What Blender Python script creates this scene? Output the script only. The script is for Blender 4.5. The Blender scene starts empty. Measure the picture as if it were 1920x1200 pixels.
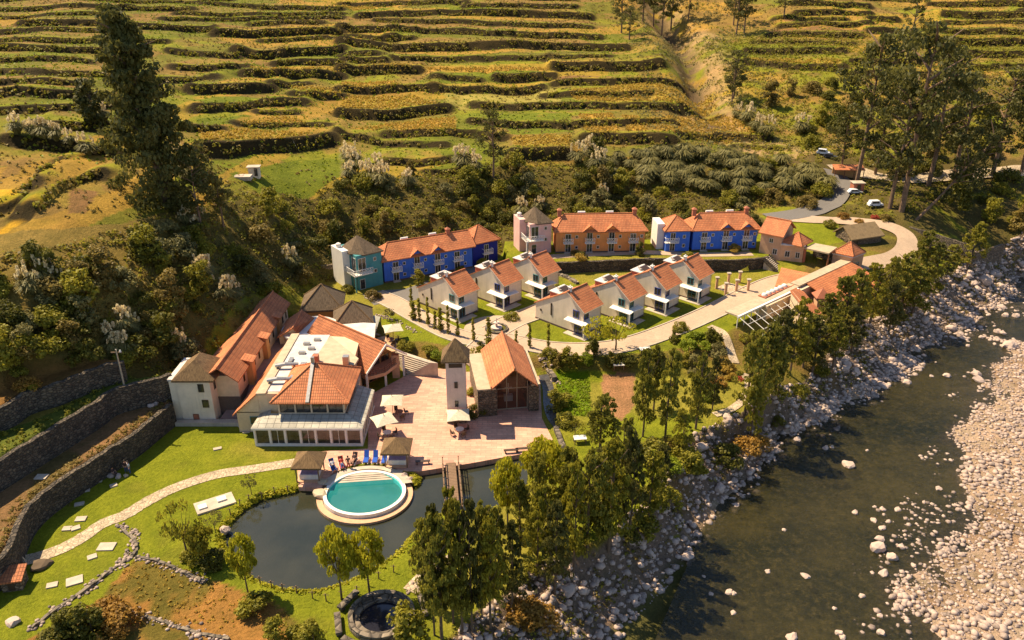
import bpy, bmesh, math, random
import numpy as np
from math import radians, sin, cos, pi, sqrt, atan2
from mathutils import Vector, Matrix

# ------------------------------------------------------------------ camera, sky, sun, exposure
F = 1500.0; TH = radians(25); H = 57.0      # focal length in photo pixels (1920 wide), pitch, height
scene = bpy.context.scene
C = scene.collection
cam = bpy.data.cameras.new('camera'); camo = bpy.data.objects.new('camera', cam); C.objects.link(camo)
cam.sensor_width = 36; cam.lens = F / 1920 * 36; cam.clip_start = 0.5; cam.clip_end = 3000
camo.location = (0, 0, H); camo.rotation_euler = (pi / 2 - TH, 0, 0)
scene.camera = camo
SV = Vector((-0.62, 0.36, 1.0)).normalized()      # towards the sun
w = bpy.data.worlds.new('World'); scene.world = w; w.use_nodes = True
nt = w.node_tree; sky = nt.nodes.new('ShaderNodeTexSky'); sky.sky_type = 'NISHITA'; sky.sun_disc = False
sky.sun_elevation = math.asin(SV.z); sky.sun_rotation = math.atan2(SV.x, SV.y)
sky.altitude = 3000; sky.dust_density = 4.0; sky.ozone_density = 0.3
bg = nt.nodes['Background']; nt.links.new(sky.outputs[0], bg.inputs[0]); bg.inputs[1].default_value = 0.11
sl = bpy.data.lights.new('sun', 'SUN'); so = bpy.data.objects.new('sun', sl); C.objects.link(so)
sl.energy = 5.0; sl.angle = radians(0.5); sl.color = (1.0, 0.83, 0.58)
so.rotation_euler = SV.to_track_quat('Z', 'Y').to_euler()
scene.view_settings.view_transform = 'Standard'; scene.view_settings.look = 'None'
scene.view_settings.exposure = 0.88; scene.view_settings.gamma = 1
scene.render.engine = 'CYCLES'
try:
    scene.cycles.max_bounces = 6; scene.cycles.transparent_max_bounces = 8
    scene.cycles.caustics_reflective = False; scene.cycles.caustics_refractive = False
except Exception: pass

# ------------------------------------------------------------------ pixel <-> world
def ray(u, v):
    a = (u - 960) / F; b = (600 - v) / F
    return a, cos(TH) + b * sin(TH), -sin(TH) + b * cos(TH)
def at(u, v, z=0.0):
    dx, dy, dz = ray(u, v); t = (z - H) / dz
    return (dx * t, dy * t)
def proj(X, Y, Z):
    Z = Z - H; d = Y * cos(TH) - Z * sin(TH); up = Y * sin(TH) + Z * cos(TH)
    return 960 + F * X / d, 600 - F * up / d
def z_at(y, v):
    _, dy, dz = ray(960, v); return H + y * dz / dy

# ------------------------------------------------------------------ noise
def _h(ix, iy, s):
    n = (ix.astype(np.int64) * 374761393 + iy.astype(np.int64) * 668265263 + s * 974634777) & 0xffffffff
    n = ((n ^ (n >> 13)) * 1274126177) & 0xffffffff
    return ((n ^ (n >> 16)) & 0xffff) / 65535.0
def vn(x, y, s=0):
    x = np.asarray(x, float); y = np.asarray(y, float)
    ix = np.floor(x); iy = np.floor(y); fx = x - ix; fy = y - iy
    fx = fx * fx * (3 - 2 * fx); fy = fy * fy * (3 - 2 * fy)
    a = _h(ix, iy, s); b = _h(ix + 1, iy, s); c = _h(ix, iy + 1, s); d = _h(ix + 1, iy + 1, s)
    return (a * (1 - fx) + b * fx) * (1 - fy) + (c * (1 - fx) + d * fx) * fy
def fbm(x, y, s=0, o=4):
    r = 0; a = .5; t = 0
    for i in range(o):
        r = r + a * vn(x, y, s + i); t += a; a *= .5; x = x * 2.03; y = y * 2.03
    return r / t
def smooth(a, b, x):
    t = np.clip((x - a) / (b - a), 0, 1); return t * t * (3 - 2 * t)
def inpoly(P, X, Y):
    ins = np.zeros(X.shape, bool); n = len(P)
    for i in range(n):
        x1, y1 = P[i]; x2, y2 = P[(i + 1) % n]
        if y1 == y2: continue
        c = ((y1 > Y) != (y2 > Y)) & (X < (x2 - x1) * (Y - y1) / (y2 - y1) + x1)
        ins ^= c
    return ins
def segdist(P, X, Y, closed=False):
    D = np.full(X.shape, 1e9); n = len(P)
    for i in range(n if closed else n - 1):
        x1, y1 = P[i]; x2, y2 = P[(i + 1) % n]; dx = x2 - x1; dy = y2 - y1; L = dx * dx + dy * dy + 1e-9
        t = np.clip(((X - x1) * dx + (Y - y1) * dy) / L, 0, 1)
        D = np.minimum(D, np.hypot(X - x1 - t * dx, Y - y1 - t * dy))
    return D

# ------------------------------------------------------------------ terrain heights
PT = []
def cp(z, *p):
    for u, v in p:
        x, y = at(u, v, z); PT.append((x, y, z))
cp(0, (30,1060),(150,1180),(300,860),(560,870),(400,1150),(700,900),(900,880),(1000,860),(700,1180),(820,720),(480,815),(340,805),
   (0,1200),(1150,800),(1250,770),(1040,760),(1180,700),(1500,640),(640,770),(600,700))
cp(.5, (1320,700),(1400,660),(1620,560),(1560,600),(1700,530))
cp(2, (790,570),(900,560),(1000,540),(1100,630),(1200,600),(1330,550),(1000,630),(700,550),(720,600),(620,555))
cp(3, (560,570),(535,600))
cp(4, (980,480),(1100,475),(1230,470),(1420,470),(1660,440),(630,470),(560,530))
cp(2.5, (1700,480),(1640,500))
cp(5.2, (1560,385),(1400,385),(1200,380),(960,390),(1470,400))
cp(3, (350,700),(330,740))
cp(7, (1600,330),(1720,380)); cp(8, (1850,322),(1900,335))
cp(6, (640,440),(560,500)); cp(4.5, (800,440),(900,420))
cp(9, (640,400),(100,740),(800,395),(350,600),(960,352),(1200,332),(1400,330))
cp(11.5,(640,370)); cp(14,(640,300),(350,500),(500,400),(100,600)); cp(19,(640,200),(100,500)); cp(27,(640,100),(100,250)); cp(38,(640,0))
cp(21,(100,430)); cp(24,(100,350)); cp(32,(100,150)); cp(42,(100,0),(-60,0)); cp(18,(350,400)); cp(20,(350,330)); cp(25,(350,200)); cp(30,(350,100)); cp(39,(350,0))
cp(8,(500,500)); cp(16.5,(500,330)); cp(12,(800,340),(1200,292)); cp(13.5,(960,300)); cp(11.5,(1400,292)); cp(5.6,(1545,372)); cp(9.5,(1530,305))
cp(15.5,(960,240),(1250,240)); cp(19,(960,170),(1250,170)); cp(26,(960,100),(1220,100)); cp(38,(960,0),(1200,0))
cp(12,(1450,250)); cp(20,(1480,160)); cp(26,(1500,100)); cp(39,(1480,0)); cp(13,(1700,250)); cp(21,(1700,150)); cp(31,(1700,50)); cp(37,(1700,0))
cp(14,(1900,250)); cp(21,(1900,150)); cp(38,(1900,0)); cp(9.5,(1350,275)); cp(17,(1300,170)); cp(28,(1250,60))
cp(10,(800,260),(560,290)) if False else None
# river bed and banks
cp(0, (830,1190),(960,1110),(1000,1060),(1125,1010),(1225,950),(1275,880),(1300,812),(1390,775),(1470,730),(1560,665),(1620,600),(1700,565),(1765,522))
cp(1.5,(1830,470),(1800,440)); cp(3,(1900,420)); cp(2,(1930,440))
WL = [(1110,1230),(1140,1165),(1195,1113),(1240,1050),(1290,990),(1340,940),(1400,905),(1440,865),(1460,815),(1500,790),(1573,745),(1640,712),(1700,660),(1767,627),(1830,585),(1887,562),(1905,520),(1960,505)]
cp(-5.15, *WL)
cp(-3.2, (1090,1140),(1150,1080),(1230,1010),(1300,930),(1370,860),(1400,820),(1500,755),(1600,685),(1690,620),(1790,560),(1860,520))
cp(-6.3, (1300,1180),(1400,1050),(1500,960),(1600,860),(1700,760),(1800,680),(1880,610),(1960,570))
cp(-5.8,(1600,1190),(1700,1000),(1740,860))
cp(-5.12,(1690,1150),(1730,1020),(1800,930),(1785,830),(1830,745),(1860,685),(1905,640),(1960,600),(1760,1200))
cp(-4.5,(1830,1180),(1850,1050),(1860,900),(1850,800),(1900,700),(1950,650)); cp(-4.0,(1920,1100),(1930,850))
PT += [(130,60,-3.5),(125,100,-3),(150,140,0),(170,180,8),(60,40,-6),(20,40,-5.5),(-20,50,0),(-60,60,3),(-95,60,9),(-110,90,18),(-140,130,27),
       (-220,200,34),(-260,280,44),(220,200,14),(260,280,32),(100,45,-5)]
for x in (-340,-170,0,170,340): PT += [(x,430,58),(x,560,95)]
PT = np.array(PT)
def _phi(r): return r
_A = np.hypot(PT[:,None,0]-PT[None,:,0], PT[:,None,1]-PT[None,:,1]); _n = len(PT)
_P = np.c_[np.ones(_n), PT[:,0], PT[:,1]]
_M = np.zeros((_n+3,_n+3)); _M[:_n,:_n] = -_A - np.eye(_n)*0.0 + np.eye(_n)*0.25*0; _M[:_n,_n:] = _P; _M[_n:,:_n] = _P.T
_M[:_n,:_n] += -np.eye(_n)*(-0.6)
_W = np.linalg.solve(_M, np.r_[PT[:,2],0,0,0])
def base_h(X, Y):
    X = np.asarray(X, float); Y = np.asarray(Y, float); r = np.full(X.shape, _W[_n]) + _W[_n+1]*X + _W[_n+2]*Y
    for i in range(_n): r -= _W[i]*np.hypot(X-PT[i,0], Y-PT[i,1])
    return r

W1t = [(at(u,v,3)) for u,v in [(-90,1100),(-12,1050),(13,1022),(43,957),(87,914),(173,858),(243,814),(282,784),(318,756)]]
W2b = [(at(u,v,3)) for u,v in [(-120,1010),(0,915),(65,868),(173,795),(243,760),(290,735),(325,722)]]
W2t = [(at(u,v,6.3)) for u,v in [(-120,930),(0,858),(87,806),(173,754),(208,730),(277,712),(318,700)]]
W3b = [(at(u,v,6.3)) for u,v in [(-120,860),(0,810),(65,788),(130,758),(190,722),(240,706)]]
W3t = [(at(u,v,9)) for u,v in [(-120,800),(0,762),(43,736),(100,719),(143,702),(190,684),(230,676)]]
W4b = [(at(u,v,9)) for u,v in [(-120,765),(0,735),(60,712),(130,690),(200,672)]]
LOW = W1t[::-1] + [at(u,v,0) for u,v in [(-60,1160),(-60,1300),(800,1300),(840,1195),(950,1120),(985,1065),(1040,1042),(1120,1012),(1215,950),(1262,880),(1285,820),
      (1370,788),(1450,742),(1420,715),(1330,712),(1240,705),(1040,702),(900,690),(763,696),(700,690),(600,650),(545,625),(450,745),(407,792),(335,790)]]
PLAT = [at(u,v,2) for u,v in [(590,560),(600,545),(630,530),(700,522),(900,472),(960,470),(985,495),(1040,503),(1230,496),(1340,489),(1420,498),(1470,520),(1490,540),(1400,600),
      (1330,640),(1240,660),(1110,668),(1000,662),(930,655),(870,655),(800,640),(765,640),(700,600),(640,580)]]
BACK = [at(u,v,4) for u,v in [(950,482),(940,440),(1000,420),(1230,430),(1440,425),(1500,440),(1470,475),(1400,489),(1225,486),(1040,492),(985,488)]]
POND = [at(u,v,-.6) for u,v in [(566,921),(533,929),(495,937),(460,956),(435,981),(419,1004),(421,1022),(432,1042),(451,1067),(479,1089),(520,1105),(565,1111),(603,1110),(641,1099),
      (685,1080),(723,1057),(755,1029),(767,1013),(790,990),(830,965),(900,962),(945,950),(975,930),(992,905),(996,850),(940,858),(880,866),(790,876),(775,888),(790,900),(785,912),(755,925),(700,950),(640,945),(600,925)]]
BEH = [(-36,133),(-24,136.5),(-3,145.2),(-1.5,150.5),(8,150.4),(28,152),(49,153.5),(54,159),(50,176),(0,176),(-45,150)]
# terrace banks traced on the hillside: polyline, band thickness (photo px)
def zA(*p): return [(x/3, y/3) for x, y in p]
def zB(*p): return [(640+x/3, y/3) for x, y in p]
def zC(*p): return [(1280+x/3, y/3) for x, y in p]
RISE = [(zA((-60,55),(130,60),(300,50),(640,55),(700,56)),24),(zA((700,60),(900,60),(1080,65)),26),(zA((1000,90),(1200,92),(1480,88),(1600,90),(1920,84)),22),
 (zA((1140,25),(1240,28),(1640,48),(1920,60)),26),(zA((130,150),(380,150),(640,155),(830,160),(1190,172)),36),(zA((1210,192),(1500,198),(1920,190)),46),
 (zA((-60,282),(300,285),(640,290)),40),(zA((960,290),(1060,302),(1250,320),(1330,312)),30),(zA((1330,300),(1450,320),(1650,310),(1920,300)),80),
 (zA((-60,410),(250,425),(640,425)),44),(zA((990,392),(1380,398)),30),(zA((1380,430),(1600,442),(1920,428)),50),(zA((-60,535),(120,540),(300,552),(480,562),(640,575)),50),
 (zA((1080,505),(1300,512),(1520,500)),60),(zA((1110,622),(1300,612),(1500,592),(1700,585)),50),(zA((1540,490),(1720,480)),30),(zA((1660,545),(1920,540)),34),
 (zA((1460,640),(1650,635)),24),(zA((1340,715),(1600,720),(1830,720)),20),(zA((1150,850),(1300,862),(1500,832),(1700,820),(1860,790)),80),(zA((60,780),(300,810),(480,850),(650,880)),60),
 (zA((80,1090),(180,1050),(250,980),(380,900)),44),(zA((200,1190),(320,1090),(450,1010),(560,980)),50),(zA((-20,1190),(60,1180),(110,1130),(160,1090)),30),
 (zB((0,22),(300,20),(700,26)),24),(zB((700,45),(1000,47),(1310,48)),24),(zB((100,92),(480,82),(800,82),(1400,97)),36),(zB((200,120),(480,130),(900,135),(1050,150),(1400,152)),26),
 (zB((0,182),(210,185),(460,180),(900,190),(1200,208),(1450,212)),40),(zB((260,222),(390,222)),30),(zB((0,262),(300,275),(620,270),(900,268),(1200,270),(1600,275)),52),
 (zB((0,330),(190,325)),30),(zB((310,342),(520,335),(700,332),(1150,336)),28),(zB((1160,345),(1500,322)),18),(zB((0,410),(200,405),(430,400)),56),(zB((1200,390),(1500,385),(1790,402)),54),
 (zB((530,450),(770,462)),30),(zB((880,450),(1030,450),(1180,442)),50),(zB((1210,480),(1500,480),(1920,492)),38),(zB((0,520),(200,520),(400,505),(520,510)),40),
 (zB((0,652),(200,662),(400,642),(590,620)),84),(zB((750,602),(950,612),(1250,602),(1500,598),(1920,632)),40),(zB((0,770),(150,790),(350,815),(570,830)),36),
 (zB((250,912),(450,925),(600,905)),40),(zB((500,972),(650,968)),20),(zB((980,870),(1260,870)),84),(zB((1380,790),(1560,780),(1860,800)),60),
 (zC((640,35),(820,40),(1050,40)),30),(zC((1400,35),(1980,40)),40),(zC((650,88),(850,86),(1050,92)),28),(zC((560,150),(700,148),(1050,150)),24),(zC((1060,115),(1200,118)),30),
 (zC((490,205),(700,203),(1000,208)),28),(zC((1060,180),(1220,182)),34),(zC((1480,95),(1700,100),(1980,100)),52),(zC((400,250),(600,250),(950,256)),20),(zC((1480,188),(1980,182)),34),
 (zC((370,298),(600,298),(900,312)),34),(zC((1440,240),(1980,250)),44),(zC((370,352),(560,372),(900,392)),36),(zC((1500,312),(1980,320)),40),(zC((1500,370),(1980,385)),30),
 (zC((0,622),(200,628)),24),(zC((0,770),(200,775),(470,785)),36),(zC((300,818),(530,830)),22),
 (zA((0,5),(640,10),(1300,0)),20),(zB((100,-10),(900,-5),(1300,5)),20),(zC((700,-5),(1300,0),(1980,-5)),20)]
def _auto():
    rs = random.Random(4); out = []
    def near(u, v, tol):
        for pl, th in RISE + out:
            us = [p[0] for p in pl]
            if min(us)-12 < u < max(us)+12:
                vs_ = float(np.interp(u, us, [p[1] for p in pl])) if us == sorted(us) else 1e9
                if abs(vs_-v) < tol+th/8: return True
        return False
    v = -6.0
    while v < 285:
        u = rs.uniform(-60, 0)
        while u < 1980:
            L = rs.uniform(110, 380); um = u+L/2
            rav = 1165+v*.75 < um+L*.3 and um-L*.3 < 1395+v*.5 if v < 230 else um > 1240
            lim = 285 if um < 640 else 300 if um < 1260 else 160
            if um < 210 and v > 210: lim = 0
            if not rav and v < lim and not near(um, v, 4.5+v*.025) and not near(um-L*.4, v, 3.5+v*.015) and not near(um+L*.4, v, 3.5+v*.015):
                sl = rs.uniform(-.02,.02); out.append(([(u+L*k/4, v+sl*L*k/4+rs.uniform(-1.2,1.2)*(1+v/120)) for k in range(5)], rs.uniform(16,26)*(1+v/260)))
            u += L*rs.uniform(.5,1.0)
        v += 6+v*.03
    return out
RISE += _auto()
def march(u, v, hf, t0=60, t1=640, dt=1.2):
    dx, dy, dz = ray(u, v); t = np.arange(t0, t1, dt); d = H + dz*t - hf(dx*t, dy*t)
    i = int(np.argmax(d < 0)) if (d < 0).any() else len(t)-1
    if i == 0: i = 1
    f = d[i-1] / (d[i-1]-d[i]+1e-9); tt = t[i-1] + f*dt; return dx*tt, dy*tt
RW = []
for pl, th in RISE:
    P = [march(u, v, base_h) for u, v in pl]
    d = np.mean([p[1] for p in P]) * 1.06
    hstep = min(max(th/3.0 * d / F / 0.97 * .8, .8), 2.6)
    RW.append((P, hstep))
RAV = [march(u, v, base_h) for u, v in [(1215,-10),(1262,60),(1300,130),(1325,190),(1345,250)]]
def height(X, Y, info=None):
    X = np.asarray(X, float); Y = np.asarray(Y, float)
    Z = base_h(X, Y)
    hill = smooth(9, 15, Z)
    # lumpy unkempt slopes outside the flats
    rough = smooth(.5, 6, Z)
    Z = Z + rough * (fbm(X/9, Y/9, 3) - .5) * 1.1 + smooth(10,30,np.abs(Y-200)*0+Z)*(fbm(X/30, Y/30, 8)-.5)*1.5
    RM = np.zeros(X.shape)
    dr_ = segdist(RAV, X, Y); Z = Z - 4.5*np.exp(-(dr_/4.5)**2)*smooth(12, 17, Z) + 2.0*np.exp(-((dr_-11)/5)**2)*smooth(14, 20, Z)*(fbm(X/6, Y/6, 81))
    flat = X.ravel(); yy = Y.ravel(); add = np.zeros(flat.shape); rm = np.zeros(flat.shape); lp = np.zeros(flat.shape)
    for P, hs in RW:
        xs = [p[0] for p in P]; ys = [p[1] for p in P]
        m = np.where((flat > min(xs)-4) & (flat < max(xs)+4) & (yy > min(ys)-16) & (yy < max(ys)+16))[0]
        if not len(m): continue
        x = flat[m]; y = yy[m]
        o = np.argsort(xs); xs_ = np.array(xs)[o]; ys_ = np.array(ys)[o]
        yl = np.interp(x, xs_, ys_)
        sl_ = np.abs(np.gradient(ys_, xs_ + np.arange(len(xs_))*1e-6)); cosf = 1/np.sqrt(1+min(np.mean(sl_),2)**2)
        d = (y - yl + (vn(x/6, y*0, 5)-.5)*.8) * cosf
        end = smooth(-3.5, -.5, np.minimum(x - xs_[0], xs_[-1] - x))
        s = np.where(d > 0, 1.3*np.exp(-d/10), -.7*np.exp(d/6)) * smooth(0, .6, np.abs(d))
        s = np.where(d > 0, s, s)
        add[m] += .5*hs*end*s
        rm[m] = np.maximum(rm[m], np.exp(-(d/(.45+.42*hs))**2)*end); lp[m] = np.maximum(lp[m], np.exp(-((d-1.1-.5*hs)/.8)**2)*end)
    Z = Z + add.reshape(X.shape); RM = rm.reshape(X.shape)
    def plat(Z, P, zp, bl, soft=True):
        ins = inpoly(P, X, Y); D = segdist(P, X, Y, True)
        if bl <= 0: return np.where(ins, zp, Z)
        wgt = np.where(ins, 1.0, 1 - smooth(0, bl, D)); return Z*(1-wgt) + zp*wgt
    if X.size > 5000:
        near = (Y < 185)
    Z = plat(Z, LOW, 0, 1.2); Z = plat(Z, PLAT, 2, 4); Z = plat(Z, BACK, 4, 0)
    pl1 = W1t + W2b[::-1]; pl2 = W2t + W3b[::-1]; pl3 = W3t + W4b[::-1]
    w1 = W1t + W2t[::-1]; w2 = W2t + W3t[::-1]
    Z = plat(Z, w1, 3, 0); Z = plat(Z, w2, 6.3, 0); Z = plat(Z, pl3, 9, 0)
    rv_ = smooth(0, .8, -3.9-Z)*(X > 20); Z = Z + rv_*((fbm(X/5, Y/5, 61)-.5)*1.1 + (fbm(X/1.6, Y/1.6, 62)-.5)*.35)
    ins = inpoly(POND, X, Y); D = segdist(POND, X, Y, True)
    Z = np.where(ins, -.5 - 1.2*smooth(0, 1.5, D), np.where(D < .5, np.minimum(Z, -.5+D), Z))
    px_, py_ = at(684,922,0); Z = np.where(np.hypot((X-px_)/5.6,(Y-py_)/5.0) < 1, np.minimum(Z, -2.2), Z)
    if info is not None: info['rise'] = RM; info['lip'] = lp.reshape(X.shape)
    return Z
def hgt(x, y): return float(height(np.array([x]), np.array([y]))[0])
def hit(u, v):
    x, y = march(u, v, base_h); t = y / ray(u, v)[1]; return march(u, v, height, max(60, t-30), t+30, .6)

# ------------------------------------------------------------------ object helpers
def setp(o, label=None, cat=None, group=None, kind=None):
    if label: o['label'] = label
    if cat: o['category'] = cat
    if group: o['group'] = group
    if kind: o['kind'] = kind
    return o
def empty(name, loc, rz=0, label=None, cat=None, group=None):
    o = bpy.data.objects.new(name, None); o.empty_display_size = .3; C.objects.link(o)
    o.location = loc; o.rotation_euler = (0, 0, rz); return setp(o, label, cat, group)
def npmesh(name, V, Fq, mat, uv=None, smoothf=False):
    V = np.asarray(V, np.float32); Fq = np.asarray(Fq, np.int32); n, k = Fq.shape
    me = bpy.data.meshes.new(name); me.vertices.add(len(V)); me.vertices.foreach_set('co', V.ravel())
    me.loops.add(n*k); me.loops.foreach_set('vertex_index', Fq.ravel())
    me.polygons.add(n); me.polygons.foreach_set('loop_start', np.arange(0, n*k, k, dtype=np.int32))
    me.polygons.foreach_set('loop_total', np.full(n, k, np.int32))
    if smoothf: me.polygons.foreach_set('use_smooth', np.ones(n, bool))
    me.update(calc_edges=True); me.materials.append(mat); return me
def link(name, me, parent=None, loc=None, rot=None, scale=None):
    o = bpy.data.objects.new(name, me); C.objects.link(o)
    if parent: o.parent = parent
    if loc is not None: o.location = loc
    if rot is not None: o.rotation_euler = rot
    if scale is not None: o.scale = scale
    return o
class MB:
    def __init__(s): s.v = []; s.f = []
    def add(s, vs, fs):
        n = len(s.v); s.v += [tuple(map(float, p)) for p in vs]; s.f += [tuple(i+n for i in f) for f in fs]; return s
    def box(s, x0, x1, y0, y1, z0, z1):
        return s.add([(x0,y0,z0),(x1,y0,z0),(x1,y1,z0),(x0,y1,z0),(x0,y0,z1),(x1,y0,z1),(x1,y1,z1),(x0,y1,z1)],
                     [(3,2,1,0),(4,5,6,7),(0,1,5,4),(1,2,6,5),(2,3,7,6),(3,0,4,7)])
    def obox(s, p, d, w, h, t):     # box at p along 2-D direction d: width w, height h, thickness t outwards to both sides
        dx, dy = d; nx, ny = dy, -dx; x, y, z = p
        c = [(x+nx*a+dx*b, y+ny*a+dy*b) for a, b in ((t,0),(t,w),(-t,w),(-t,0))]
        return s.prism(c[::-1] if True else c, z, z+h)
    def prism(s, P, z0, z1):
        n = len(P); A = sum(P[i][0]*P[(i+1)%n][1]-P[(i+1)%n][0]*P[i][1] for i in range(n))
        if A < 0: P = P[::-1]
        vs = [(x,y,z0) for x,y in P]+[(x,y,z1) for x,y in P]
        return s.add(vs, [tuple(range(n-1,-1,-1)), tuple(range(n,2*n))]+[(i,(i+1)%n,(i+1)%n+n,i+n) for i in range(n)])
    def slab(s, P, th):             # thick sloping panel: top polygon P, thickness th downwards
        n = len(P); vs = list(P)+[(x,y,z-th) for x,y,z in P]
        return s.add(vs, [tuple(range(n)), tuple(range(2*n-1,n-1,-1))]+[(i,i+n,(i+1)%n+n,(i+1)%n) for i in range(n)])
    def wallpoly(s, P, t):          # vertical polygon P (3-D points, in a plane) thickened by vector t
        n = len(P); vs = list(P)+[(x+t[0],y+t[1],z+t[2]) for x,y,z in P]
        return s.add(vs, [tuple(range(n)), tuple(range(2*n-1,n-1,-1))]+[(i,i+n,(i+1)%n+n,(i+1)%n) for i in range(n)])
    def tube(s, path, rad, n=6):
        path = [Vector(p) for p in path]
        if not isinstance(rad, (list, tuple)): rad = [rad]*len(path)
        vs = []
        for i, p in enumerate(path):
            d = (path[min(i+1,len(path)-1)]-path[max(i-1,0)]).normalized()
            a = d.cross(Vector((0,0,1)) if abs(d.z) < .9 else Vector((1,0,0))).normalized(); b = d.cross(a)
            for k in range(n):
                q = p+(a*cos(2*pi*k/n)+b*sin(2*pi*k/n))*rad[i]; vs.append(tuple(q))
        fs = [(i*n+k, i*n+(k+1)%n, (i+1)*n+(k+1)%n, (i+1)*n+k) for i in range(len(path)-1) for k in range(n)]
        fs += [tuple(range(n-1,-1,-1)), tuple((len(path)-1)*n+k for k in range(n))]
        return s.add(vs, fs)
    def lathe(s, prof, c=(0,0,0), n=16):
        vs = []; m = len(prof)
        for r, z in prof:
            for k in range(n): vs.append((c[0]+r*cos(2*pi*k/n), c[1]+r*sin(2*pi*k/n), c[2]+z))
        fs = [(i*n+k, i*n+(k+1)%n, (i+1)*n+(k+1)%n, (i+1)*n+k) for i in range(m-1) for k in range(n)]
        fs += [tuple(range(n-1,-1,-1)), tuple((m-1)*n+k for k in range(n))]
        return s.add(vs, fs)
    def ring(s, P_out, P_in, z0, z1):
        n = len(P_out); vs = [(x,y,z1) for x,y in P_out]+[(x,y,z1) for x,y in P_in]+[(x,y,z0) for x,y in P_out]+[(x,y,z0) for x,y in P_in]
        fs = []
        for i in range(n):
            j = (i+1)%n; fs += [(i,j,j+n,i+n),(i+2*n,j+2*n,j,i),(i+n,j+n,j+3*n,i+3*n),(i+3*n,j+3*n,j+2*n,i+2*n)]
        return s.add(vs, fs)
    def mesh(s, name, mat):
        me = bpy.data.meshes.new(name); me.from_pydata(s.v, [], s.f); me.update()
        uvl = me.uv_layers.new(name='UVMap'); vs = me.vertices
        for p in me.polygons:
            n = p.normal
            if abs(n.z) > .98: t = Vector((1,0,0)); b = Vector((0,1,0))
            else:
                t = Vector((-n.y, n.x, 0)).normalized(); b = n.cross(t)
            for li in p.loop_indices:
                c = vs[me.loops[li].vertex_index].co; uvl.data[li].uv = (c.dot(t), c.dot(b))
        me.materials.append(mat); return me
    def build(s, name, mat, parent=None, loc=None, rz=None):
        o = link(name, s.mesh(name, mat), parent, loc, (0,0,rz) if rz is not None else None)
        return o

# ------------------------------------------------------------------ materials
def newmat(name):
    m = bpy.data.materials.new(name); m.use_nodes = True; t = m.node_tree; return m, t, t.nodes['Principled BSDF'], t.nodes, t.links
def mixc(nd, lk, fac, a, b, mode='MIX'):
    n = nd.new('ShaderNodeMix'); n.data_type = 'RGBA'; n.blend_type = mode
    for s, x in ((0, fac), (6, a), (7, b)):
        if hasattr(x, 'type') and not isinstance(x, tuple): lk.new(x, n.inputs[s])
        else: n.inputs[s].default_value = x if s == 0 else (*x, 1)
    return n.outputs[2]
def noise(nd, lk, vec, scale, detail=4, rough=.6):
    n = nd.new('ShaderNodeTexNoise'); n.inputs['Scale'].default_value = scale; n.inputs['Detail'].default_value = detail; n.inputs['Roughness'].default_value = rough
    lk.new(vec, n.inputs['Vector']); return n.outputs[0]
def ramp(nd, lk, fac, p0, p1, c0=(0,0,0), c1=(1,1,1)):
    r = nd.new('ShaderNodeValToRGB'); r.color_ramp.elements[0].position = p0; r.color_ramp.elements[1].position = p1
    r.color_ramp.elements[0].color = (*c0,1); r.color_ramp.elements[1].color = (*c1,1); lk.new(fac, r.inputs[0]); return r.outputs[0]
def bump(nd, lk, h, bs, st=.5, dist=.1):
    b = nd.new('ShaderNodeBump'); b.inputs['Strength'].default_value = st; b.inputs['Distance'].default_value = dist
    lk.new(h, b.inputs['Height']); lk.new(b.outputs[0], bs.inputs['Normal'])
def coord(nd, which='Object'):
    return nd.new('ShaderNodeTexCoord').outputs[which]
def vary(c, k): return tuple(max(0, x*k) for x in c)
def plaster(name, c, var=.16):
    m, t, bs, nd, lk = newmat(name); co = coord(nd)
    n1 = noise(nd, lk, co, .7, 5, .65); n2 = noise(nd, lk, co, 6, 3)
    col = mixc(nd, lk, ramp(nd, lk, n1, .35, .7), vary(c, 1-var), vary(c, 1+var*.5)); col = mixc(nd, lk, ramp(nd, lk, n2, .62, .8), col, vary(c, .72))
    mp = nd.new('ShaderNodeMapping'); lk.new(co, mp.inputs[0]); mp.inputs['Scale'].default_value = (2.2,2.2,.22); n3 = noise(nd, lk, mp.outputs[0], 1.3, 4, .65)
    col = mixc(nd, lk, ramp(nd, lk, n3, .52, .75, (0,0,0), (.55,)*3), col, vary(c, .66))
    lk.new(col, bs.inputs['Base Color']); bs.inputs['Roughness'].default_value = .85; bump(nd, lk, n2, bs, .3, .03); return m
def tile(name, c, c2, sx=.28, sy=.42):
    m, t, bs, nd, lk = newmat(name); uv = coord(nd, 'UV')
    br = nd.new('ShaderNodeTexBrick'); lk.new(uv, br.inputs['Vector']); br.inputs['Scale'].default_value = 1
    br.offset = 0; br.inputs['Brick Width'].default_value = sx; br.inputs['Row Height'].default_value = sy
    br.inputs['Mortar Size'].default_value = .035; br.inputs['Mortar Smooth'].default_value = .6; br.inputs['Bias'].default_value = 0
    br.inputs['Color1'].default_value = (*c,1); br.inputs['Color2'].default_value = (*c2,1); br.inputs['Mortar'].default_value = (*vary(c,.42),1)
    n1 = noise(nd, lk, uv, .35, 5, .7); n2 = noise(nd, lk, uv, 3, 3, .7)
    col = mixc(nd, lk, ramp(nd, lk, n1, .3, .72), (.60,.56,.54), (1.16,1.12,1.08)); col = mixc(nd, lk, 1.0, br.outputs[0], col, 'MULTIPLY')
    col = mixc(nd, lk, ramp(nd, lk, n2, .55, .75), col, vary(c, .62)); lk.new(col, bs.inputs['Base Color']); bs.inputs['Roughness'].default_value = .8
    mt = nd.new('ShaderNodeMath'); mt.operation = 'SUBTRACT'; mt.inputs[0].default_value = 1; lk.new(br.outputs[1], mt.inputs[1]); bump(nd, lk, mt.outputs[0], bs, .8, .08); return m
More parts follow.
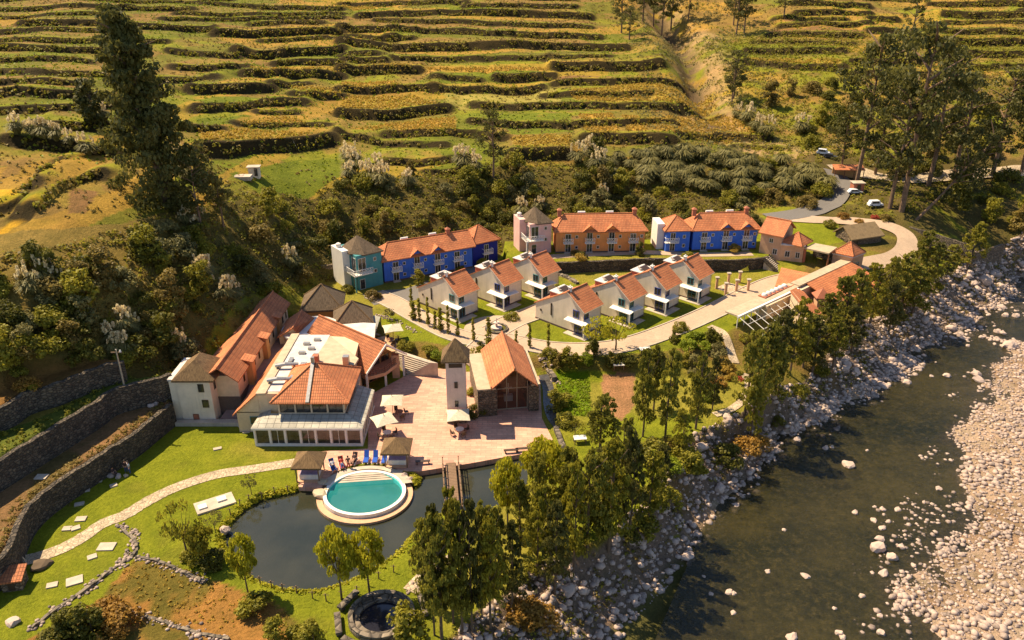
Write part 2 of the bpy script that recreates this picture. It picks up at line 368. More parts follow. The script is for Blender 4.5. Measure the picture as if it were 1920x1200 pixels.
def stone(name, c1, c2, scale=1.6, dark=.3, space='Object', bd=.15):
    m, t, bs, nd, lk = newmat(name); co = coord(nd, space)
    mp = nd.new('ShaderNodeMapping'); lk.new(co, mp.inputs[0]); mp.inputs['Scale'].default_value = (1,1,1.5)
    v = nd.new('ShaderNodeTexVoronoi'); v.inputs['Scale'].default_value = scale; lk.new(mp.outputs[0], v.inputs['Vector'])
    v2 = nd.new('ShaderNodeTexVoronoi'); v2.feature = 'DISTANCE_TO_EDGE'; v2.inputs['Scale'].default_value = scale; lk.new(mp.outputs[0], v2.inputs['Vector'])
    sp = nd.new('ShaderNodeSeparateColor'); lk.new(v.outputs['Color'], sp.inputs[0])
    col = mixc(nd, lk, sp.outputs[0], c1, c2); n1 = noise(nd, lk, co, .5, 4); col = mixc(nd, lk, 1.0, col, ramp(nd, lk, n1, .3, .7, (.7,.7,.7), (1.15,1.15,1.1)), 'MULTIPLY')
    col = mixc(nd, lk, ramp(nd, lk, v2.outputs[0], .0, .09), vary(c1, dark), col)
    lk.new(col, bs.inputs['Base Color']); bs.inputs['Roughness'].default_value = .9; bump(nd, lk, ramp(nd, lk, v2.outputs[0], 0, .2), bs, .9, bd); return m
def pave(name, c1, c2, mort, bw, bh, var=.3):
    m, t, bs, nd, lk = newmat(name); co = coord(nd)
    br = nd.new('ShaderNodeTexBrick'); lk.new(co, br.inputs['Vector']); br.inputs['Scale'].default_value = 1
    br.inputs['Brick Width'].default_value = bw; br.inputs['Row Height'].default_value = bh; br.inputs['Mortar Size'].default_value = .03
    br.inputs['Color1'].default_value = (*c1,1); br.inputs['Color2'].default_value = (*c2,1); br.inputs['Mortar'].default_value = (*mort,1)
    n1 = noise(nd, lk, co, .25, 6, .7); n2 = noise(nd, lk, co, 2.2, 4, .7)
    col = mixc(nd, lk, 1.0, br.outputs[0], ramp(nd, lk, n1, .3, .7, (1-var,)*3, (1.12,1.1,1.08)), 'MULTIPLY')
    col = mixc(nd, lk, ramp(nd, lk, n2, .55, .8), col, vary(c2, .6)); lk.new(col, bs.inputs['Base Color']); bs.inputs['Roughness'].default_value = .8
    bump(nd, lk, n2, bs, .3, .03); return m
def simple(name, c, rough=.6, metal=0, nscale=4, var=.2):
    m, t, bs, nd, lk = newmat(name); co = coord(nd); n1 = noise(nd, lk, co, nscale, 4)
    col = mixc(nd, lk, ramp(nd, lk, n1, .35, .7), vary(c, 1-var), vary(c, 1+var*.4)); lk.new(col, bs.inputs['Base Color'])
    bs.inputs['Roughness'].default_value = rough; bs.inputs['Metallic'].default_value = metal; return m
def thatch(name, c1, c2):
    m, t, bs, nd, lk = newmat(name); uv = coord(nd, 'UV'); mp = nd.new('ShaderNodeMapping'); lk.new(uv, mp.inputs[0]); mp.inputs['Scale'].default_value = (6,.9,1)
    n1 = noise(nd, lk, mp.outputs[0], 1.6, 5, .7); n2 = noise(nd, lk, uv, .8, 4)
    col = mixc(nd, lk, ramp(nd, lk, n1, .35, .68), c1, c2); col = mixc(nd, lk, ramp(nd, lk, n2, .5, .75), col, vary(c1, .8))
    lk.new(col, bs.inputs['Base Color']); bs.inputs['Roughness'].default_value = .95; bump(nd, lk, n1, bs, .9, .12); return m
def leafmat(name, c1, c2, tr=.35, nsc=.35):
    m, t, bs, nd, lk = newmat(name); co = coord(nd); oi = nd.new('ShaderNodeObjectInfo'); geo = nd.new('ShaderNodeNewGeometry')
    n1 = noise(nd, lk, co, nsc*3, 3); f = nd.new('ShaderNodeMath'); f.operation = 'MULTIPLY_ADD'; lk.new(geo.outputs['Random Per Island'], f.inputs[0]); f.inputs[1].default_value = .5; lk.new(n1, f.inputs[2])
    f2 = nd.new('ShaderNodeMath'); f2.operation = 'MULTIPLY_ADD'; lk.new(oi.outputs['Random'], f2.inputs[0]); f2.inputs[1].default_value = .3; lk.new(f.outputs[0], f2.inputs[2])
    col = ramp(nd, lk, f2.outputs[0], .45, 1.05, c1, c2); lk.new(col, bs.inputs['Base Color']); bs.inputs['Roughness'].default_value = .6; bs.inputs['Specular IOR Level'].default_value = .25
    tl = nd.new('ShaderNodeBsdfTranslucent'); lk.new(col, tl.inputs[0]); mx = nd.new('ShaderNodeMixShader'); mx.inputs[0].default_value = tr
    lk.new(bs.outputs[0], mx.inputs[1]); lk.new(tl.outputs[0], mx.inputs[2]); lk.new(mx.outputs[0], nd['Material Output'].inputs[0]); return m
M = dict(
 terracotta=tile('terracotta_tiles', (.74,.27,.10), (.64,.20,.07)), rust_tile=tile('rust_tiles', (.55,.19,.065), (.45,.14,.045), .3, .45),
 cream=plaster('cream_plaster', (.68,.51,.32)), beige=plaster('beige_plaster', (.74,.62,.46), .12), ochre=plaster('ochre_plaster', (.58,.30,.10)),
 peach=plaster('peach_plaster', (.62,.36,.20)), pink=plaster('pink_plaster', (.78,.46,.38)), teal=plaster('teal_plaster', (.07,.27,.27)), blue=plaster('blue_plaster', (.05,.16,.62)),
 deepblue=plaster('deep_blue_plaster', (.01,.02,.25)), orange=plaster('orange_plaster', (.78,.30,.08)), white=plaster('white_paint', (.80,.74,.64), .08), tower=plaster('tower_plaster', (.68,.52,.42)),
 flat=plaster('pale_flat_roof', (.62,.56,.50), .2), tan=simple('tan_panel_roof', (.50,.38,.24), .7, 0, 1.2), greyroof=simple('grey_panel_roof', (.34,.31,.24), .7, 0, 1.2),
 thatch=thatch('thatch', (.09,.05,.02), (.28,.17,.07)), slate=thatch('weathered_thatch', (.07,.045,.025), (.22,.15,.085)),
 stone=stone('field_stone', (.06,.045,.03), (.17,.125,.08), 2.2), bigstone=stone('boulder_wall', (.12,.095,.07), (.27,.21,.15), 1.0), ashlar=stone('stone_facade', (.16,.11,.07), (.30,.21,.13), 2.0),
 plaza=pave('plaza_paving', (.70,.39,.26), (.57,.29,.19), (.42,.24,.17), 1.3, .5), road=pave('road_paving', (.52,.38,.25), (.46,.32,.21), (.38,.27,.18), .4, .2, .2), walk=stone('flagstone_path', (.42,.31,.19), (.58,.45,.30), 2.2, .45, 'Object', .03),
 slab=plaster('concrete_slab', (.52,.42,.31), .25), asphalt_and_shade=simple('asphalt_and_shade', (.16,.14,.12), .9), wood=simple('weathered_wood', (.22,.13,.07), .8), brownwood=simple('brown_timber', (.20,.075,.03), .6),
 glass=None, frame=simple('window_frame_white', (.66,.62,.54), .5), tealframe=simple('window_frame_teal', (.04,.22,.24), .5), blueframe=simple('window_frame_blue', (.03,.06,.30), .5), darkframe=simple('dark_frame', (.06,.035,.02), .5),
 metal=simple('galvanised_metal', (.42,.40,.37), .4, .7), canvas=simple('cream_canvas', (.62,.54,.38), .9), bluefab=simple('blue_cushion', (.01,.08,.42), .8), red=simple('red_cloth', (.45,.03,.02), .8), plinth=simple('dark_plinth', (.12,.08,.06), .9),
 brick=plaster('brick_red_plaster', (.42,.14,.07)), skin=simple('skin', (.45,.24,.15), .6), hair=simple('dark_hair', (.02,.012,.008), .7), shirtw=simple('white_shirt', (.6,.58,.6), .8), jeans=simple('blue_trousers', (.05,.08,.20), .9), shirtd=simple('dark_shirt', (.06,.03,.03), .9),
 rock=stone('river_rock', (.30,.23,.19), (.55,.43,.36), .25, .8), carwhite=simple('white_car_paint', (.75,.75,.75), .25), tyre=simple('tyre_rubber', (.02,.02,.02), .8), cardark=simple('dark_car_paint', (.05,.05,.06), .25),
 bark=simple('bark', (.14,.09,.05), .9, 0, 3, .4), palebark=simple('pale_bark', (.22,.13,.07), .9, 0, 2, .4),
 l_bank=leafmat('bank_foliage', (.06,.068,.008), (.30,.265,.035), .45), l_euc=leafmat('eucalyptus_foliage', (.025,.032,.006), (.15,.135,.03), .4), l_willow=leafmat('willow_foliage', (.17,.19,.010), (.52,.46,.03), .45),
 l_bush=leafmat('bush_foliage', (.065,.072,.007), (.33,.285,.028), .45), l_dry=leafmat('dry_bush_foliage', (.085,.065,.014), (.28,.20,.045), .4), l_olive=leafmat('olive_foliage', (.07,.07,.02), (.27,.23,.075)),
 l_plume=leafmat('pampas_plumes', (.55,.44,.22), (.80,.66,.38), .4), l_corn=leafmat('ripe_corn', (.22,.155,.022), (.50,.33,.05), .4), l_orange=leafmat('orange_bush_foliage', (.17,.085,.014), (.40,.22,.035)),
 l_dark=leafmat('dark_hedge_foliage', (.035,.042,.005), (.17,.15,.018), .4), l_lawn=leafmat('bright_foliage', (.08,.11,.005), (.26,.30,.015)), l_rose=leafmat('flower_red', (.25,.03,.02), (.5,.10,.05)))
def glassmat():
    m, t, bs, nd, lk = newmat('window_glass'); co = coord(nd); n1 = noise(nd, lk, co, 1.5, 2)
    col = ramp(nd, lk, n1, .3, .7, (.01,.012,.012), (.06,.055,.05)); lk.new(col, bs.inputs['Base Color']); bs.inputs['Roughness'].default_value = .08; bs.inputs['Specular IOR Level'].default_value = .7; return m
M['glass'] = glassmat()
def watermat(name, c1, c2, rough, bsc, bst, alpha=None, nsc=.12, spec=.5):
    m, t, bs, nd, lk = newmat(name); co = coord(nd); n1 = noise(nd, lk, co, nsc, 5); n2 = noise(nd, lk, co, bsc, 4)
    lk.new(ramp(nd, lk, n1, .35, .65, c1, c2), bs.inputs['Base Color']); bs.inputs['Roughness'].default_value = rough; bs.inputs['Specular IOR Level'].default_value = spec; bump(nd, lk, n2, bs, bst, .08)
    if alpha is not None: bs.inputs['Alpha'].default_value = alpha
    return m
M['river'] = watermat('river_water', (.016,.014,.006), (.055,.042,.014), .16, 2.2, 1.0, .6, .09, .3)
def rivermat():
    m, t, bs, nd, lk = newmat('river_water_detail'); co = coord(nd); mp = nd.new('ShaderNodeMapping'); lk.new(co, mp.inputs[0]); mp.inputs['Rotation'].default_value = (0,0,.95); mp.inputs['Scale'].default_value = (.45,1,1)
    a = noise(nd, lk, mp.outputs[0], .12, 5, .65); b = noise(nd, lk, co, 1.7, 7, .8); c = noise(nd, lk, mp.outputs[0], 1.1, 5, .7)
    col = ramp(nd, lk, a, .35, .66, (.010,.012,.006), (.042,.034,.011)); col = mixc(nd, lk, ramp(nd, lk, b, .5, .68), col, (.075,.056,.018)); col = mixc(nd, lk, ramp(nd, lk, b, .34, .44, (1,1,1), (0,0,0)), col, (.008,.009,.005))
    lk.new(col, bs.inputs['Base Color']); bs.inputs['Roughness'].default_value = .14; bs.inputs['Specular IOR Level'].default_value = .35; bs.inputs['Alpha'].default_value = .72; bump(nd, lk, c, bs, 1.0, .16); return m
M['river'] = rivermat()
M['pondw'] = watermat('pond_water', (.024,.027,.016), (.045,.044,.026), .06, 1.2, .2, .95, .12, .6)
M['poolskin'] = watermat('pool_surface', (.02,.42,.42), (.06,.52,.48), .04, 2.5, .35, .3, .3)
M['poolw'] = watermat('pool_floor_tiles', (.08,.62,.60), (.16,.78,.72), .3, 2.5, .25, None, .5)
def groundmat():
    m, t, bs, nd, lk = newmat('ground'); co = coord(nd)
    at_ = nd.new('ShaderNodeAttribute'); at_.attribute_name = 'Col'
    n1 = noise(nd, lk, co, .35, 6, .7); n2 = noise(nd, lk, co, 2.6, 5, .75)
    col = mixc(nd, lk, 1.0, at_.outputs['Color'], ramp(nd, lk, n1, .3, .72, (.68,.72,.66), (1.28,1.18,1.2)), 'MULTIPLY')
    col = mixc(nd, lk, 1.0, col, ramp(nd, lk, n2, .3, .72, (.66,.7,.62), (1.28,1.25,1.2)), 'MULTIPLY')
    lk.new(col, bs.inputs['Base Color']); bs.inputs['Roughness'].default_value = .95; bs.inputs['Specular IOR Level'].default_value = .1; bump(nd, lk, n2, bs, 1.0, .35); return m
M['ground'] = groundmat()

# ------------------------------------------------------------------ ground sheet
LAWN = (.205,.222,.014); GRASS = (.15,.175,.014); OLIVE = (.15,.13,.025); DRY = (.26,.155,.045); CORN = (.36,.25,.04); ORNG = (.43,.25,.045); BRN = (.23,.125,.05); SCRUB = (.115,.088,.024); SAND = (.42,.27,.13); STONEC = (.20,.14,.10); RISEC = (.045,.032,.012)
def hp(pts): return [hit(u, v) for u, v in pts]
FIELDS = [(zA((1380,372),(1920,366),(1920,402),(1440,408)),CORN),(zA((1110,730),(1500,735),(1760,745),(1600,785),(1130,800)),CORN),(zA((1350,690),(1600,655),(1720,690),(1400,712)),ORNG),
 (zA((-60,1060),(60,1063),(115,1098),(60,1165),(-60,1205)),(.66,.36,.03)),([(-4,438),(28,405),(55,368),(96,368),(80,393),(46,417),(10,438)],(.66,.36,.03)),(zA((30,950),(180,868),(235,880),(100,980),(-20,1020)),DRY),
 (zA((-30,468),(420,458),(470,500),(-30,512)),DRY),(zA((900,95),(1180,110),(1180,145),(830,145)),OLIVE),(zA((400,1050),(560,1080),(480,1200),(380,1200)),BRN),
 (zA((1080,560),(1350,540),(1700,550),(1660,575),(1150,600)),GRASS),(zA((1100,660),(1420,650),(1300,700),(1110,700)),GRASS),(zA((1640,495),(1920,495),(1920,525),(1700,530)),CORN),
 (zB((0,362),(340,362),(400,380),(0,392)),CORN),(zB((440,358),(1180,358),(1140,400),(850,405),(560,395)),ORNG),(zB((1200,345),(1700,350),(1600,372),(1180,378)),DRY),
 (zB((0,540),(400,535),(545,580),(0,605)),CORN),(zB((0,462),(300,455),(330,485),(0,502)),ORNG),(zB((40,720),(400,682),(640,655),(645,765),(400,745),(200,735)),ORNG),
 (zB((580,490),(1200,490),(1250,575),(600,582)),(.33,.27,.06)),(zB((1280,508),(1920,508),(1920,582),(1330,565)),CORN),(zB((1330,640),(1530,640),(1565,745),(1390,752)),ORNG),
 (zB((1570,650),(1660,650),(1725,735),(1605,735)),ORNG),(zB((1700,670),(1920,660),(1920,745),(1780,742)),ORNG),(zB((955,760),(1290,760),(1290,825),(980,825)),CORN),
 (zB((870,640),(1280,640),(1300,745),(950,752)),GRASS),(zB((1200,440),(1800,445),(1900,468),(1200,462)),BRN),(zB((0,22),(0,50),(190,50),(190,30)),CORN),
 (zC((-10,508),(150,518),(195,600),(0,592)),CORN),(zC((-10,660),(200,640),(420,745),(0,745)),ORNG),(zC((360,320),(900,338),(880,368),(370,348)),CORN),(zC((420,225),(950,228),(940,245),(420,244)),DRY),
 (zC((470,165),(1020,165),(1000,195),(500,195)),BRN),(zC((560,110),(1040,110),(1040,140),(600,138)),BRN),([(430,325),(560,300),(640,290),(640,330),(560,385),(480,360)],GRASS),
 (zB((0,110),(900,110),(1400,120),(1380,130),(0,140)),DRY),(zB((0,232),(1400,228),(1400,245),(0,245)),DRY),(zB((0,290),(1500,290),(1500,310),(0,312)),OLIVE)]
def build_ground():
    gx1 = np.arange(-105, 135.01, .4); gy1 = np.arange(44, 176.01, .4)
    gx2 = np.arange(-345, 375.01, .8); gy2 = np.concatenate([np.arange(12, 44, 1.6), np.arange(44, 350, .8), np.arange(350, 560, 2.4)])
    Vs = []; Fs = []; cols = []; off = 0
    sand = [hit(u, v) for u, v in [(1235,20),(1280,90),(1310,170),(1340,250),(1420,275),(1500,310)]]
    fields = [(hp(p), c) for p, c in FIELDS]
    scrubP = hp([(-60,450),(120,430),(230,420),(380,385),(480,372),(560,385),(640,345),(780,330),(960,305),(1260,300),(1420,300),(1550,330)]) + [at(1550,392,5),at(1230,388,5),at(960,400,5),at(900,430,5),at(640,450,5),at(600,505,4),at(545,545,3.5),at(480,590,3.5),at(330,735,3),at(230,680,9),at(-60,760,9)]
    dryP = [at(u,v,0) for u,v in [(180,1130),(250,1050),(330,1062),(420,1095),(520,1135),(560,1165),(560,1260),(-30,1260),(60,1195)]]
    dirt = [at(u,v,0) for u,v in [(1128,706),(1190,704),(1190,760),(1165,790),(1132,770)]]
    crop = [at(u,v,0) for u,v in [(1040,702),(1105,705),(1107,780),(1052,778)]]
    w1 = W1t + W2b[::-1]; w2 = W2t + W3b[::-1]; w3 = W3t + W4b[::-1]
    bankP = [at(u,v,0) for u,v in [(820,1230),(900,1140),(965,1100),(990,1060),(1040,1048),(1125,1020),(1222,955),(1262,885),(1285,822),(1370,785),(1455,738),(1540,668),(1610,600),(1700,560),(1760,520),(1850,470),(1960,440)]] + [at(u,v,-5) for u,v in WL[::-1]]
    lawn2 = [at(u,v,3) for u,v in [(1480,430),(1560,425),(1590,460),(1500,480)]]
    g3 = [at(u,v,1) for u,v in [(1745,455),(1775,465),(1790,500),(1745,510)]]
    for gx, gy, inner in ((gx1, gy1, True), (gx2, gy2, False)):
        X, Y = np.meshgrid(gx, gy); info = {}; Z = height(X, Y, info); RM = info['rise']
        nx, ny = len(gx), len(gy); B = base_h(X, Y)
        n1 = fbm(X/14, Y/14, 21); n2 = fbm(X/4, Y/4, 31); n3 = fbm(X/45, Y/20, 41)
        c = np.zeros(X.shape+(3,))
        def put(mask, col, k=1.0):
            wv = (mask*k)[..., None] if mask.dtype != bool else (mask.astype(float)*k)[..., None]
            c[:] = c*(1-wv) + np.array(col)*wv
        put(np.ones(X.shape), (.23,.225,.02)); put(smooth(.46,.56,n3), (.20,.155,.03), .9); put(smooth(.5,.58,n1)*smooth(8,14,B), (.30,.19,.045), .75); put(smooth(.56,.68,n2), BRN, .55)
        # upper slopes drier
        put(smooth(22,36,B)*smooth(.38,.52,n1), (.24,.14,.045), .65)
        cellc = vn(np.floor(X/26+n3*2), np.floor(B/1.7), 71); put((cellc > .72)*smooth(9,13,B), (.42,.24,.04), .6); put((cellc < .22)*smooth(9,13,B), (.13,.16,.012), .6)
        for P, col in fields:
            m = inpoly(P, X, Y)
            if m.any(): put(m & ((n2 > .3) | (col[0] > .6)), col, .95)
        put(inpoly(scrubP, X, Y) & (n2 > .2), SCRUB, .95); put(inpoly(scrubP, X, Y)*smooth(.5,.58,n1), (.26,.18,.045), .85)
        D = segdist(sand, X, Y); put((1-smooth(3, 13, D+(n1-.5)*14))*smooth(.36,.5,n2), SAND, .8)
        rightr = smooth(70,90,X)*(1-smooth(18,24,B))*smooth(6,9,B); put(rightr*smooth(.42,.55,n2), (.24,.145,.05), .8); put(rightr*smooth(.55,.6,n1), SCRUB, .6)
        put(info['lip']*smooth(.35,.6,n3+.5*(n1-.5)), (.27,.29,.014), .75)
        put(np.exp(-(segdist(RAV, X, Y)/3.5)**2)*smooth(.3,.5,n2), (.10,.07,.04), .9)
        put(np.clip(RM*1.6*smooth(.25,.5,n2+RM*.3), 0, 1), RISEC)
        put((X > 62)*smooth(146,152,Y)*(B < 10)*smooth(.3,.5,n2+.2*n1), (.10,.075,.025), .9)
        put(inpoly(LOW, X, Y) | inpoly(PLAT, X, Y) | inpoly(BACK, X, Y), LAWN); put(inpoly(BEH, X, Y), SCRUB)
        lw = inpoly(LOW, X, Y) | inpoly(PLAT, X, Y); put(lw*smooth(.44,.62,n1), (.29,.24,.04), .8); put(lw*smooth(.62,.75,n2), (.17,.16,.02), .45)
        put(inpoly(w1, X, Y), (.26,.145,.065)); put(inpoly(w1, X, Y)*smooth(.5,.6,n2), (.15,.11,.035), .8); put(inpoly(w2, X, Y), (.11,.13,.02)); put(inpoly(w3, X, Y), (.26,.13,.04))
        put(inpoly(dryP, X, Y), (.34,.17,.045)); put(inpoly(dryP, X, Y)*smooth(.5,.62,n2), (.12,.11,.02), .85)
        put(inpoly(dirt, X, Y), (.36,.185,.09)); put(inpoly(crop, X, Y), (.13,.20,.004))
        put(inpoly(lawn2, X, Y) | inpoly(g3, X, Y), LAWN)
        put(inpoly(bankP, X, Y), STONEC); put(inpoly(bankP, X, Y)*smooth(.55,.66,n2), (.16,.10,.035), .7)
        rv = (Z < -4.0) & (X > 5); put(rv, STONEC)
        put(smooth(0,.5,-5.02-Z)*(X>5), (.13,.115,.035)); put(smooth(.3,1.0,-5.0-Z)*smooth(.45,.6,n2)*(X>5), (.06,.06,.02), .8)
        bm_ = (Z > -5.1) & (X > 20) & (Z < -2.5) & (Y < 165) & (~inpoly(bankP, X, Y)); put(bm_, (.40,.285,.205)); put(bm_*smooth(.45,.6,n2), (.26,.17,.10), .8); put(bm_*smooth(.55,.62,n1), (.50,.36,.26), .6)
        put(inpoly(POND, X, Y), (.05,.045,.02))
        idx = np.arange(nx*ny).reshape(ny, nx)
        q = np.stack([idx[:-1,:-1], idx[:-1,1:], idx[1:,1:], idx[1:,:-1]], -1).reshape(-1, 4)
        if not inner:
            cx = (X[:-1,:-1]+X[1:,1:])/2; cy = (Y[:-1,:-1]+Y[1:,1:])/2
            keep = ~((cx > gx1[0]) & (cx < gx1[-1]-.3) & (cy > gy1[0]) & (cy < gy1[-1]-.3)); q = q[keep.ravel()]
        else:
            global GRIDN; GRIDN = (gx, gy, Z)
        Vs.append(np.stack([X, Y, Z], -1).reshape(-1, 3)); Fs.append(q+off); cols.append(c.reshape(-1, 3)); off += nx*ny
        if not inner:
            global GRIDF; GRIDF = (gx, gy, Z, RM)
    V = np.concatenate(Vs); Q = np.concatenate(Fs); Cc = np.concatenate(cols)
    me = npmesh('ground', V, Q, M['ground'])
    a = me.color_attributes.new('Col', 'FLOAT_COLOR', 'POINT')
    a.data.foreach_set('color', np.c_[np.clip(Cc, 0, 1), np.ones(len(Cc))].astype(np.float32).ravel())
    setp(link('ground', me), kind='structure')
build_ground()
def hz(X, Y):       # fast bilinear terrain lookup
    X = np.atleast_1d(np.asarray(X, float)); Y = np.atleast_1d(np.asarray(Y, float))
    def lk_(g, X, Y):
        gx, gy, Z = g[:3]; i = np.clip(np.searchsorted(gx, X)-1, 0, len(gx)-2); j = np.clip(np.searchsorted(gy, Y)-1, 0, len(gy)-2)
        fx = np.clip((X-gx[i])/(gx[i+1]-gx[i]), 0, 1); fy = np.clip((Y-gy[j])/(gy[j+1]-gy[j]), 0, 1)
        return (Z[j,i]*(1-fx)+Z[j,i+1]*fx)*(1-fy)+(Z[j+1,i]*(1-fx)+Z[j+1,i+1]*fx)*fy
    gx, gy, _ = GRIDN; m = (X > gx[0]) & (X < gx[-1]) & (Y > gy[0]) & (Y < gy[-1])
    return np.where(m, lk_(GRIDN, X, Y), lk_(GRIDF, X, Y))
def h1(x, y): return float(hz(x, y)[0])
def pick(u, v):
    dx, dy, dz = ray(u, v); t = np.arange(60, 700, .4); d = (H+dz*t) < hz(dx*t, dy*t); i = int(np.argmax(d)) if d.any() else len(t)-1
    return dx*t[i], dy*t[i]
# ------------------------------------------------------------------ water
def sheet(name, P, z, mat, kind='structure', th=.0):
    b = MB(); n = len(P); A = sum(P[i][0]*P[(i+1)%n][1]-P[(i+1)%n][0]*P[i][1] for i in range(n))
    if A < 0: P = P[::-1]
    if th: b.prism(P, z-th, z)
    else: b.add([(x, y, z) for x, y in P], [tuple(range(n))])
    return setp(b.build(name, mat), kind=kind)
sheet('river_water', [(-5,20),(200,20),(230,160),(140,200),(60,150)], -5.0, M['river'])
sheet('pond_water', [(x, y) for x, y in [(min(p[0] for p in POND)-.1, min(p[1] for p in POND)-.1), (max(p[0] for p in POND)+.1, min(p[1] for p in POND)-.1),
      (max(p[0] for p in POND)+.1, max(p[1] for p in POND)+.1), (min(p[0] for p in POND)-.1, max(p[1] for p in POND)+.1)]], -.6, M['pondw'])
# ------------------------------------------------------------------ paths and paving
def smoothline(P, n=8):
    out = []
    for i in range(len(P)-1):
        p0 = P[max(i-1,0)]; p1 = P[i]; p2 = P[i+1]; p3 = P[min(i+2,len(P)-1)]
        for k in range(n):
            t = k/n; out.append(tuple(.5*((2*b)+(-a+c)*t+(2*a-5*b+4*c-d)*t*t+(-a+3*b-3*c+d)*t**3) for a,b,c,d in zip(p0,p1,p2,p3)))
    out.append(P[-1]); return out
def ribbon(name, P, wd, mat, lift=.05, kerb=None, kind='structure', jit=0):
    P = smoothline(P); b = MB(); L = []
    for i, p in enumerate(P):
        a = P[max(i-1,0)]; c = P[min(i+1,len(P)-1)]; dx, dy = c[0]-a[0], c[1]-a[1]; l = math.hypot(dx, dy) or 1
        nx, ny = -dy/l, dx/l; ww = (wd[0]+(wd[1]-wd[0])*i/(len(P)-1)) if isinstance(wd, tuple) else wd
        L.append([(p[0]+nx*ww*(s+ (random.uniform(-jit,jit) if abs(s) > .4 else 0)), p[1]+ny*ww*(s)) for s in (.5,.25,0,-.25,-.5)])
    zs = [[h1(*q) + lift for q in r] for r in L]
    zs = [[max(zs[j][k] for j in range(max(0,i-1),min(len(L),i+2))) for k in range(5)] for i in range(len(L))]
    vs = [(q[0], q[1], zs[i][k]) for i, r in enumerate(L) for k, q in enumerate(r)]
    b.add(vs, [(i*5+k, i*5+k+1, (i+1)*5+k+1, (i+1)*5+k) for i in range(len(L)-1) for k in range(4)])
    o = setp(b.build(name, mat), kind=kind)
    if kerb:
        for k in (0, 4):
            kb = MB()
            for i in range(len(L)-1):
                x0,y0 = L[i][k]; x1,y1 = L[i+1][k]; d = math.hypot(x1-x0,y1-y0) or 1; nx,ny = (y1-y0)/d*.1, -(x1-x0)/d*.1
                za, zb = zs[i][k]+.1, zs[i+1][k]+.1
                kb.add([(x0-nx,y0-ny,za-.4),(x0+nx,y0+ny,za-.4),(x1+nx,y1+ny,zb-.4),(x1-nx,y1-ny,zb-.4),(x0-nx,y0-ny,za),(x0+nx,y0+ny,za),(x1+nx,y1+ny,zb),(x1-nx,y1-ny,zb)],
                       [(4,5,6,7),(0,1,5,4),(1,2,6,5),(2,3,7,6),(3,0,4,7)])
            setp(kb.build('kerb', kerb), kind='structure')
    return o
A2 = lambda *p: [at(u,v,2) for u,v in p]
random.seed(5)
ribbon('path', A2((700,552),(735,566),(790,597),(850,627),(905,641)), 4.0, M['road'], .05, M['slab'])
ribbon('road', A2((900,628),(960,640),(1030,653),(1110,655),(1180,645),(1260,618),(1340,583),(1400,552),(1450,530),(1482,522)), (4.0,4.4), M['road'], .06, M['slab'])
ribbon('path', A2((925,622),(960,603),(1000,588),(1030,575),(1052,562)), 4.6, M['road'], .07, M['slab'])
ribbon('path', A2((915,636),(895,655))+[at(880,672,1.2),at(872,688,.2)], 3.6, M['road'], .08, M['slab'])
ribbon('shade_toned_path', A2((690,562),(720,556),(770,552),(815,536),(870,516),(935,498)), 5.5, M['asphalt_and_shade'], .04)  # dark grey puts the row's shade into the colour of the path
cx, cy = at(931, 618, 2)
sheet('path', [(cx+5.2*cos(a*pi/16), cy+5.2*sin(a*pi/16)) for a in range(32)], 2.09, M['road'])
ribbon('path', [at(u,v,0) for u,v in [(32,1055),(87,1040),(130,1022),(165,1001),(195,981),(234,966),(277,940),(321,918),(368,901),(416,888),(480,879),(562,866)]], 1.7, M['walk'], .05, None, 'structure', .05)
ribbon('road', [at(1440,408,5),at(1500,402,5),at(1540,390,5.2),at(1565,375,5.6),at(1575,352,6.2),at(1560,330,7)], 5.0, M['asphalt_and_shade'], .15)
ribbon('road', [at(1470,412,4.6),at(1530,417,4.4),at(1600,420,4.2),at(1655,428,4),at(1695,445,3.4),at(1700,465,3),at(1680,483,2.6),at(1640,495,2.4),at(1600,505,2)], 4.0, M['road'], .14)
ribbon('road', [at(1560,330,7),at(1600,326,7.2),at(1700,335,7.5),at(1850,325,8.2),at(1990,322,8.6)], 5.0, M['walk'], .2)
ribbon('path', [at(u,v,3.98) for u,v in [(1000,485),(1060,480),(1120,477),(1220,474),(1300,478),(1410,476)]], 2.2, M['road'], .06)
for P in (A2((1330,612),(1352,622),(1368,642),(1380,665)),):
    ribbon('path', P, 1.4, M['walk'], .08)
ribbon('path', [at(u,v,.3) for u,v in [(1395,700),(1405,720),(1395,745),(1370,765),(1340,775)]], 1.2, M['walk'], .1)
ribbon('path', [at(u,v,0) for u,v in [(770,1110),(800,1080),(840,1055),(870,1040)]], 1.8, M['walk'], .08)
PLZ = [at(u,v,0) for u,v in [(556,862),(556,850),(690,842),(692,742),(765,703),(809,683),(841,679),(900,683),(1012,700),(1016,785),(1043,838),(990,850),(880,870),(785,885),(762,884),(745,880),(720,870),(680,868),(645,878),(618,893),(602,916),(560,914)]]
sheet('plaza', PLZ, .08, M['plaza'], 'structure', .7)

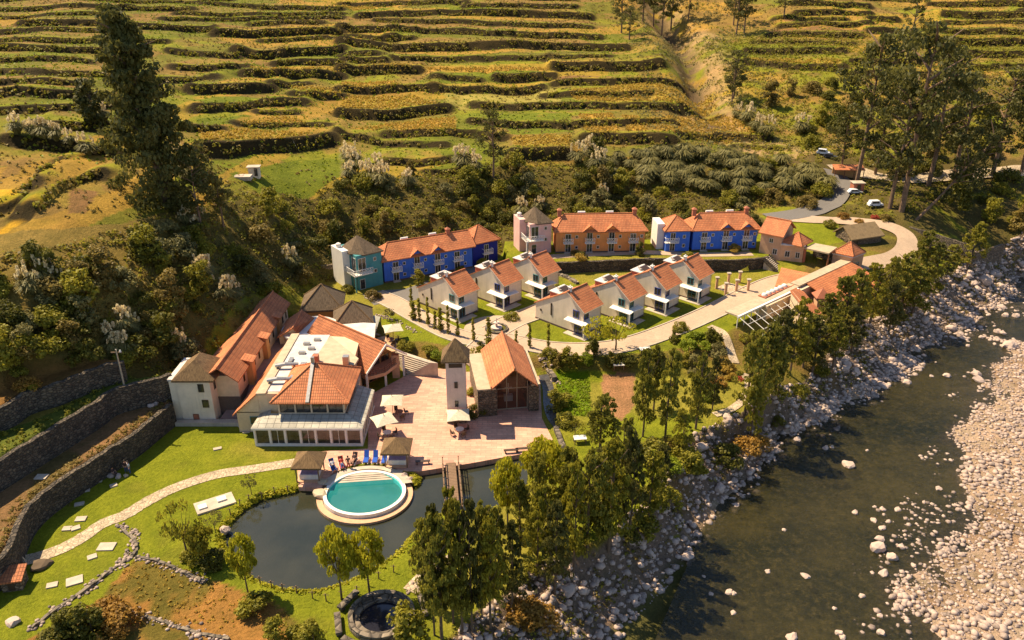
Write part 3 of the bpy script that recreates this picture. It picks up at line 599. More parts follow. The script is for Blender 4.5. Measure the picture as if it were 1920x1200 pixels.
# ------------------------------------------------------------------ windows and other building pieces
def win(root, p, ang, w, h, fr='frame', mull=1, name='window', tr=0, pane='glass', dep=.07):
    # p: bottom left corner on the wall, ang: wall direction (root space); outward normal is to the right of the direction
    b = MB(); t = .07; a = ang; o = empty if False else None
    b.box(0,w,-dep,.02,0,t).box(0,w,-dep,.02,h-t,h).box(0,t,-dep,.02,t,h-t).box(w-t,w,-dep,.02,t,h-t)
    for k in range(mull): xm = w*(k+1)/(mull+1); b.box(xm-.03,xm+.03,-dep,.02,t,h-t)
    if tr: b.box(t,w-t,-dep+.005,.015,h*.62-.025,h*.62+.025)
    f = b.build(name, M[fr], root, p, a)
    MB().box(t,w-t,-dep*.45,-dep*.3,t,h-t).build('pane', M[pane], f)
    return f
def balcony(root, x, z, w, y=0, dep=.9, mat='white'):
    b = MB().box(x-w/2, x+w/2, y-dep, y, z-.12, z); s = b.build('balcony', M[mat], root)
    r = MB(); n = max(3, int(w/.42))
    r.box(x-w/2, x+w/2, y-dep, y-dep+.06, z+.85, z+.93); r.box(x-w/2, x-w/2+.06, y-dep, y, z+.85, z+.93); r.box(x+w/2-.06, x+w/2, y-dep, y, z+.85, z+.93)
    for k in range(n+1):
        xx = x-w/2+.03+(w-.06)*k/n; r.box(xx-.03, xx+.03, y-dep+.005, y-dep+.055, z, z+.85)
        if k < n:
            x2 = x-w/2+.03+(w-.06)*(k+1)/n; r.tube([(xx,y-dep+.03,z+.05),(x2,y-dep+.03,z+.82)], .028, 4); r.tube([(x2,y-dep+.03,z+.05),(xx,y-dep+.03,z+.82)], .028, 4)
    r.build('railing', M['white'], s); return s
def cap(root, pts, r=.11, mat='terracotta'):
    b = MB()
    for a, c in pts: b.tube([a, c], r, 6)
    return b.build('ridge_cap', M[mat], root)
def hiproof(b, x0, x1, y0, y1, ze, zr, ov=.45, inset=None, th=.16):
    x0 -= ov; x1 += ov; y0 -= ov; y1 += ov
    w = x1-x0; d = y1-y0; i = min(w, d)/2 if inset is None else inset
    if w >= d: A = (x0+i,(y0+y1)/2,zr); B = (x1-i,(y0+y1)/2,zr)
    else: A = ((x0+x1)/2,y0+i,zr); B = ((x0+x1)/2,y1-i,zr)
    c = [(x0,y0,ze),(x1,y0,ze),(x1,y1,ze),(x0,y1,ze)]
    if abs(A[0]-B[0])+abs(A[1]-B[1]) < .05: b.slab([c[0],c[1],A],th).slab([c[1],c[2],A],th).slab([c[2],c[3],A],th).slab([c[3],c[0],A],th)
    elif w >= d: b.slab([c[0],c[1],B,A],th).slab([c[1],c[2],B],th).slab([c[2],c[3],A,B],th).slab([c[3],c[0],A],th)
    else: b.slab([c[0],c[1],A],th).slab([c[1],c[2],B,A],th).slab([c[2],c[3],B],th).slab([c[3],c[0],A,B],th)
    return [(c[0],A),(c[1],B if w >= d else A),(c[2],B),(c[3],A if w >= d else B),(A,B)]
def chimney(roof, x, y, z0, z1, s=.35, mat='brick'):
    b = MB().box(x-s,x+s,y-s,y+s,z0,z1).box(x-s-.12,x+s+.12,y-s-.12,y+s+.12,z1,z1+.12); b.add([(x-s-.1,y-s-.1,z1+.12),(x+s+.1,y-s-.1,z1+.12),(x+s+.1,y+s+.1,z1+.12),(x-s-.1,y+s+.1,z1+.12),(x,y,z1+.5)],[(0,1,4),(1,2,4),(2,3,4),(3,0,4)])
    return b.build('chimney', M[mat], roof)
def frame(p0, p1, z):
    x0, y0 = at(*p0, z); x1, y1 = at(*p1, z); return (x0, y0, z), math.atan2(y1-y0, x1-x0), math.hypot(x1-x0, y1-y0)

# ------------------------------------------------------------------ cottages
def cottage():
    r = empty('cottage', (0,0,0), 0)
    W, D = 4.3, 9.8; pk = 3.1; E0, Ep, E1 = 4.2, 6.5, 2.8
    b = MB(); P = [(0,0,0),(0,D,0),(0,D,E1),(0,pk,Ep),(0,0,E0)]
    b.wallpoly(P[::-1], (W,0,0)); b.build('wall', M['beige'], r)
    pl = MB().box(-.05, W+.05, -.05, D+.05, -.6, .28); pl.build('plinth', M['plinth'], r)
    rf = MB(); o = .35; sl = (Ep-E0)/pk; s2 = (Ep-E1)/(D-pk)
    rf.slab([(-o,-o,E0-o*sl+.16),(W+o,-o,E0-o*sl+.16),(W+o,pk,Ep+.16),(-o,pk,Ep+.16)], .16)
    rf.slab([(-.1,pk,Ep+.16),(W+o,pk,Ep+.16),(W+o,D+o,E1-o*s2+.16),(-.1,D+o,E1-o*s2+.16)], .16)
    roof = rf.build('roof', M['terracotta'], r)
    MB().tube([(-o,pk,Ep+.2),(W+o,pk,Ep+.2)], .12).build('ridge_cap', M['terracotta'], roof)
    MB().slab([(-o-.03,-o,E0-o*sl+.19),(-o+.09,-o,E0-o*sl+.19),(-o+.09,pk,Ep+.19),(-o-.03,pk,Ep+.19)], .2).build('verge', M['slab'], roof)
    MB().tube([(-o,-o-.06,E0-o*sl+.05),(W+o,-o-.06,E0-o*sl+.05)], .07, 6).tube([(W+.02,-.08,.1),(W+.02,-.08,E0-.3)], .05, 5).build('gutter', M['tan'], r)
    cb = MB().box(.2,.6,pk-.2,pk+.2,Ep,Ep+.75).box(.1,.7,pk-.3,pk+.3,Ep+.75,Ep+.85).box(.32,.48,pk-.1,pk+.1,Ep+.85,Ep+1.1); cb.build('chimney', M['white'], roof)
    ax = MB().box(.9, W, 4.9, 7.6, 3.2, 5.15); an = ax.build('stair_head', M['brick'], r)
    MB().box(.8, W+.1, 4.8, 7.7, 5.15, 5.27).build('flat_roof', M['flat'], an)
    eq = MB().slab([(1.6,5.2,5.5),(3.2,5.2,5.5),(3.2,6.2,5.9),(1.6,6.2,5.9)],.06).box(1.7,1.76,5.3,5.36,5.27,5.5).box(3.0,3.06,5.3,5.36,5.27,5.5).box(1.7,1.76,6.1,6.16,5.27,5.8).box(3.0,3.06,6.1,6.16,5.27,5.8)
    eq.build('solar_panel', M['darkframe'], r)
    MB().tube([(1.6,6.5,5.75),(3.2,6.5,5.75)], .22, 10).box(1.8,1.9,6.4,6.6,5.27,5.6).box(2.9,3.0,6.4,6.6,5.27,5.6).build('water_tank', M['white'], r)
    win(r, (0,2.05,2.65), -pi/2, 1.25, 1.3, 'tealframe', 1); win(r, (.12,0,2.65), 0, 1.15, 1.25, 'tealframe', 1)
    win(r, (0,6.6,1.6), -pi/2, .28, 2.1, 'darkframe', 0); win(r, (0,8.8,1.7), -pi/2, .3, .35, 'darkframe', 0)
    cn = MB().slab([(-1.0,-.95,2.28),(0,-.95,2.45),(0,3.1,2.45),(-1.0,3.1,2.28)],.12).slab([(0,-.95,2.45),(2.8,-.95,2.28),(2.8,0,2.45),(0,0,2.45)],.12)
    cn.build('canopy', M['white'], r)
    win(r, (0,1.75,.1), -pi/2, 1.6, 1.95, 'tealframe', 1, 'window', 1); win(r, (1.5,0,.3), 0, .1, .1, 'tealframe', 0) if False else None
    d = win(r, (.15,0,.05), 0, 1.3, 2.0, 'tealframe', 1, 'door'); MB().box(.58,.62,-.12,-.07,.95,1.1).build('handle', M['metal'], d)
    MB().box(-1.0,-.82,-.95,-.77,-.1,2.25).build('column', M['white'], r)
    MB().box(-1.2,3.0,-1.3,0,-.3,.06).box(-1.2,0,0,3.0,-.3,.06).build('porch', M['slab'], r)
    return r
def copy_tree(o, parent=None):
    c = o.copy(); C.objects.link(c)
    if parent: c.parent = parent
    for ch in KIDS.get(o.name, []): copy_tree(ch, c)
    return c
KIDS = {}
def index_kids():
    KIDS.clear()
    for o in bpy.data.objects:
        if o.parent: KIDS.setdefault(o.parent.name, []).append(o)
cot = cottage(); index_kids()
lab = ['cream tiled cottage with teal frames, nearest the poplar lined path left of the fountain','cream tiled cottage with blue framed windows, middle of the upper group of three',
 'cream tiled cottage with teal frames, nearest the pink tower house','cream tiled cottage with blue frames, front one in the row of four cottages',
 'second tiled cream cottage in the row of four, green framed windows','third tiled cream cottage in the row of four, blue framed windows','last tiled cream cottage in the row of four, nearest the six brick pillars']
cf = [(860,599),(944.5,577.5),(1016,559),(1092.5,630.5),(1177,607.5),(1244,585.5),(1305,565)]
for i, (u, v) in enumerate(cf):
    x, y = at(u, v, 2); c = cot if i == 0 else copy_tree(cot)
    c.location = (x, y, 2.02); c.rotation_euler = (0, 0, radians(47)); setp(c, lab[i], 'cottage', 'cream cottages along the curved road')
    if i in (1, 3, 5):
        for o in bpy.data.objects:
            if o.parent == c and o.name.split('.')[0] in ('window', 'door') and o.data.materials[0] == M['tealframe'] or (o.parent == c and o.name.split('.')[0] in ('window','door') and o.type == 'MESH' and i > 0 and len(o.material_slots) and o.material_slots[0].material == M['tealframe']):
                o.material_slots[0].link = 'OBJECT'; o.material_slots[0].material = M['blueframe']
# ------------------------------------------------------------------ two-storey rows with balconies
def rowhouse(name, label, p0, p1, z, dep, ze, zr, wall, xs, dormers, group=None, hip=(1,1), roofm='terracotta', chim=(), ov=.5):
    loc, rz, L = frame(p0, p1, z); r = empty(name, loc, rz, label, 'row house', group)
    MB().box(0, L, 0, dep, -.6, ze).build('wall', M[wall], r); MB().box(-.06, L+.06, -.06, dep+.06, -.7, .3).build('plinth', M['plinth'], r)
    b = MB(); x0, x1, y0, y1 = -ov, L+ov, -ov, dep+ov; m = (y0+y1)/2; i0 = 2.2*hip[0]; i1 = 2.2*hip[1]
    A = (x0+i0, m, zr); B = (x1-i1, m, zr); c = [(x0,y0,ze),(x1,y0,ze),(x1,y1,ze),(x0,y1,ze)]
    b.slab([c[0],c[1],B,A],.16).slab([c[2],c[3],A,B],.16)
    (b.slab([c[1],c[2],B],.16) if hip[1] else b.wallpoly([(L,0,ze-.1),(L,dep,ze-.1),(L,m,zr-.16)],(-.2,0,0)))
    (b.slab([c[3],c[0],A],.16) if hip[0] else None)
    roof = b.build('roof', M[roofm], r); cap(roof, [(A,B),(c[0],A),(c[1],B)])
    sl = (zr-ze)/(m-y0)
    for dx in dormers:
        w = 1.35; zt = ze+1.15; yb = y0+(zt-ze)/sl+.2
        d = MB().wallpoly([(dx-w+.15,-.05,ze-.5),(dx+w-.15,-.05,ze-.5),(dx+w-.15,-.05,ze),(dx,-.05,zt-.1),(dx-w+.15,-.05,ze)], (0,.25,0)); dd = d.build('dormer', M[wall], r)
        MB().slab([(dx-w-.15,y0-.1,ze+.02),(dx,y0-.1,zt+.12),(dx,yb,zt+.12),(dx-w-.15,y0+.3,ze+.02)],.12).slab([(dx,y0-.1,zt+.12),(dx+w+.15,y0-.1,ze+.02),(dx+w+.15,y0+.3,ze+.02),(dx,yb,zt+.12)],.12).build('dormer_roof', M[roofm], dd)
    for k, x in enumerate(xs):
        z2 = ze*.5
        dr = win(r, (x-.55,0 if x not in dormers else -.06,z2+.05), 0, 1.1, 1.55 if x not in dormers else 2.1, 'frame', 1, 'balcony_door'); balcony(r, x, z2, 1.9)
        d = win(r, (x-.55,0,.1), 0, 1.1, 1.75, 'frame', 1, 'door'); MB().box(-.15,1.25,-.6,-.03,-.4,.02).build('doorstep', M['slab'], d)
        win(r, (x+1.35,0,z2+.75), 0, .55, .6, 'frame', 0); win(r, (x+1.35,0,.8), 0, .55, .6, 'frame', 0)
    for q in chim: chimney(roof, q, m, zr-.5, zr+.7)
    for q in (L*.3, L*.62): MB().tube([(q-.7,m+.5,zr+.1),(q+.7,m+.5,zr+.1)], .26, 8).box(q-.6,q-.5,m+.35,m+.65,zr-.5,zr).box(q+.5,q+.6,m+.35,m+.65,zr-.5,zr).build('water_tank', M['white'], roof)
    return r, L
def towerhouse(name, label, pc, pr, pl, z, ht, apex, wall, roofm='slate', porchcol='white'):
    # corner pc, right facade to pr, left facade back to pl
    loc, rz, L = frame(pc, pr, z); lx, ly = at(*pl, z); dl = math.hypot(lx-loc[0], ly-loc[1]); r = empty(name, loc, rz, label, 'house')
    D = min(dl, 7.5); MB().prism([(0,0),(L,0),(L,D),(0,D)], -.6, ht).build('wall', M[wall], r)
    MB().box(-1.3, 0, D*.38, D, -.6, ht+.35).build('stair_wall', M['pink' if wall == 'pink' else 'white'], r)
    b = MB(); o = .35; A = (L*.42, D*.45, apex); c = [(-o,1.6,ht+.05),(1.4,-o,ht+.05),(L+o,-o,ht+.05),(L+o,D*.8,ht+.05),(-o,D*.8,ht+.05)]
    for i in range(5): b.slab([c[i],c[(i+1)%5],A],.2)
    roof = b.build('roof', M[roofm], r)
    z2 = ht*.5
    s = MB().prism([(-1.0,2.6),(-1.0,-1.0),(2.6,-1.0),(2.6,0),(0,0),(0,2.6)], z2-.2, z2).build('balcony', M['white'], r)
    rr = MB()
    for (xa,ya,xb,yb) in ((-1,2.6,-1,-1),(-1,-1,2.6,-1)):
        n = 7
        rr.tube([(xa,ya,z2+.9),(xb,yb,z2+.9)], .05, 4)
        for k in range(n+1):
            f = k/n; q = (xa+(xb-xa)*f, ya+(yb-ya)*f); rr.tube([(*q,z2),(*q,z2+.9)], .035, 4)
            if k < n: g = (k+1)/n; q2 = (xa+(xb-xa)*g, ya+(yb-ya)*g); rr.tube([(*q,z2+.05),(*q2,z2+.85)], .03, 4); rr.tube([(*q2,z2+.05),(*q,z2+.85)], .03, 4)
    rr.build('railing', M['white'], s)
    win(r, (.25,0,z2+.05), 0, 1.5, ht*.5-.6, 'frame', 1, 'balcony_door'); win(r, (0,1.8,z2+.05), -pi/2, 1.5, ht*.5-.6, 'frame', 1, 'balcony_door')
    for zz in (z2+1.6, z2-.6): win(r, (L*.66,0,zz), 0, .6, .7, 'frame', 0)
    d = win(r, (.35,0,.05), 0, 1.0, 1.9, 'frame', 0, 'door'); win(r, (0,1.5,.3), -pi/2, 1.0, 1.6, 'frame', 0)
    MB().box(-.95,-.75,-.95,-.75,-.3,z2-.2).build('column', M['teal' if wall=='teal' else 'white'], r)
    MB().lathe([(.45,ht+.2),(.45,ht+1.0),(.2,ht+1.15)], (-.65,D*.75,0), 12).build('water_tank', M['white'], r)
    return r
towerhouse('tower_house', 'teal three storey tower house with weathered pyramid roof and white corner balcony', (673,544.6), (719,532.5), (633,524), 2, 6.4, 9.0, 'teal')
r, L = rowhouse('row_house', 'bright blue row house with four white balconies beside the teal tower house', (722,531), (886,501.5), 2, 5.5, 4.3, 6.6, 'blue', (2.2, 6.3, 10.3, 14.2), (6.3, 10.3), 'two storey row houses', (1,0), chim=(13.6,))
loc, rz, L = frame((888,498.5), (934,488), 2)
r = empty('corner_house', loc, rz, 'dark blue corner house with pyramid tiled roof at the end of the left blue row', 'house')
MB().box(0,L,.2,5.4,-.6,4.3).build('wall', M['deepblue'], r); b = MB(); e_ = hiproof(b,0,L,.2,5.4,4.35,6.9,.5); ro = b.build('roof', M['terracotta'], r); cap(ro, e_[:4])
win(r, (L*.45,.2,2.1), 0, 1.0, 1.6, 'frame', 1, 'balcony_door'); balcony(r, L*.55, 2.05, 2.0, .2); win(r, (L*.45,.2,.1), 0, 1.0, 1.7, 'frame', 1, 'door')
towerhouse('tower_house', 'pale pink three storey tower house with brown pyramid roof and corner balcony', (993,477.5), (1033,473), (962,461), 4, 6.0, 8.6, 'pink')
rowhouse('row_house', 'orange row house with tiled roof, two dormer gables and four white balconies', (1042,474.5), (1207,472), 4, 5.5, 4.3, 6.9, 'orange', (2.3, 6.4, 10.6, 14.7), (6.4, 10.6), 'two storey row houses', (1,1), chim=(.8, 15.2))
loc, rz, L = frame((1247,472), (1291,470.5), 4)
r = empty('corner_house', loc, rz, 'blue corner house with pyramid tiled roof and white end wall beside the orange row', 'house')
MB().box(0,L,0,5.4,-.6,4.2).build('wall', M['blue'], r); b = MB(); e_ = hiproof(b,0,L,0,5.4,4.25,6.4,.5); ro = b.build('roof', M['terracotta'], r); cap(ro, e_[:4])
MB().box(-1.4,-.02,1.5,5.6,-.6,5.1).build('end_wall', M['white'], r)
win(r, (.8,0,2.2), 0, 1.0, 1.6, 'frame', 1, 'balcony_door'); balcony(r, 1.0, 2.05, 2.6); win(r, (.8,0,.1), 0, 1.0, 1.7, 'frame', 1, 'door'); win(r, (3.2,0,2.6), 0, .6, .7, 'frame', 0); win(r, (3.2,0,.8), 0, .6, .7, 'frame', 0)
rowhouse('row_house', 'blue row house with three white balconies and two dormers beside the peach house', (1297,470.5), (1416,467), 4, 5.5, 4.2, 6.7, 'blue', (2.2, 6.4, 10.4), (6.4, 10.4), 'two storey row houses', (1,1), chim=(.6, 10.9))

# ------------------------------------------------------------------ buildings laid out in plan
class Plan:
    def __init__(s, name, label, cat, loc): s.l = loc; s.r = empty(name, loc, 0, label, cat)
    def sub(s, p): return (p[0]-s.l[0], p[1]-s.l[1], (p[2] if len(p) > 2 else 0)-s.l[2])
    def slab(s, name, mat, P, th=.18, parent=None): return MB().slab([s.sub(p) for p in P], th).build(name, M[mat], parent or s.r)
    def block(s, name, mat, P, z0, z1, parent=None): return MB().prism([s.sub(p)[:2] for p in P], z0-s.l[2], z1-s.l[2]).build(name, M[mat], parent or s.r)
    def win(s, p, ang, w, h, *a, **k): return win(s.r, s.sub(p), ang, w, h, *a, **k)
    def cap(s, parent, pts, rr=.12, mat='terracotta'): return cap(parent, [(s.sub(a), s.sub(b)) for a, b in pts], rr, mat)
q1 = lambda x, y, z: (*at(300+x/3, 500+y/3, z), z)
e = lambda x, y, z: (*at(1360+x/6, 380+y/6, z), z)
s_ = lambda x, y, z: (*at(1340+x/6, 500+y/6, z), z)
q5 = lambda x, y, z: (*at(660+x/3.75, 580+y/3.75, z), z)
rr_ = lambda x, y, z: (*at(560+x/8, 520+y/8, z), z)
# long guest wing
g = Plan('guest_wing', 'long cream guest wing with terracotta gable roof beside the bushy slope', 'building', (-41,90,0))
g.block('wall', 'cream', [(-41.6,92),(-36.1,92),(-35.6,115.5),(-41.0,115.5)], -1, 5.2)
g.block('upper_wall', 'cream', [(-39.4,92.02),(-36.12,92.02),(-35.62,115.48),(-39.0,115.48)], 5.2, 6.0)
g.block('plinth', 'plinth', [(-40.9,91.9),(-36.02,91.9),(-35.52,115.6),(-40.4,115.6)], -1, 2.9)
ro = g.slab('roof', 'rust_tile', [(-38.0,90.6,7.9),(-37.6,116.0,7.9),(-35.1,116.0,5.9),(-35.5,90.6,5.9)][::-1])
r2 = g.slab('roof', 'terracotta', [(-42.3,91.0,4.95),(-41.6,116.0,4.95),(-37.62,116.0,7.9),(-38.02,90.6,7.9)][::-1])
g.cap(ro, [((-38.0,90.6,7.95),(-37.6,116.0,7.95))])
b = MB().wallpoly([g.sub(p) for p in ((-40.4,115.7,5.9),(-35.5,115.7,5.9),(-37.6,115.7,7.7))], (0,.2,0)).build('gable', M['cream'], g.r)
for yy in (95.5, 102.5, 109.6):
    bx = g.block('projecting_bay', 'ochre', [(-36.3,yy),(-35.2,yy),(-35.2,yy+1.3),(-36.3,yy+1.3)], 2, 6.3)
    g.slab('bay_roof', 'terracotta', [(-37.4,yy-.3,7.0),(-34.9,yy-.3,6.35),(-34.9,yy+1.6,6.35),(-37.4,yy+1.6,7.0)], .14, bx)
for yy in (94, 98.5, 100.6, 105.2, 107.4, 112.4, 114.2): g.win((-35.97+.0213*(yy-98),yy,4.0), pi/2-.02, .5, 1.0, 'darkframe', 0)
g.slab('lean_to', 'terracotta', [q1(215,480,4.2), q1(320,475,4.2), q1(400,370,5.4), q1(330,370,5.2)], .2)
# thatched end tower of the guest wing
g = Plan('end_tower', 'three storey cream block with thatched roof at the near end of the guest wing', 'building', (-42,90,0))
fl = at(333,797,0); fr = at(406,792,0); x0 = fl[0]+.6; x1 = fr[0]; y0 = 90.2
g.block('wall', 'beige', [(x0,y0),(x1,y0),(x1+.3,y0+5.2),(x0,y0+5.2)], -1, 6.4)
g.block('plinth', 'slab', [(x0-1,y0-.25),(x1+2.4,y0-.25),(x1+2.4,y0),(x0-1,y0)], -1, .25)
g.block('side_wing', 'beige', [(x0-1.1,y0+.3),(x0,y0+.3),(x0,y0+6.2),(x0-1.1,y0+6.2)], -1, 6.1)
g.block('side_parapet', 'flat', [(x0-1.2,y0+.2),(x0+.02,y0+.2),(x0+.02,y0+6.3),(x0-1.2,y0+6.3)], 6.1, 6.35)
b = MB(); hiproof(b, x0+42-.1, x1+42+.35, y0-90, y0-90+5.2, 6.45, 8.6, .35, 2.0, .25); tr_ = b.build('roof', M['thatch'], g.r)
g.win((x0+2.7,y0,4.6), 0, .75, 1.2, 'darkframe', 0, pane='glass'); g.win((x0+2.9,y0,2.3), 0, .85, 1.15, 'darkframe', 0); g.win((x0+1.4,y0,.45), 0, .75, .85, 'brownwood', 0, 'hatch', pane='brick')
g.win((x1+.05,y0+1,4.4), pi/2-.07, .5, 1.0, 'darkframe', 0); g.win((x1+.12,y0+2,1.6), pi/2-.07, .6, 2.0, 'brownwood', 0, 'door')
# lane between the wings
P = [q1(335,868,.1), q1(412,868,.1), q1(470,700,2.9), q1(640,470,3.0), q1(745,300,3.0), q1(700,300,3.0), q1(560,510,3.0), q1(430,690,2.9)]
zl = MB(); L1 = [(-38.9,90.4,.15),(-36.2,96,2.9),(-35.9,104,3.0),(-35.4,118,3.0)]; L2 = [(-34.6,90.4,.15),(-33.9,96,2.9),(-33.5,104,3.0),(-33.0,118,3.0)]
for i in range(3): zl.slab([L1[i],L2[i],L2[i+1],L1[i+1]], 1.0)
setp(zl.build('lane', simple('lane_paving', (.30,.19,.15), .9, 0, 1.5)), kind='structure')
g = Plan('retaining_wall', 'low curved stone retaining wall at the foot of the guest wing lane', 'wall', (-37,90,0))
g.block('wall', 'slab', [(-44.6,89.2),(-36,89.2),(-34.9,88.2),(-34.7,88.6),(-35.8,90.2),(-44.6,89.9)], -.5, .55)
# restaurant
g = Plan('restaurant', 'restaurant building with pyramid tiled roof, glass veranda and flat kitchen roofs', 'restaurant', (-25,86,0))
g.block('wall', 'cream', [(-35.3,87.9),(-20.9,87.9),(-20.9,96),(-22,104),(-32.3,105),(-34.0,100)], -.5, 3.0)
g.block('kitchen_wall', 'cream', [(-32.4,87.95),(-29.6,87.95),(-29.6,96),(-21.6,96),(-22,104),(-32.2,105)], 3.0, 5.7)
MB().wallpoly([g.sub(p) for p in ((-35.3,87.9,2.9),(-32.3,87.9,2.9),(-32.3,87.9,5.7))], (0,.25,0)).build('gable', M['cream'], g.r)
g.slab('roof', 'terracotta', [(-35.75,87.5,2.75),(-32.35,87.5,5.85),(-32.1,101.5,5.85),(-33.6,101.5,4.4),(-34.4,97,3.6)])
fr_ = g.slab('flat_roof', 'flat', [(-31.2,88.3,5.8),(-27,88.3,5.8),(-26.5,104.7,5.8),(-31.1,104.7,5.8)], .12)
g.slab('flat_roof', 'tan', [(-32.4,87.6,5.9),(-31.15,87.6,5.95),(-31.0,104.9,5.95),(-32.15,104.9,5.9)], .3)
g.slab('flat_roof', 'tan', [(-26.3,104.0,5.98),(-27.2,95,5.98),(-21.2,95.2,5.98),(-21.0,97.0,5.98)], .3)
g.win((-33.7,87.9,1.2), 0, 1.4, 1.15, 'tealframe', 0)
for (x, y, w, d, h) in ((-28.8,90.5,.9,.9,.7),(-28.2,93.8,.8,.8,.9),(-29.6,98.5,.9,.5,.35),(-28.6,99.8,.9,.5,.35),(-29.6,101.3,.9,.5,.35),(-28.4,102.6,.9,.5,.35),(-27.4,97.0,.6,1.4,.3),(-30.4,96,.5,1.2,.3)):
    g.block('roof_vent', 'metal', [(x,y),(x+w,y),(x+w,y+d),(x,y+d)], 5.8, 5.8+h)
for y in (90.3, 94.3):
    MB().tube([g.sub(p) for p in ((-31.6,y,6.3),(-30.3,y+.1,6.5),(-28.6,y+.3,6.4))], [.3,.28,.22], 10).build('exhaust_duct', M['metal'], g.r)
MB().box(*[c for c in (2.2,3.0,9.2,10.0)], 5.5, 7.1).build('roof_vent', M['metal'], g.r)
g.block('chimney', 'brick', [(-27.0,95.6),(-26.2,95.6),(-26.2,96.4),(-27.0,96.4)], 5.7, 7.0)
g.block('clerestory_sill', 'cream', [(-29.6,87.0),(-21.2,87.0),(-21.2,95.4),(-29.6,95.4)], -.5, 3.45)
for k in range(5): xx = -29.6+8.2*k/4; g.block('post', 'cream', [(xx,87.0),(xx+.22,87.0),(xx+.22,87.25),(xx,87.25)], 3.45, 5.25)
for k in range(4): g.win((-29.36+8.2*k/4,87.12,3.47), 0, 1.8, 1.6, 'darkframe', 1)
g.block('inner_wall', 'ochre', [(-29.5,87.6),(-21.3,87.6),(-21.3,95.3),(-29.5,95.3)], 3.45, 5.15)
b = MB(); ed = hiproof(b, -29.8+25, -21.0+25, 86.9-86, 95.2-86, 5.22, 8.45, .55); ro = b.build('pyramid_roof', M['terracotta'], g.r); cap(ro, ed[:4], .13)
m0 = ((ed[0][1][0]), ed[0][1][1], 8.6)
MB().slab([(m0[0]-.22,.36,5.4),(m0[0]+.22,.36,5.4),(m0[0]+.22,m0[1],8.67),(m0[0]-.22,m0[1],8.67)], .12).box(m0[0]-.2,m0[0]+.2,m0[1]-.2,m0[1]+.2,8.4,9.3).build('ridge_flashing', M['metal'], ro)
# glass veranda
vm = tile('veranda_roof_panels', (.50,.47,.38), (.40,.38,.31), .95, .8)
vr = MB().slab([g.sub(p) for p in ((-32.5,84.5,2.75),(-18.6,84.5,2.75),(-20.9,87.0,3.35),(-30.6,87.0,3.35))], .12).slab([g.sub(p) for p in ((-18.6,84.5,2.75),(-18.6,94.0,2.75),(-20.9,94.4,3.35),(-20.9,87.0,3.35))], .12)
vr.slab([g.sub(p) for p in ((-32.5,84.5,2.75),(-30.6,87.0,3.35),(-30.8,87.9,3.35),(-32.3,87.9,2.8))], .12)
vr.build('veranda_roof', vm, g.r)
fb = MB().box(-7.5,6.4,-1.55,-1.4,2.45,2.72).box(6.25,6.4,-1.4,8.0,2.45,2.72); fb.build('fascia', M['white'], g.r)
g.block('veranda_base', 'white', [(-32.3,84.6),(-18.75,84.6),(-18.75,94),(-19,94),(-19,84.85),(-32.3,84.85)], -.3, .3)
n = 7
for k in range(n+1):
    xx = -32.3+13.35*k/n; g.block('post', 'white', [(xx,84.6),(xx+.2,84.6),(xx+.2,84.8),(xx,84.8)], .3, 2.5)
    if k < n: g.win((xx+.22,84.75,.32), 0, 13.35/n-.24, 2.15, 'frame', 1 if k%2 else 0, 'window')
for k in range(8):
    yy = 85.2+8.6*k/8; g.block('post', 'white', [(-18.95,yy),(-18.75,yy),(-18.75,yy+.2),(-18.95,yy+.2)], .3, 2.5); g.win((-18.87,yy+.2,.32), pi/2, .85, 2.15, 'frame', 0, 'window')
g.block('curtain', 'canvas', [(-31.9,85.1),(-31.1,85.1),(-31.1,85.2),(-31.9,85.2)], .3, 2.4); g.block('curtain', 'canvas', [(-27.9,85.1),(-27.2,85.1),(-27.2,85.2),(-27.9,85.2)], .3, 2.4); g.block('curtain', 'canvas', [(-20.3,85.1),(-19.5,85.1),(-19.5,85.2),(-20.3,85.2)], .3, 2.4)
# bar hall
hx, hy, ha = -20.3, 97.6, atan2(8.5,-10.1)
g = Plan('bar_hall', 'open fronted bar hall with wide terracotta gable roof, balcony and timber rail', 'building', (hx,hy,0))
d = (cos(ha), sin(ha)); nrm = (d[1], -d[0])
def Q(a, n_, z): return (hx+d[0]*a+nrm[0]*n_, hy+d[1]*a+nrm[1]*n_, z)
g.block('wall', 'ochre', [Q(2.2,.5,0)[:2],Q(2.2,6.6,0)[:2],Q(14,6.6,0)[:2],Q(14,.5,0)[:2]], -.4, 3.5)
g.block('floor_slab', 'peach', [Q(.3,.4,0)[:2],Q(-.6,3.0,0)[:2],Q(.3,6.6,0)[:2],Q(2.3,6.6,0)[:2],Q(2.3,.4,0)[:2]], 1.9, 2.4)
MB().wallpoly([g.sub(Q(2.1,.4,3.4)),g.sub(Q(2.1,6.7,3.4)),g.sub(Q(2.1,3.6,5.9))], g.sub((hx+d[0]*.2,hy+d[1]*.2,0))).build('gable', M['ochre'], g.r)
ro = g.slab('roof', 'rust_tile', [Q(-.4,-.3,3.5),Q(14.6,-.3,3.5),Q(14.6,3.6,6.6),Q(-.4,3.6,6.6)][::-1], .2)
g.slab('roof', 'terracotta', [Q(-.4,3.6,6.6),Q(14.6,3.6,6.6),Q(14.6,7.3,3.6),Q(-.4,7.3,3.6)][::-1], .2)
g.cap(ro, [(Q(-.4,3.6,6.65),Q(14.6,3.6,6.65))])
MB().slab([g.sub(p) for p in (Q(-.55,-.3,3.6),Q(-.4,-.3,3.6),Q(-.4,3.6,6.7),Q(-.55,3.6,6.7))][::-1], .3).slab([g.sub(p) for p in (Q(-.55,3.6,6.7),Q(-.4,3.6,6.7),Q(-.4,7.3,3.7),Q(-.55,7.3,3.7))][::-1], .3).build('bargeboard', M['white'], ro)
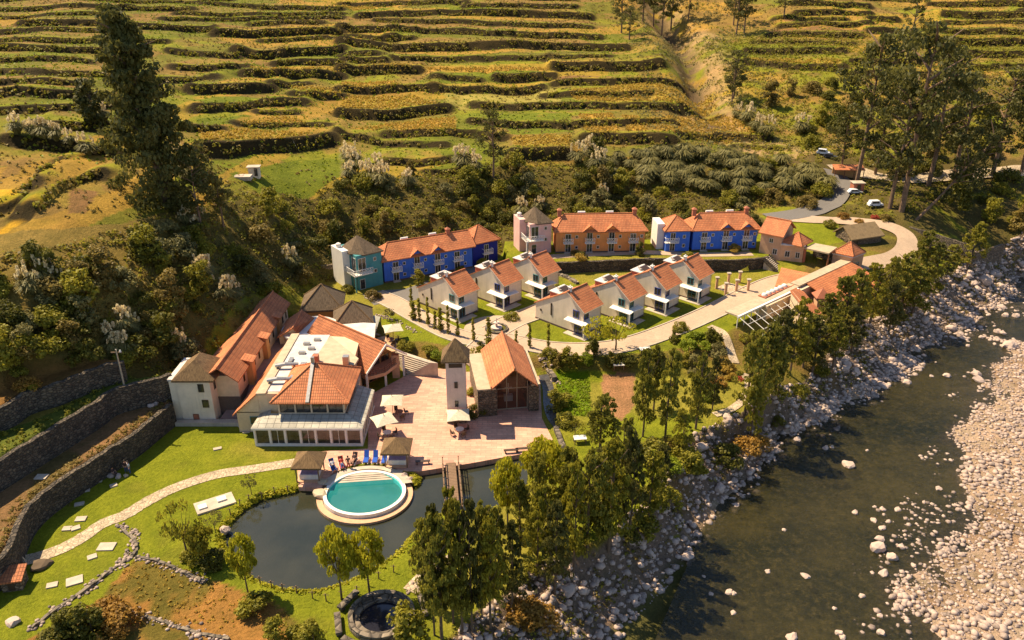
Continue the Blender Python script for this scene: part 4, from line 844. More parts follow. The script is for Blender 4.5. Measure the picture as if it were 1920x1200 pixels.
for a_, n_, m_ in ((0,.1,'white'),(-.3,3.2,'white'),(-.1,6.9,'white')):
    x, y, _ = Q(a_, n_, 0); top = 3.3 if n_ != 3.2 else 1.9; g.block('column', m_, [(x-.14,y-.14),(x+.14,y-.14),(x+.14,y+.14),(x-.14,y+.14)], 0, top)
x, y, _ = Q(.6,6.0,0); g.block('pillar', 'peach', [(x-.5,y-.4),(x+.5,y-.4),(x+.5,y+.4),(x-.5,y+.4)], 0, 3.7)
b = MB()
RP = [Q(.4,.5,0),Q(-.5,3.0,0),Q(.4,6.4,0)]
for i in range(2):
    a_, c_ = g.sub(RP[i]), g.sub(RP[i+1])
    for zz in (2.7,3.0,3.3): b.tube([(a_[0],a_[1],zz),(c_[0],c_[1],zz)], .045, 5)
    for k in range(7): f = k/6; b.tube([(a_[0]+(c_[0]-a_[0])*f,a_[1]+(c_[1]-a_[1])*f,2.4),(a_[0]+(c_[0]-a_[0])*f,a_[1]+(c_[1]-a_[1])*f,3.3)], .04, 5)
b.build('railing', M['brownwood'], g.r)
wa = atan2(nrm[1], nrm[0])
for k in range(4): x, y, _ = Q(2.15,.7+k*1.5,0); g.win((x,y,.1), wa, 1.3, 1.75, 'brownwood', 1, 'door' if k == 1 else 'window')
for k in range(3): x, y, _ = Q(2.15,1.0+k*1.8,0); g.win((x,y,2.45), wa, 1.5, 1.3, 'brownwood', 1)
# round white roof, small gable roof, grey canopy and two thatched huts behind
g = Plan('lounge', 'low lounge with curved white roof terrace behind the bar hall', 'building', (-29,108,0))
cx_, cy_ = q1(850,345,4.6)[:2]; cir = [(cx_+4.2*cos(k*pi/14), cy_+4.2*sin(k*pi/14)) for k in range(28)]
g.block('wall', 'cream', cir, -.5, 4.3); g.block('roof', 'flat', [(cx_+(x-cx_)*1.04, cy_+(y-cy_)*1.04) for x, y in cir], 4.3, 4.6)
P = [rr_(240,900,4.5), rr_(470,600,4.5), rr_(940,600,4.5), rr_(900,860,4.5)]; P = [p[:2] for p in P]
g.block('side_wall', 'cream', [(x, y) for x, y in [(-27.2,108.2),(-20.6,106.6),(-21.2,111.4),(-27.5,112.3)]], -.5, 4.1); g.block('roof', 'flat', [(-27.4,108),(-20.4,106.4),(-21.0,111.6),(-27.7,112.5)], 4.1, 4.4)
MB().lathe([(.5,0),(.4,.15),(.18,.2),(.16,1.0),(.3,1.1),(.1,1.3)], g.sub((*rr_(790,600,4.4)[:2],4.4)), 10).build('roof_vent', M['metal'], g.r)
gg = Plan('kitchen_wing', 'small tiled gable wing between the guest wing and the round white roof', 'building', (-32,104,0))
a0 = q1(745,346,5.9); a1 = q1(797,243,5.9); l0 = q1(658,398,4.4); l1 = q1(712,298,4.4); r0 = q1(782,378,4.5); r1 = q1(874,292,4.5)
gg.block('wall', 'cream', [((l0[0]*.94+r0[0]*.06), (l0[1]*.94+r0[1]*.06)+.4), (r0[0]-.3, r0[1]+.4), (r1[0]-.3,r1[1]-.3), (l1[0]+.4,l1[1]-.3)], -.5, 4.35)
ro = gg.slab('roof', 'rust_tile', [a0,r0,r1,a1], .18); gg.slab('roof', 'terracotta', [l0,a0,a1,l1], .18); gg.cap(ro, [(a0,a1)])
MB().wallpoly([gg.sub((p[0],p[1]+.3,p[2]-.15)) for p in (l0,r0,a0)], (0,.2,0)).build('gable', M['cream'], gg.r)
gg = Plan('grey_canopy', 'flat grey ribbed canopy roof over the terrace behind the bar hall', 'canopy', (*rr_(1050,700,3.6)[:2],0))
P = [rr_(925,530,4.0), rr_(1225,590,3.6), rr_(1140,870,3.6), rr_(870,790,4.0)]
ro = gg.slab('canopy_roof', 'greyroof', P[::-1], .14)
for p in P[1:3]: gg.block('post', 'metal', [(p[0]-.07,p[1]-.07),(p[0]+.07,p[1]-.07),(p[0]+.07,p[1]+.07),(p[0]-.07,p[1]+.07)], 0, 3.5)
def thatchhut(label, c, w, dd, ze, zr, rot=0):
    r = empty('thatched_hut', (c[0],c[1],0), rot, label, 'hut'); MB().box(-w/2,w/2,-dd/2,dd/2,-.5,ze).build('wall', M['ochre'], r)
    b = MB(); ed = hiproof(b, -w/2, w/2, -dd/2, dd/2, ze, zr, .6, None, .3); ro = b.build('roof', M['slate'], r); cap(ro, ed[:4], .12, 'thatch')
    win(r, (-.5,-dd/2,1.6), 0, 1, 1, 'darkframe', 0); return r
thatchhut('square hut with weathered brown thatch roof, the larger one nearer the slope', (-30.9,119.8), 5.6, 5.6, 4.4, 7.6, .12)
thatchhut('square hut with brown thatch roof behind the grey canopy, nearer the garden', (-25.0,114.4), 5.0, 5.0, 4.2, 7.0, .2)
# clock tower and chapel
tx, ty = at(858,786,0)
r = empty('bell_tower', (tx,ty,0), .03, 'tall pale square tower with thatched cap standing on the paved plaza', 'tower')
MB().prism([(-1.25,-1.1),(1.25,-1.1),(1.25,1.3),(-1.25,1.3)], 1.5, 9.3).build('shaft', M['tower'], r); MB().box(-1.32,1.32,-1.17,1.37,-.2,1.5).build('base', M['ashlar'], r)
MB().box(-1.35,1.35,-1.2,1.4,9.3,9.42).build('ledge', M['white'], r)
for z in (2.6, 5.4): win(r, (-.22,-1.1,z), 0, .44, .9, 'darkframe', 0)
win(r, (-.85,-1.1,8.4), 0, 1.7, .55, 'darkframe', 0, 'louvre', pane='darkframe'); win(r, (1.25,-.6,8.4), pi/2, 1.4, .55, 'darkframe', 0, 'louvre', pane='darkframe')
b = MB(); ed = hiproof(b, -1.35, 1.35, -1.2, 1.4, 9.5, 12.0, .45, None, .2); b.build('roof', M['thatch'], r)
r = empty('chapel', (-4.5,91.4,0), radians(9), 'small chapel with steep orange tiled roof, stone side walls and glass front', 'chapel')
MB().box(0,2.6,0,10.2,-.3,4.1).build('stone_wall', M['ashlar'], r); MB().box(6.9,8.3,.3,10.2,-.3,4.1).build('stone_wall', M['ashlar'], r)
MB().box(-.1,2.4,-.1,10.3,4.1,4.3).build('flat_roof', M['tan'], r); MB().box(7.2,8.4,.2,10.3,4.1,4.3).build('flat_roof', M['tan'], r)
MB().box(2.6,6.9,9.9,10.1,-.3,4.4).build('back_wall', M['ochre'], r)
MB().wallpoly([(2.3,9.9,4.3),(7.2,9.9,4.3),(4.75,9.9,6.9)], (0,.2,0)).build('gable', M['ochre'], r)
MB().box(2.6,6.9,1.4,9.9,.05,.16).build('floor', M['brick'], r)
b = MB().slab([(1.65,-1.0,4.75),(4.75,-1.0,7.45),(4.75,10.4,7.45),(1.65,10.4,4.75)],.2); ro = b.build('roof', M['terracotta'], r)
MB().slab([(4.75,-1.0,7.45),(7.85,-1.0,4.75),(7.85,10.4,4.75),(4.75,10.4,7.45)],.2).build('roof', M['terracotta'], r); cap(ro, [((4.75,-1.0,7.5),(4.75,10.4,7.5))])
fr = MB().box(2.6,2.68,1.3,1.4,.1,4.3).box(6.82,6.9,1.3,1.4,.1,4.3).box(4.0,4.08,1.3,1.4,.1,6.1).box(5.4,5.48,1.3,1.4,.1,6.1).box(2.68,6.82,1.31,1.39,3.3,3.38).box(2.68,6.82,1.31,1.39,.1,.25)
fr = fr.build('glass_front', M['tan'], r)
gm, t_, bs_, nd_, lk_ = newmat('clear_glass'); bs_.inputs['Base Color'].default_value = (.2,.1,.06,1); bs_.inputs['Roughness'].default_value = .05; bs_.inputs['Alpha'].default_value = .4
MB().add([(2.68,1.35,.2),(6.82,1.35,.2),(6.82,1.35,4.4),(4.75,1.35,6.6),(2.68,1.35,4.4)], [(0,1,2,3,4)]).build('pane', gm, fr)
cr = empty('altar', (0,0,0), 0); cr.parent = r; cr.location = (4.6,3.6,.16)
MB().box(-.6,.6,-.3,.3,0,.9).build('altar_table', M['white'], cr); MB().box(-.07,.07,-.05,.05,.9,2.7).box(-.5,.5,-.05,.05,1.9,2.05).build('cross', M['white'], cr)
# ------------------------------------------------------------------ entrance house, pavilion, spa, stone hut
g = Plan('entrance_house', 'peach two storey house with tiled gable roof beside the right blue row', 'house', (*e(480,590,4)[:2],4))
a = e(375,560,4); bq = e(605,610,4); ax_, ay_ = a[0], a[1]; dx, dy = bq[0]-ax_, bq[1]-ay_; l = math.hypot(dx,dy); dx/=l; dy/=l; px_, py_ = -dy, dx
def K(s, t, z): return (ax_+dx*s+px_*t, ay_+dy*s+py_*t, z)
g.block('wall', 'peach', [K(0,0,0)[:2],K(l,0,0)[:2],K(l,6,0)[:2],K(0,6,0)[:2]], 1, 8.2)
ro = g.slab('roof', 'terracotta', [K(-.4,-.5,8.1),K(l+.4,-.5,8.1),K(l+.4,3.0,10.3),K(-.4,3.0,10.3)]); g.slab('roof', 'terracotta', [K(l+.4,6.5,8.1),K(-.4,6.5,8.1),K(-.4,3.0,10.3),K(l+.4,3.0,10.3)]); g.cap(ro, [(K(-.4,3,10.35),K(l+.4,3,10.35))])
MB().wallpoly([g.sub(K(l,0,8)),g.sub(K(l,6,8)),g.sub(K(l,3,10.1))], (-dx*.2,-dy*.2,0)).build('gable', M['peach'], g.r)
an = atan2(dy,dx)
g.win(K(1.7,0,6.4), an, .8, .9, 'frame', 1); g.win(K(2.6,0,4.3), an, .9, 1.1, 'frame', 1); g.win(K(l,1.4,8.2), an+pi/2, .4, .7, 'darkframe', 0)
c0 = e(605,610,4); c1 = e(845,752,1.8)
g.block('stair_block', 'peach', [c0[:2],c1[:2],(c1[0]+1.8,c1[1]+4.2),(c0[0]+2.0,c0[1]+4.6)], .5, 6.4)
g.block('ledge', 'flat', [(c0[0]-.1,c0[1]-.2),(c1[0]+.1,c1[1]-.3),(c1[0]+2.1,c1[1]+4.3),(c0[0]+2.0,c0[1]+4.8)], 6.4, 6.6)
P = [e(620,440,6.7),e(860,495,6.7),e(990,430,6.7),e(760,385,6.7)]; A = (sum(p[0] for p in P)/4,sum(p[1] for p in P)/4,8.6)
b = MB()
for i in range(4): b.slab([g.sub(P[i]),g.sub(P[(i+1)%4]),g.sub(A)], .16)
ro = b.build('pyramid_roof', M['terracotta'], g.r); g.cap(ro, [(P[i],A) for i in range(4)], .1)
a2 = atan2(c1[1]-c0[1], c1[0]-c0[0]); g.win((c0[0]+(c1[0]-c0[0])*.22,c0[1]+(c1[1]-c0[1])*.22,4.1), a2, .9, 1.2, 'frame', 1); g.win((c0[0]+(c1[0]-c0[0])*.68,c0[1]+(c1[1]-c0[1])*.68,4.0), a2, .8, 1.2, 'frame', 1)
g.block('side_pier', 'brick', [(c1[0]+.05,c1[1]-.05),(c1[0]+.6,c1[1]+.1),(c1[0]+1.6,c1[1]+3.0),(c1[0]+1.0,c1[1]+3.0)], .5, 6.3)
g = Plan('covered_walkway', 'flat pale roofed walkway joining the peach house to the tiled pavilion', 'walkway', (*e(1050,600,2)[:2],2))
P = [e(885,505,6.2),e(1010,455,6.2),e(1260,500,6.2),e(1165,568,6.2)]
g.slab('roof', 'tan', [P[0],P[3],P[2],P[1]], .25); g.block('back_wall', 'ashlar', [P[1][:2],P[2][:2],(P[2][0],P[2][1]+.3),(P[1][0],P[1][1]+.3)], 1.5, 5.9)
for p in (P[0],P[3]): g.block('post', 'brownwood', [(p[0],p[1]+.1),(p[0]+.25,p[1]+.1),(p[0]+.25,p[1]+.35),(p[0],p[1]+.35)], 1.0, 5.9)
g = Plan('gate_pavilion', 'small peach pavilion with pyramid tiled roof beside the curved drive', 'pavilion', (*e(1380,640,3)[:2],1.5))
P = [e(1195,555,5.6),e(1440,605,5.6),e(1585,550,5.6),e(1340,505,5.6)]; A = (sum(p[0] for p in P)/4,sum(p[1] for p in P)/4,7.6)
cx_, cy_ = A[:2]; sh = [(cx_+(p[0]-cx_)*.9, cy_+(p[1]-cy_)*.9) for p in P]
g.block('wall', 'peach', sh, .5, 5.2); g.block('ledge', 'flat', [(cx_+(p[0]-cx_)*.97, cy_+(p[1]-cy_)*.97) for p in P], 5.2, 5.45)
b = MB()
for i in range(4): b.slab([g.sub(P[i]),g.sub(P[(i+1)%4]),g.sub(A)], .16)
ro = b.build('pyramid_roof', M['terracotta'], g.r); g.cap(ro, [(P[i],A) for i in range(4)], .1)
a2 = atan2(sh[1][1]-sh[0][1], sh[1][0]-sh[0][0]); g.win((sh[0][0]+.6,sh[0][1]+(sh[1][1]-sh[0][1])*.12,3.2), a2, .7, .9, 'frame', 0); a3 = atan2(sh[2][1]-sh[1][1], sh[2][0]-sh[1][0]); g.win((sh[1][0]+(sh[2][0]-sh[1][0])*.4,sh[1][1]+(sh[2][1]-sh[1][1])*.4,1.9), a3, 1.0, 2.0, 'tealframe', 0, 'door')
# spa
A0 = s_(215,545,4.0); A1 = e(1370,650,4.4); ux, uy = A1[0]-A0[0], A1[1]-A0[1]; LL = math.hypot(ux,uy); ux/=LL; uy/=LL; vx, vy = uy, -ux   # v: towards the river
g = Plan('spa_building', 'long low spa building with pale roof strip and glass pool hall beside the river trees', 'building', (A0[0],A0[1],0))
def S(a_, n_, z): return (A0[0]+ux*a_+vx*n_, A0[1]+uy*a_+vy*n_, z)
g.block('wall', 'cream', [S(7,-1.4,0)[:2],S(7,1.6,0)[:2],S(LL,1.6,0)[:2],S(LL,-1.4,0)[:2]], -.5, 4.0)
ro = g.slab('flat_roof', 'tan', [S(0,-1.6,4.15),S(0,.6,4.15),S(LL*.5,.8,4.35),S(LL*.5,-1.2,4.35)][::-1], .25)
g.slab('flat_roof', 'tan', [S(LL*.5,-.9,4.5),S(LL*.5,.9,4.5),S(LL+.5,.9,4.5),S(LL+.5,-.9,4.5)][::-1], .3)
g.slab('gutter', 'white', [S(0,.6,4.1),S(0,1.0,4.1),S(LL*.48,1.3,4.3),S(LL*.48,.8,4.3)][::-1], .3)
k0 = LL*.26
g.block('skylight_frame', 'brick', [S(k0-.3,-1.5,0)[:2],S(k0-.3,-.1,0)[:2],S(k0+7.3,-.1,0)[:2],S(k0+7.3,-1.5,0)[:2]], 4.25, 4.42)
for k in range(6):
    x, y, _ = S(k0+.5+k*1.2,-.8,0); MB().lathe([(.5,0),(.48,.15),(.34,.35),(.05,.44)], g.sub((x,y,4.42)), 10).build('skylight', M['white'], g.r)
g.slab('roof', 'terracotta', [S(LL*.56,.95,4.4),S(LL*.56,7.2,2.2),S(LL+.2,7.2,2.2),S(LL+.2,.95,4.4)], .18)
g.block('river_wall', 'peach', [S(LL*.57,1.6,0)[:2],S(LL*.57,6.7,0)[:2],S(LL,6.7,0)[:2],S(LL,1.6,0)[:2]], -.5, 2.0)
g.slab('roof', 'terracotta', [e(630,728,3.4),e(975,800,4.4),e(735,945,4.4),e(560,935,3.4)][::-1], .18)
P = [e(640,760,3.2),e(960,820,3.2),e(735,960,3.2),e(580,945,3.2)]; g.block('side_wall', 'peach', [p[:2] for p in P], -.3, 3.1)
b0, b1, b2, b3 = s_(850,268,5.4), s_(1100,578,5.0), s_(1205,520,3.4), s_(955,222,3.8)
g.slab('roof', 'terracotta', [b0,b1,b2,b3], .18)
g.block('wing_wall', 'cream', [(b0[0]+.3,b0[1]),(b1[0]+.3,b1[1]+.5),(b2[0]-.4,b2[1]-2.5),(b3[0]-.3,b3[1]-3)], -.5, 3.2)
MB().wallpoly([g.sub((b0[0]+.25,b0[1],3.0)),g.sub((b1[0]+.25,b1[1]+.4,3.0)),g.sub((b1[0]+.25,b1[1]+.4,4.85)),g.sub((b0[0]+.25,b0[1],5.2))], (.2,0,0)).build('high_wall', M['cream'], g.r)
MB().wallpoly([g.sub((b1[0]+.3,b1[1]+.5,3.0)),g.sub((b2[0]-.4,b2[1]-2.5,3.0)),g.sub((b1[0]+.3,b1[1]+.5,4.8))], (0,.2,0)).build('gable', M['cream'], g.r)
for k in range(9):
    x, y, _ = S(.1+k*1.9,.75,0); g.block('post', 'white', [(x-.07,y-.07),(x+.07,y-.07),(x+.07,y+.07),(x-.07,y+.07)], 0, 4.0)
    x, y, _ = S(.1+k*1.9,4.4,0); g.block('post', 'white', [(x-.06,y-.06),(x+.06,y-.06),(x+.06,y+.06),(x-.06,y+.06)], 0, 2.5)
    b = MB().tube([g.sub(S(.1+k*1.9,.75,4.0)),g.sub(S(.1+k*1.9,4.4,2.5))], .06, 5); b.build('beam', M['white'], g.r)
MB().tube([g.sub(S(.1,4.4,2.5)),g.sub(S(15.3,4.4,2.5))], .06, 5).tube([g.sub(S(.1,4.4,1.2)),g.sub(S(15.3,4.4,1.2))], .05, 5).tube([g.sub(S(.1,2.6,3.2)),g.sub(S(15.3,2.6,3.2))], .05, 5).build('beam', M['white'], g.r)
g.block('floor', 'slab', [S(0,.6,0)[:2],S(0,4.5,0)[:2],S(15.4,4.5,0)[:2],S(15.4,.6,0)[:2]], -.3, .7)
g.block('indoor_pool', 'poolw', [S(2.2,1.8,0)[:2],S(2.2,4.1,0)[:2],S(9,4.1,0)[:2],S(9,1.8,0)[:2]], .68, .76)
x, y, _ = S(LL*.55,4.2,0); b = MB(); hiproof(b,-1,1,-1,1,3.2,4.6,.3,None,.12); o = b.build('turret_roof', M['brick'], g.r, g.sub((x,y,0))); g.block('turret', 'peach', [(x-.9,y-.9),(x+.9,y-.9),(x+.9,y+.9),(x-.9,y+.9)], -.3, 3.2)
# stone hut
p0 = e(1400,545,2.6); p1 = e(1735,495,2.6); ang = atan2(p1[1]-p0[1], p1[0]-p0[0]); W_ = math.hypot(p1[0]-p0[0], p1[1]-p0[1])
r = empty('stone_hut', (p0[0],p0[1],2.6), ang, 'rustic field stone hut with mossy brown roof inside the bend of the drive', 'hut')
MB().box(0,W_,0,4.6,-.8,2.6).build('wall', M['ashlar'], r); MB().wallpoly([(.0,0,2.5),(0,4.6,2.5),(0,2.6,4.2)], (.25,0,0)).build('gable', M['ashlar'], r); MB().wallpoly([(W_-.25,0,2.5),(W_-.25,4.6,2.5),(W_-.25,2.6,4.2)], (.25,0,0)).build('gable', M['ashlar'], r)
mo = thatch('mossy_roof', (.20,.13,.06), (.33,.22,.10)); MB().slab([(-.4,-.4,2.5),(W_+.4,-.4,2.5),(W_+.1,2.6,4.5),(-.3,2.6,4.5)],.25).slab([(W_+.1,2.6,4.5),(W_+.4,5,2.6),(-.4,5,2.6),(-.3,2.6,4.5)],.25).build('roof', mo, r)
win(r, (1.2,0,1.4), 0, .4, .7, 'darkframe', 0); win(r, (0,3.0,.1), -pi/2, 1.0, 1.8, 'darkframe', 0, 'door')
# field hut on the terraces
x, y = pick(478,330); z = h1(x,y)
r = empty('field_hut', (x,y,z), .1, 'tiny plastered hut with flat roof alone on the green terrace', 'hut')
MB().box(-1,1,-.8,.8,-.5,1.7).build('wall', M['beige'], r); MB().box(-1.25,1.25,-1.0,1.0,1.7,1.85).build('roof', M['slab'], r); win(r, (.15,-.8,.1), 0, .6, 1.5, 'darkframe', 0, 'door')
x, y = pick(452,333); z = h1(x,y); setp(MB().box(-2.8,2.0,-1.2,.9,-.5,.3).box(-1.5,.5,-.6,.3,.3,.38).build('concrete_platform', M['slab'], None, (x,y,z), .05), 'low concrete platform on the terrace beside the tiny hut', 'platform')
x, y = pick(1588,335); z = h1(x,y)
r = empty('roadside_shelter', (x,y,z), -.05, 'long low shelter with red roof beside the upper road under tall trees', 'shelter')
MB().slab([(-3.5,-1.2,2.3),(3.5,-1.2,2.3),(3.5,1.4,3.0),(-3.5,1.4,3.0)],.12).build('roof', M['terracotta'], r)
for xx in (-3.3,-1.1,1.1,3.3): MB().box(xx-.08,xx+.08,-1.0,-.84,-.5,2.2).build('post', M['brownwood'], r)
MB().box(-3.3,3.3,1.1,1.3,-.5,2.8).build('back_wall', M['ochre'], r)

# ------------------------------------------------------------------ stone walls
def wall(name, label, P, ztop, th, hgt_, mat, group=None, drape=False, cat='wall', rough=.12):
    random.seed(len(P)*7+int(P[0][0])); Q_ = smoothline(P, 5); b = MB(); vs = []
    for i, p in enumerate(Q_):
        a = Q_[max(i-1,0)]; c = Q_[min(i+1,len(Q_)-1)]; dx, dy = c[0]-a[0], c[1]-a[1]; l = math.hypot(dx,dy) or 1; nx, ny = -dy/l*th/2, dx/l*th/2
        zt = (h1(*p)+ztop if drape else ztop)+random.uniform(-rough,rough); j = random.uniform(-.08,.08)
        for s, z in ((1.25,zt-hgt_),(1+j,zt),(-1+j,zt+random.uniform(-rough,rough)*.5),(-1.25,zt-hgt_)): vs.append((p[0]+nx*s,p[1]+ny*s,z))
    fs = [(i*4+k,i*4+(k+1),(i+1)*4+(k+1),(i+1)*4+k) for i in range(len(Q_)-1) for k in range(3)] + [(0,3,2,1),tuple((len(Q_)-1)*4+k for k in range(4))]
    x0, y0 = P[0]; vs = [(x-x0,y-y0,z) for x,y,z in vs]; b.add(vs, [f[::-1] for f in fs])
    return setp(b.build(name, M[mat], None, (x0,y0,0)), label, cat, group)
GW = 'dry stone terrace walls at lower left'
wall('stone_wall', 'long dark curved stone wall directly above the lawn', [(x+.35,y-.35) for x,y in W1t], 3.2, .6, 4.0, 'stone', GW)
wall('stone_wall', 'stone terrace wall above the bare brown strip at lower left', [(x+.35,y-.45) for x,y in W2t], 6.5, .6, 4.0, 'stone', GW)
wall('stone_wall', 'uppermost stone terrace wall above the green strip at lower left', [(x+.35,y-.45) for x,y in W3t], 9.2, .6, 3.6, 'stone', GW)
wall('retaining_wall', 'stone retaining wall between the orange row house and the oval lawn', [at(u,v,4) for u,v in [(985,489),(1040,493.5),(1120,490),(1200,487),(1228,487)]], 4.15, .5, 2.6, 'stone')
wall('retaining_wall', 'stone retaining wall below the right blue row house', [at(u,v,4) for u,v in [(1208,485),(1240,487),(1300,489),(1400,488),(1440,482)]], 4.2, .5, 2.6, 'stone')
wall('retaining_wall', 'stone wall rising behind the guest wing at the foot of the bushes', [at(u,v,3.5) for u,v in [(425,612),(460,585),(500,556),(528,528)]], 5.2, .5, 2.6, 'ashlar')
wall('retaining_wall', 'tan block wall left of the teal tower house', [at(u,v,3) for u,v in [(570,522),(600,515),(634,508)]], 4.6, .4, 2.6, 'ashlar')
wall('retaining_wall', 'dark stone wall beside the curved drive below the leaning tree', [at(u,v,3.2) for u,v in [(1560,425),(1650,424),(1720,440),(1790,462),(1825,472)]], 4.4, .5, 2.4, 'stone')
wall('river_wall', 'pale topped stone embankment wall on the river bank at far right', [at(u,v,1.5) for u,v in [(1822,478),(1850,470),(1882,460)]], 1.9, .5, 6.5, 'ashlar')
wall('low_stone_wall', 'low rubble wall edging the dry patch at lower left', [at(u,v,0) for u,v in [(60,1180),(110,1140),(165,1105),(215,1065),(250,1042),(255,1018),(230,995)]], .22, .3, .6, 'bigstone')
wall('low_stone_wall', 'low rubble wall running right from the garden path across the dry patch', [at(u,v,0) for u,v in [(255,1045),(300,1055),(345,1075),(385,1092)]], .2, .3, .6, 'bigstone')
wall('low_stone_wall', 'low broken rubble wall at the bottom edge of the dry patch', [at(u,v,0) for u,v in [(250,1150),(300,1165),(360,1185),(430,1200)]], .2, .3, .6, 'bigstone')
wall('garden_edging', 'short rockery edging between the upper cottages and the oval lawn', [at(u,v,2) for u,v in [(1045,515),(1065,522),(1083,533)]], 2.4, .7, .9, 'bigstone')
wall('garden_edging', 'rockery edging beside the chapel above the small stream', [at(u,v,0) for u,v in [(1012,690),(1028,700),(1040,715)]], .7, .8, 1.4, 'bigstone')
wall('garden_edging', 'rough stone edging right of the plaza beside the stream', [at(u,v,0) for u,v in [(1042,805),(1052,830),(1058,850),(1052,870)]], .4, .6, .9, 'bigstone')
# stream beside the chapel
ribbon('stream', [at(u,v,0) for u,v in [(1020,705),(1028,730),(1030,760),(1038,785),(1052,802)]], 1.6, simple('stream_bed', (.09,.08,.07), .25, 0, 2, .5), .07)
# outdoor stairs
def stairs(name, label, pa, pb, za, zb, w, n, mat='slab'):
    (xa,ya),(xb,yb) = at(*pa,za), at(*pb,zb); L = math.hypot(xb-xa,yb-ya); r = empty(name, (xa,ya,za), atan2(yb-ya,xb-xa), label, 'stairs'); b = MB()
    for k in range(n): b.box(L*k/n, L*(k+1)/n-.0, -w/2, w/2, -.6, (zb-za)*(k+1)/n+.002*k)
    b.build('steps', M[mat], r)
    for s in (-1,1): MB().slab([(0,s*w/2-.12,.5),(L,s*w/2-.12,zb-za+.4),(L,s*w/2+.12,zb-za+.4),(0,s*w/2+.12,.5)], .9).build('side_wall', M['stone'], r)
    return r
g = Plan('stairs', 'broad fan of pale stone steps climbing beside the bar hall pillar', 'stairs', (*q5(388,470,0)[:2],0))
NS = 10
def _sl(f): z = 2.3*f; return q5(388-70*f,470-172*f,z), q5(394+166*f,468-92*f,z)
for k in range(NS):
    A_, B_ = _sl(k/NS); C_, D_ = _sl((k+1)/NS)[::-1]; g.block('step', 'slab', [A_[:2],B_[:2],C_[:2],D_[:2]], -.5, 2.3*(k+1)/NS-.02)
A_, B_ = _sl(1.0); A2_, B2_ = _sl(1.25); g.block('landing', 'slab', [A_[:2],B_[:2],B2_[:2],A2_[:2]], -.5, 2.3)
stairs('stairs', 'straight garden stairs below the peach entrance house', (1462,508), (1437,483), 2, 4, 2.2, 10)

# ------------------------------------------------------------------ pool, bridge, basin
px0, py0 = at(684,924,0)
def ell(a, b_, cx=0, cy=0, n=48, k0=0, k1=1): return [(cx+a*cos(2*pi*(k0+(k1-k0)*k/n)), cy+b_*sin(2*pi*(k0+(k1-k0)*k/n))) for k in range(n)]
r = empty('swimming_pool', (px0,py0,0), 0, 'round turquoise swimming pool with curved steps and pale rim projecting into the pond', 'pool')
r.scale = (.91,.91,1); MB().ring(ell(5.2,4.65), ell(4.77,4.22), -2.0, .16).build('rim', M['white'], r)
MB().ring(ell(6.05,5.55), ell(5.3,4.75), -1.2, -.3).build('outer_step', M['peach'], r)
MB().prism(ell(4.76,4.21), -1.7, -1.5).build('basin_floor', M['poolw'], r); MB().ring(ell(4.76,4.21), ell(4.70,4.15), -1.5, .0).build('basin_wall', M['poolw'], r)
b = MB(); P = ell(4.69,4.14); b.add([(x,y,-.1) for x,y in P], [tuple(range(len(P)))]); b.build('water', M['poolskin'], r)
def cresc(a, b_, lo, ang0=12, ang1=150, n=24):
    o = [(a*cos(radians(ang0+(ang1-ang0)*k/n)), b_*sin(radians(ang0+(ang1-ang0)*k/n))) for k in range(n+1)]; return o
for k, (s, z, a_) in enumerate(((.984,.12,68),(.98,.05,61),(.976,-.02,54),(.972,-.09,47))):
    o = cresc(4.75*s, 4.2*s, 0, a_, 195-a_); MB().prism(o, -1.4, z+.01).build('pool_step', M['walk' if False else 'slab'], r)
o = cresc(6.2,5.6,0,20,165); i_ = cresc(4.9,4.9,0,20,165); b = MB(); n = len(o)
b.add([(x,y,.17) for x,y in o]+[(x,y,.17) for x,y in i_]+[(x,y,-.2) for x,y in o]+[(x,y,-.2) for x,y in i_], [(k,k+1,k+1+n,k+n) for k in range(n-1)]+[(k+2*n,k+1+2*n,k+1,k) for k in range(n-1)]+[(k+n,k+1+n,k+1+3*n,k+3*n) for k in range(n-1)]); b.build('deck', M['slab'], r)
# bridge
bx0, by0 = at(845,873,.1); bx1, by1 = at(851,945,.1); L = math.hypot(bx1-bx0,by1-by0)
r = empty('footbridge', (bx0,by0,.1), atan2(by1-by0,bx1-bx0), 'narrow wooden footbridge with rails crossing the pond from the plaza', 'bridge')
b = MB()
for k in range(int(L/.3)+4): b.box(-.5+k*.3, -.5+k*.3+.26, -.6, .6, .02, .09)
b.build('deck_boards', M['wood'], r)
for s in (-1,1):
    b = MB().tube([(-.5,s*.95,1.0),(L+.5,s*.95,1.0)], .06, 5).tube([(-.5,s*.95,.5),(L+.5,s*.95,.5)], .05, 5).box(-.5,L+.5,s*.95-.08,s*.95+.08,-.15,.02)
    for k in range(7): b.tube([((L+.6)*k/6-.3,s*.95,-1.4),((L+.6)*k/6-.3,s*.95,1.15)], .07, 5)
    b.build('railing', M['wood'], r)
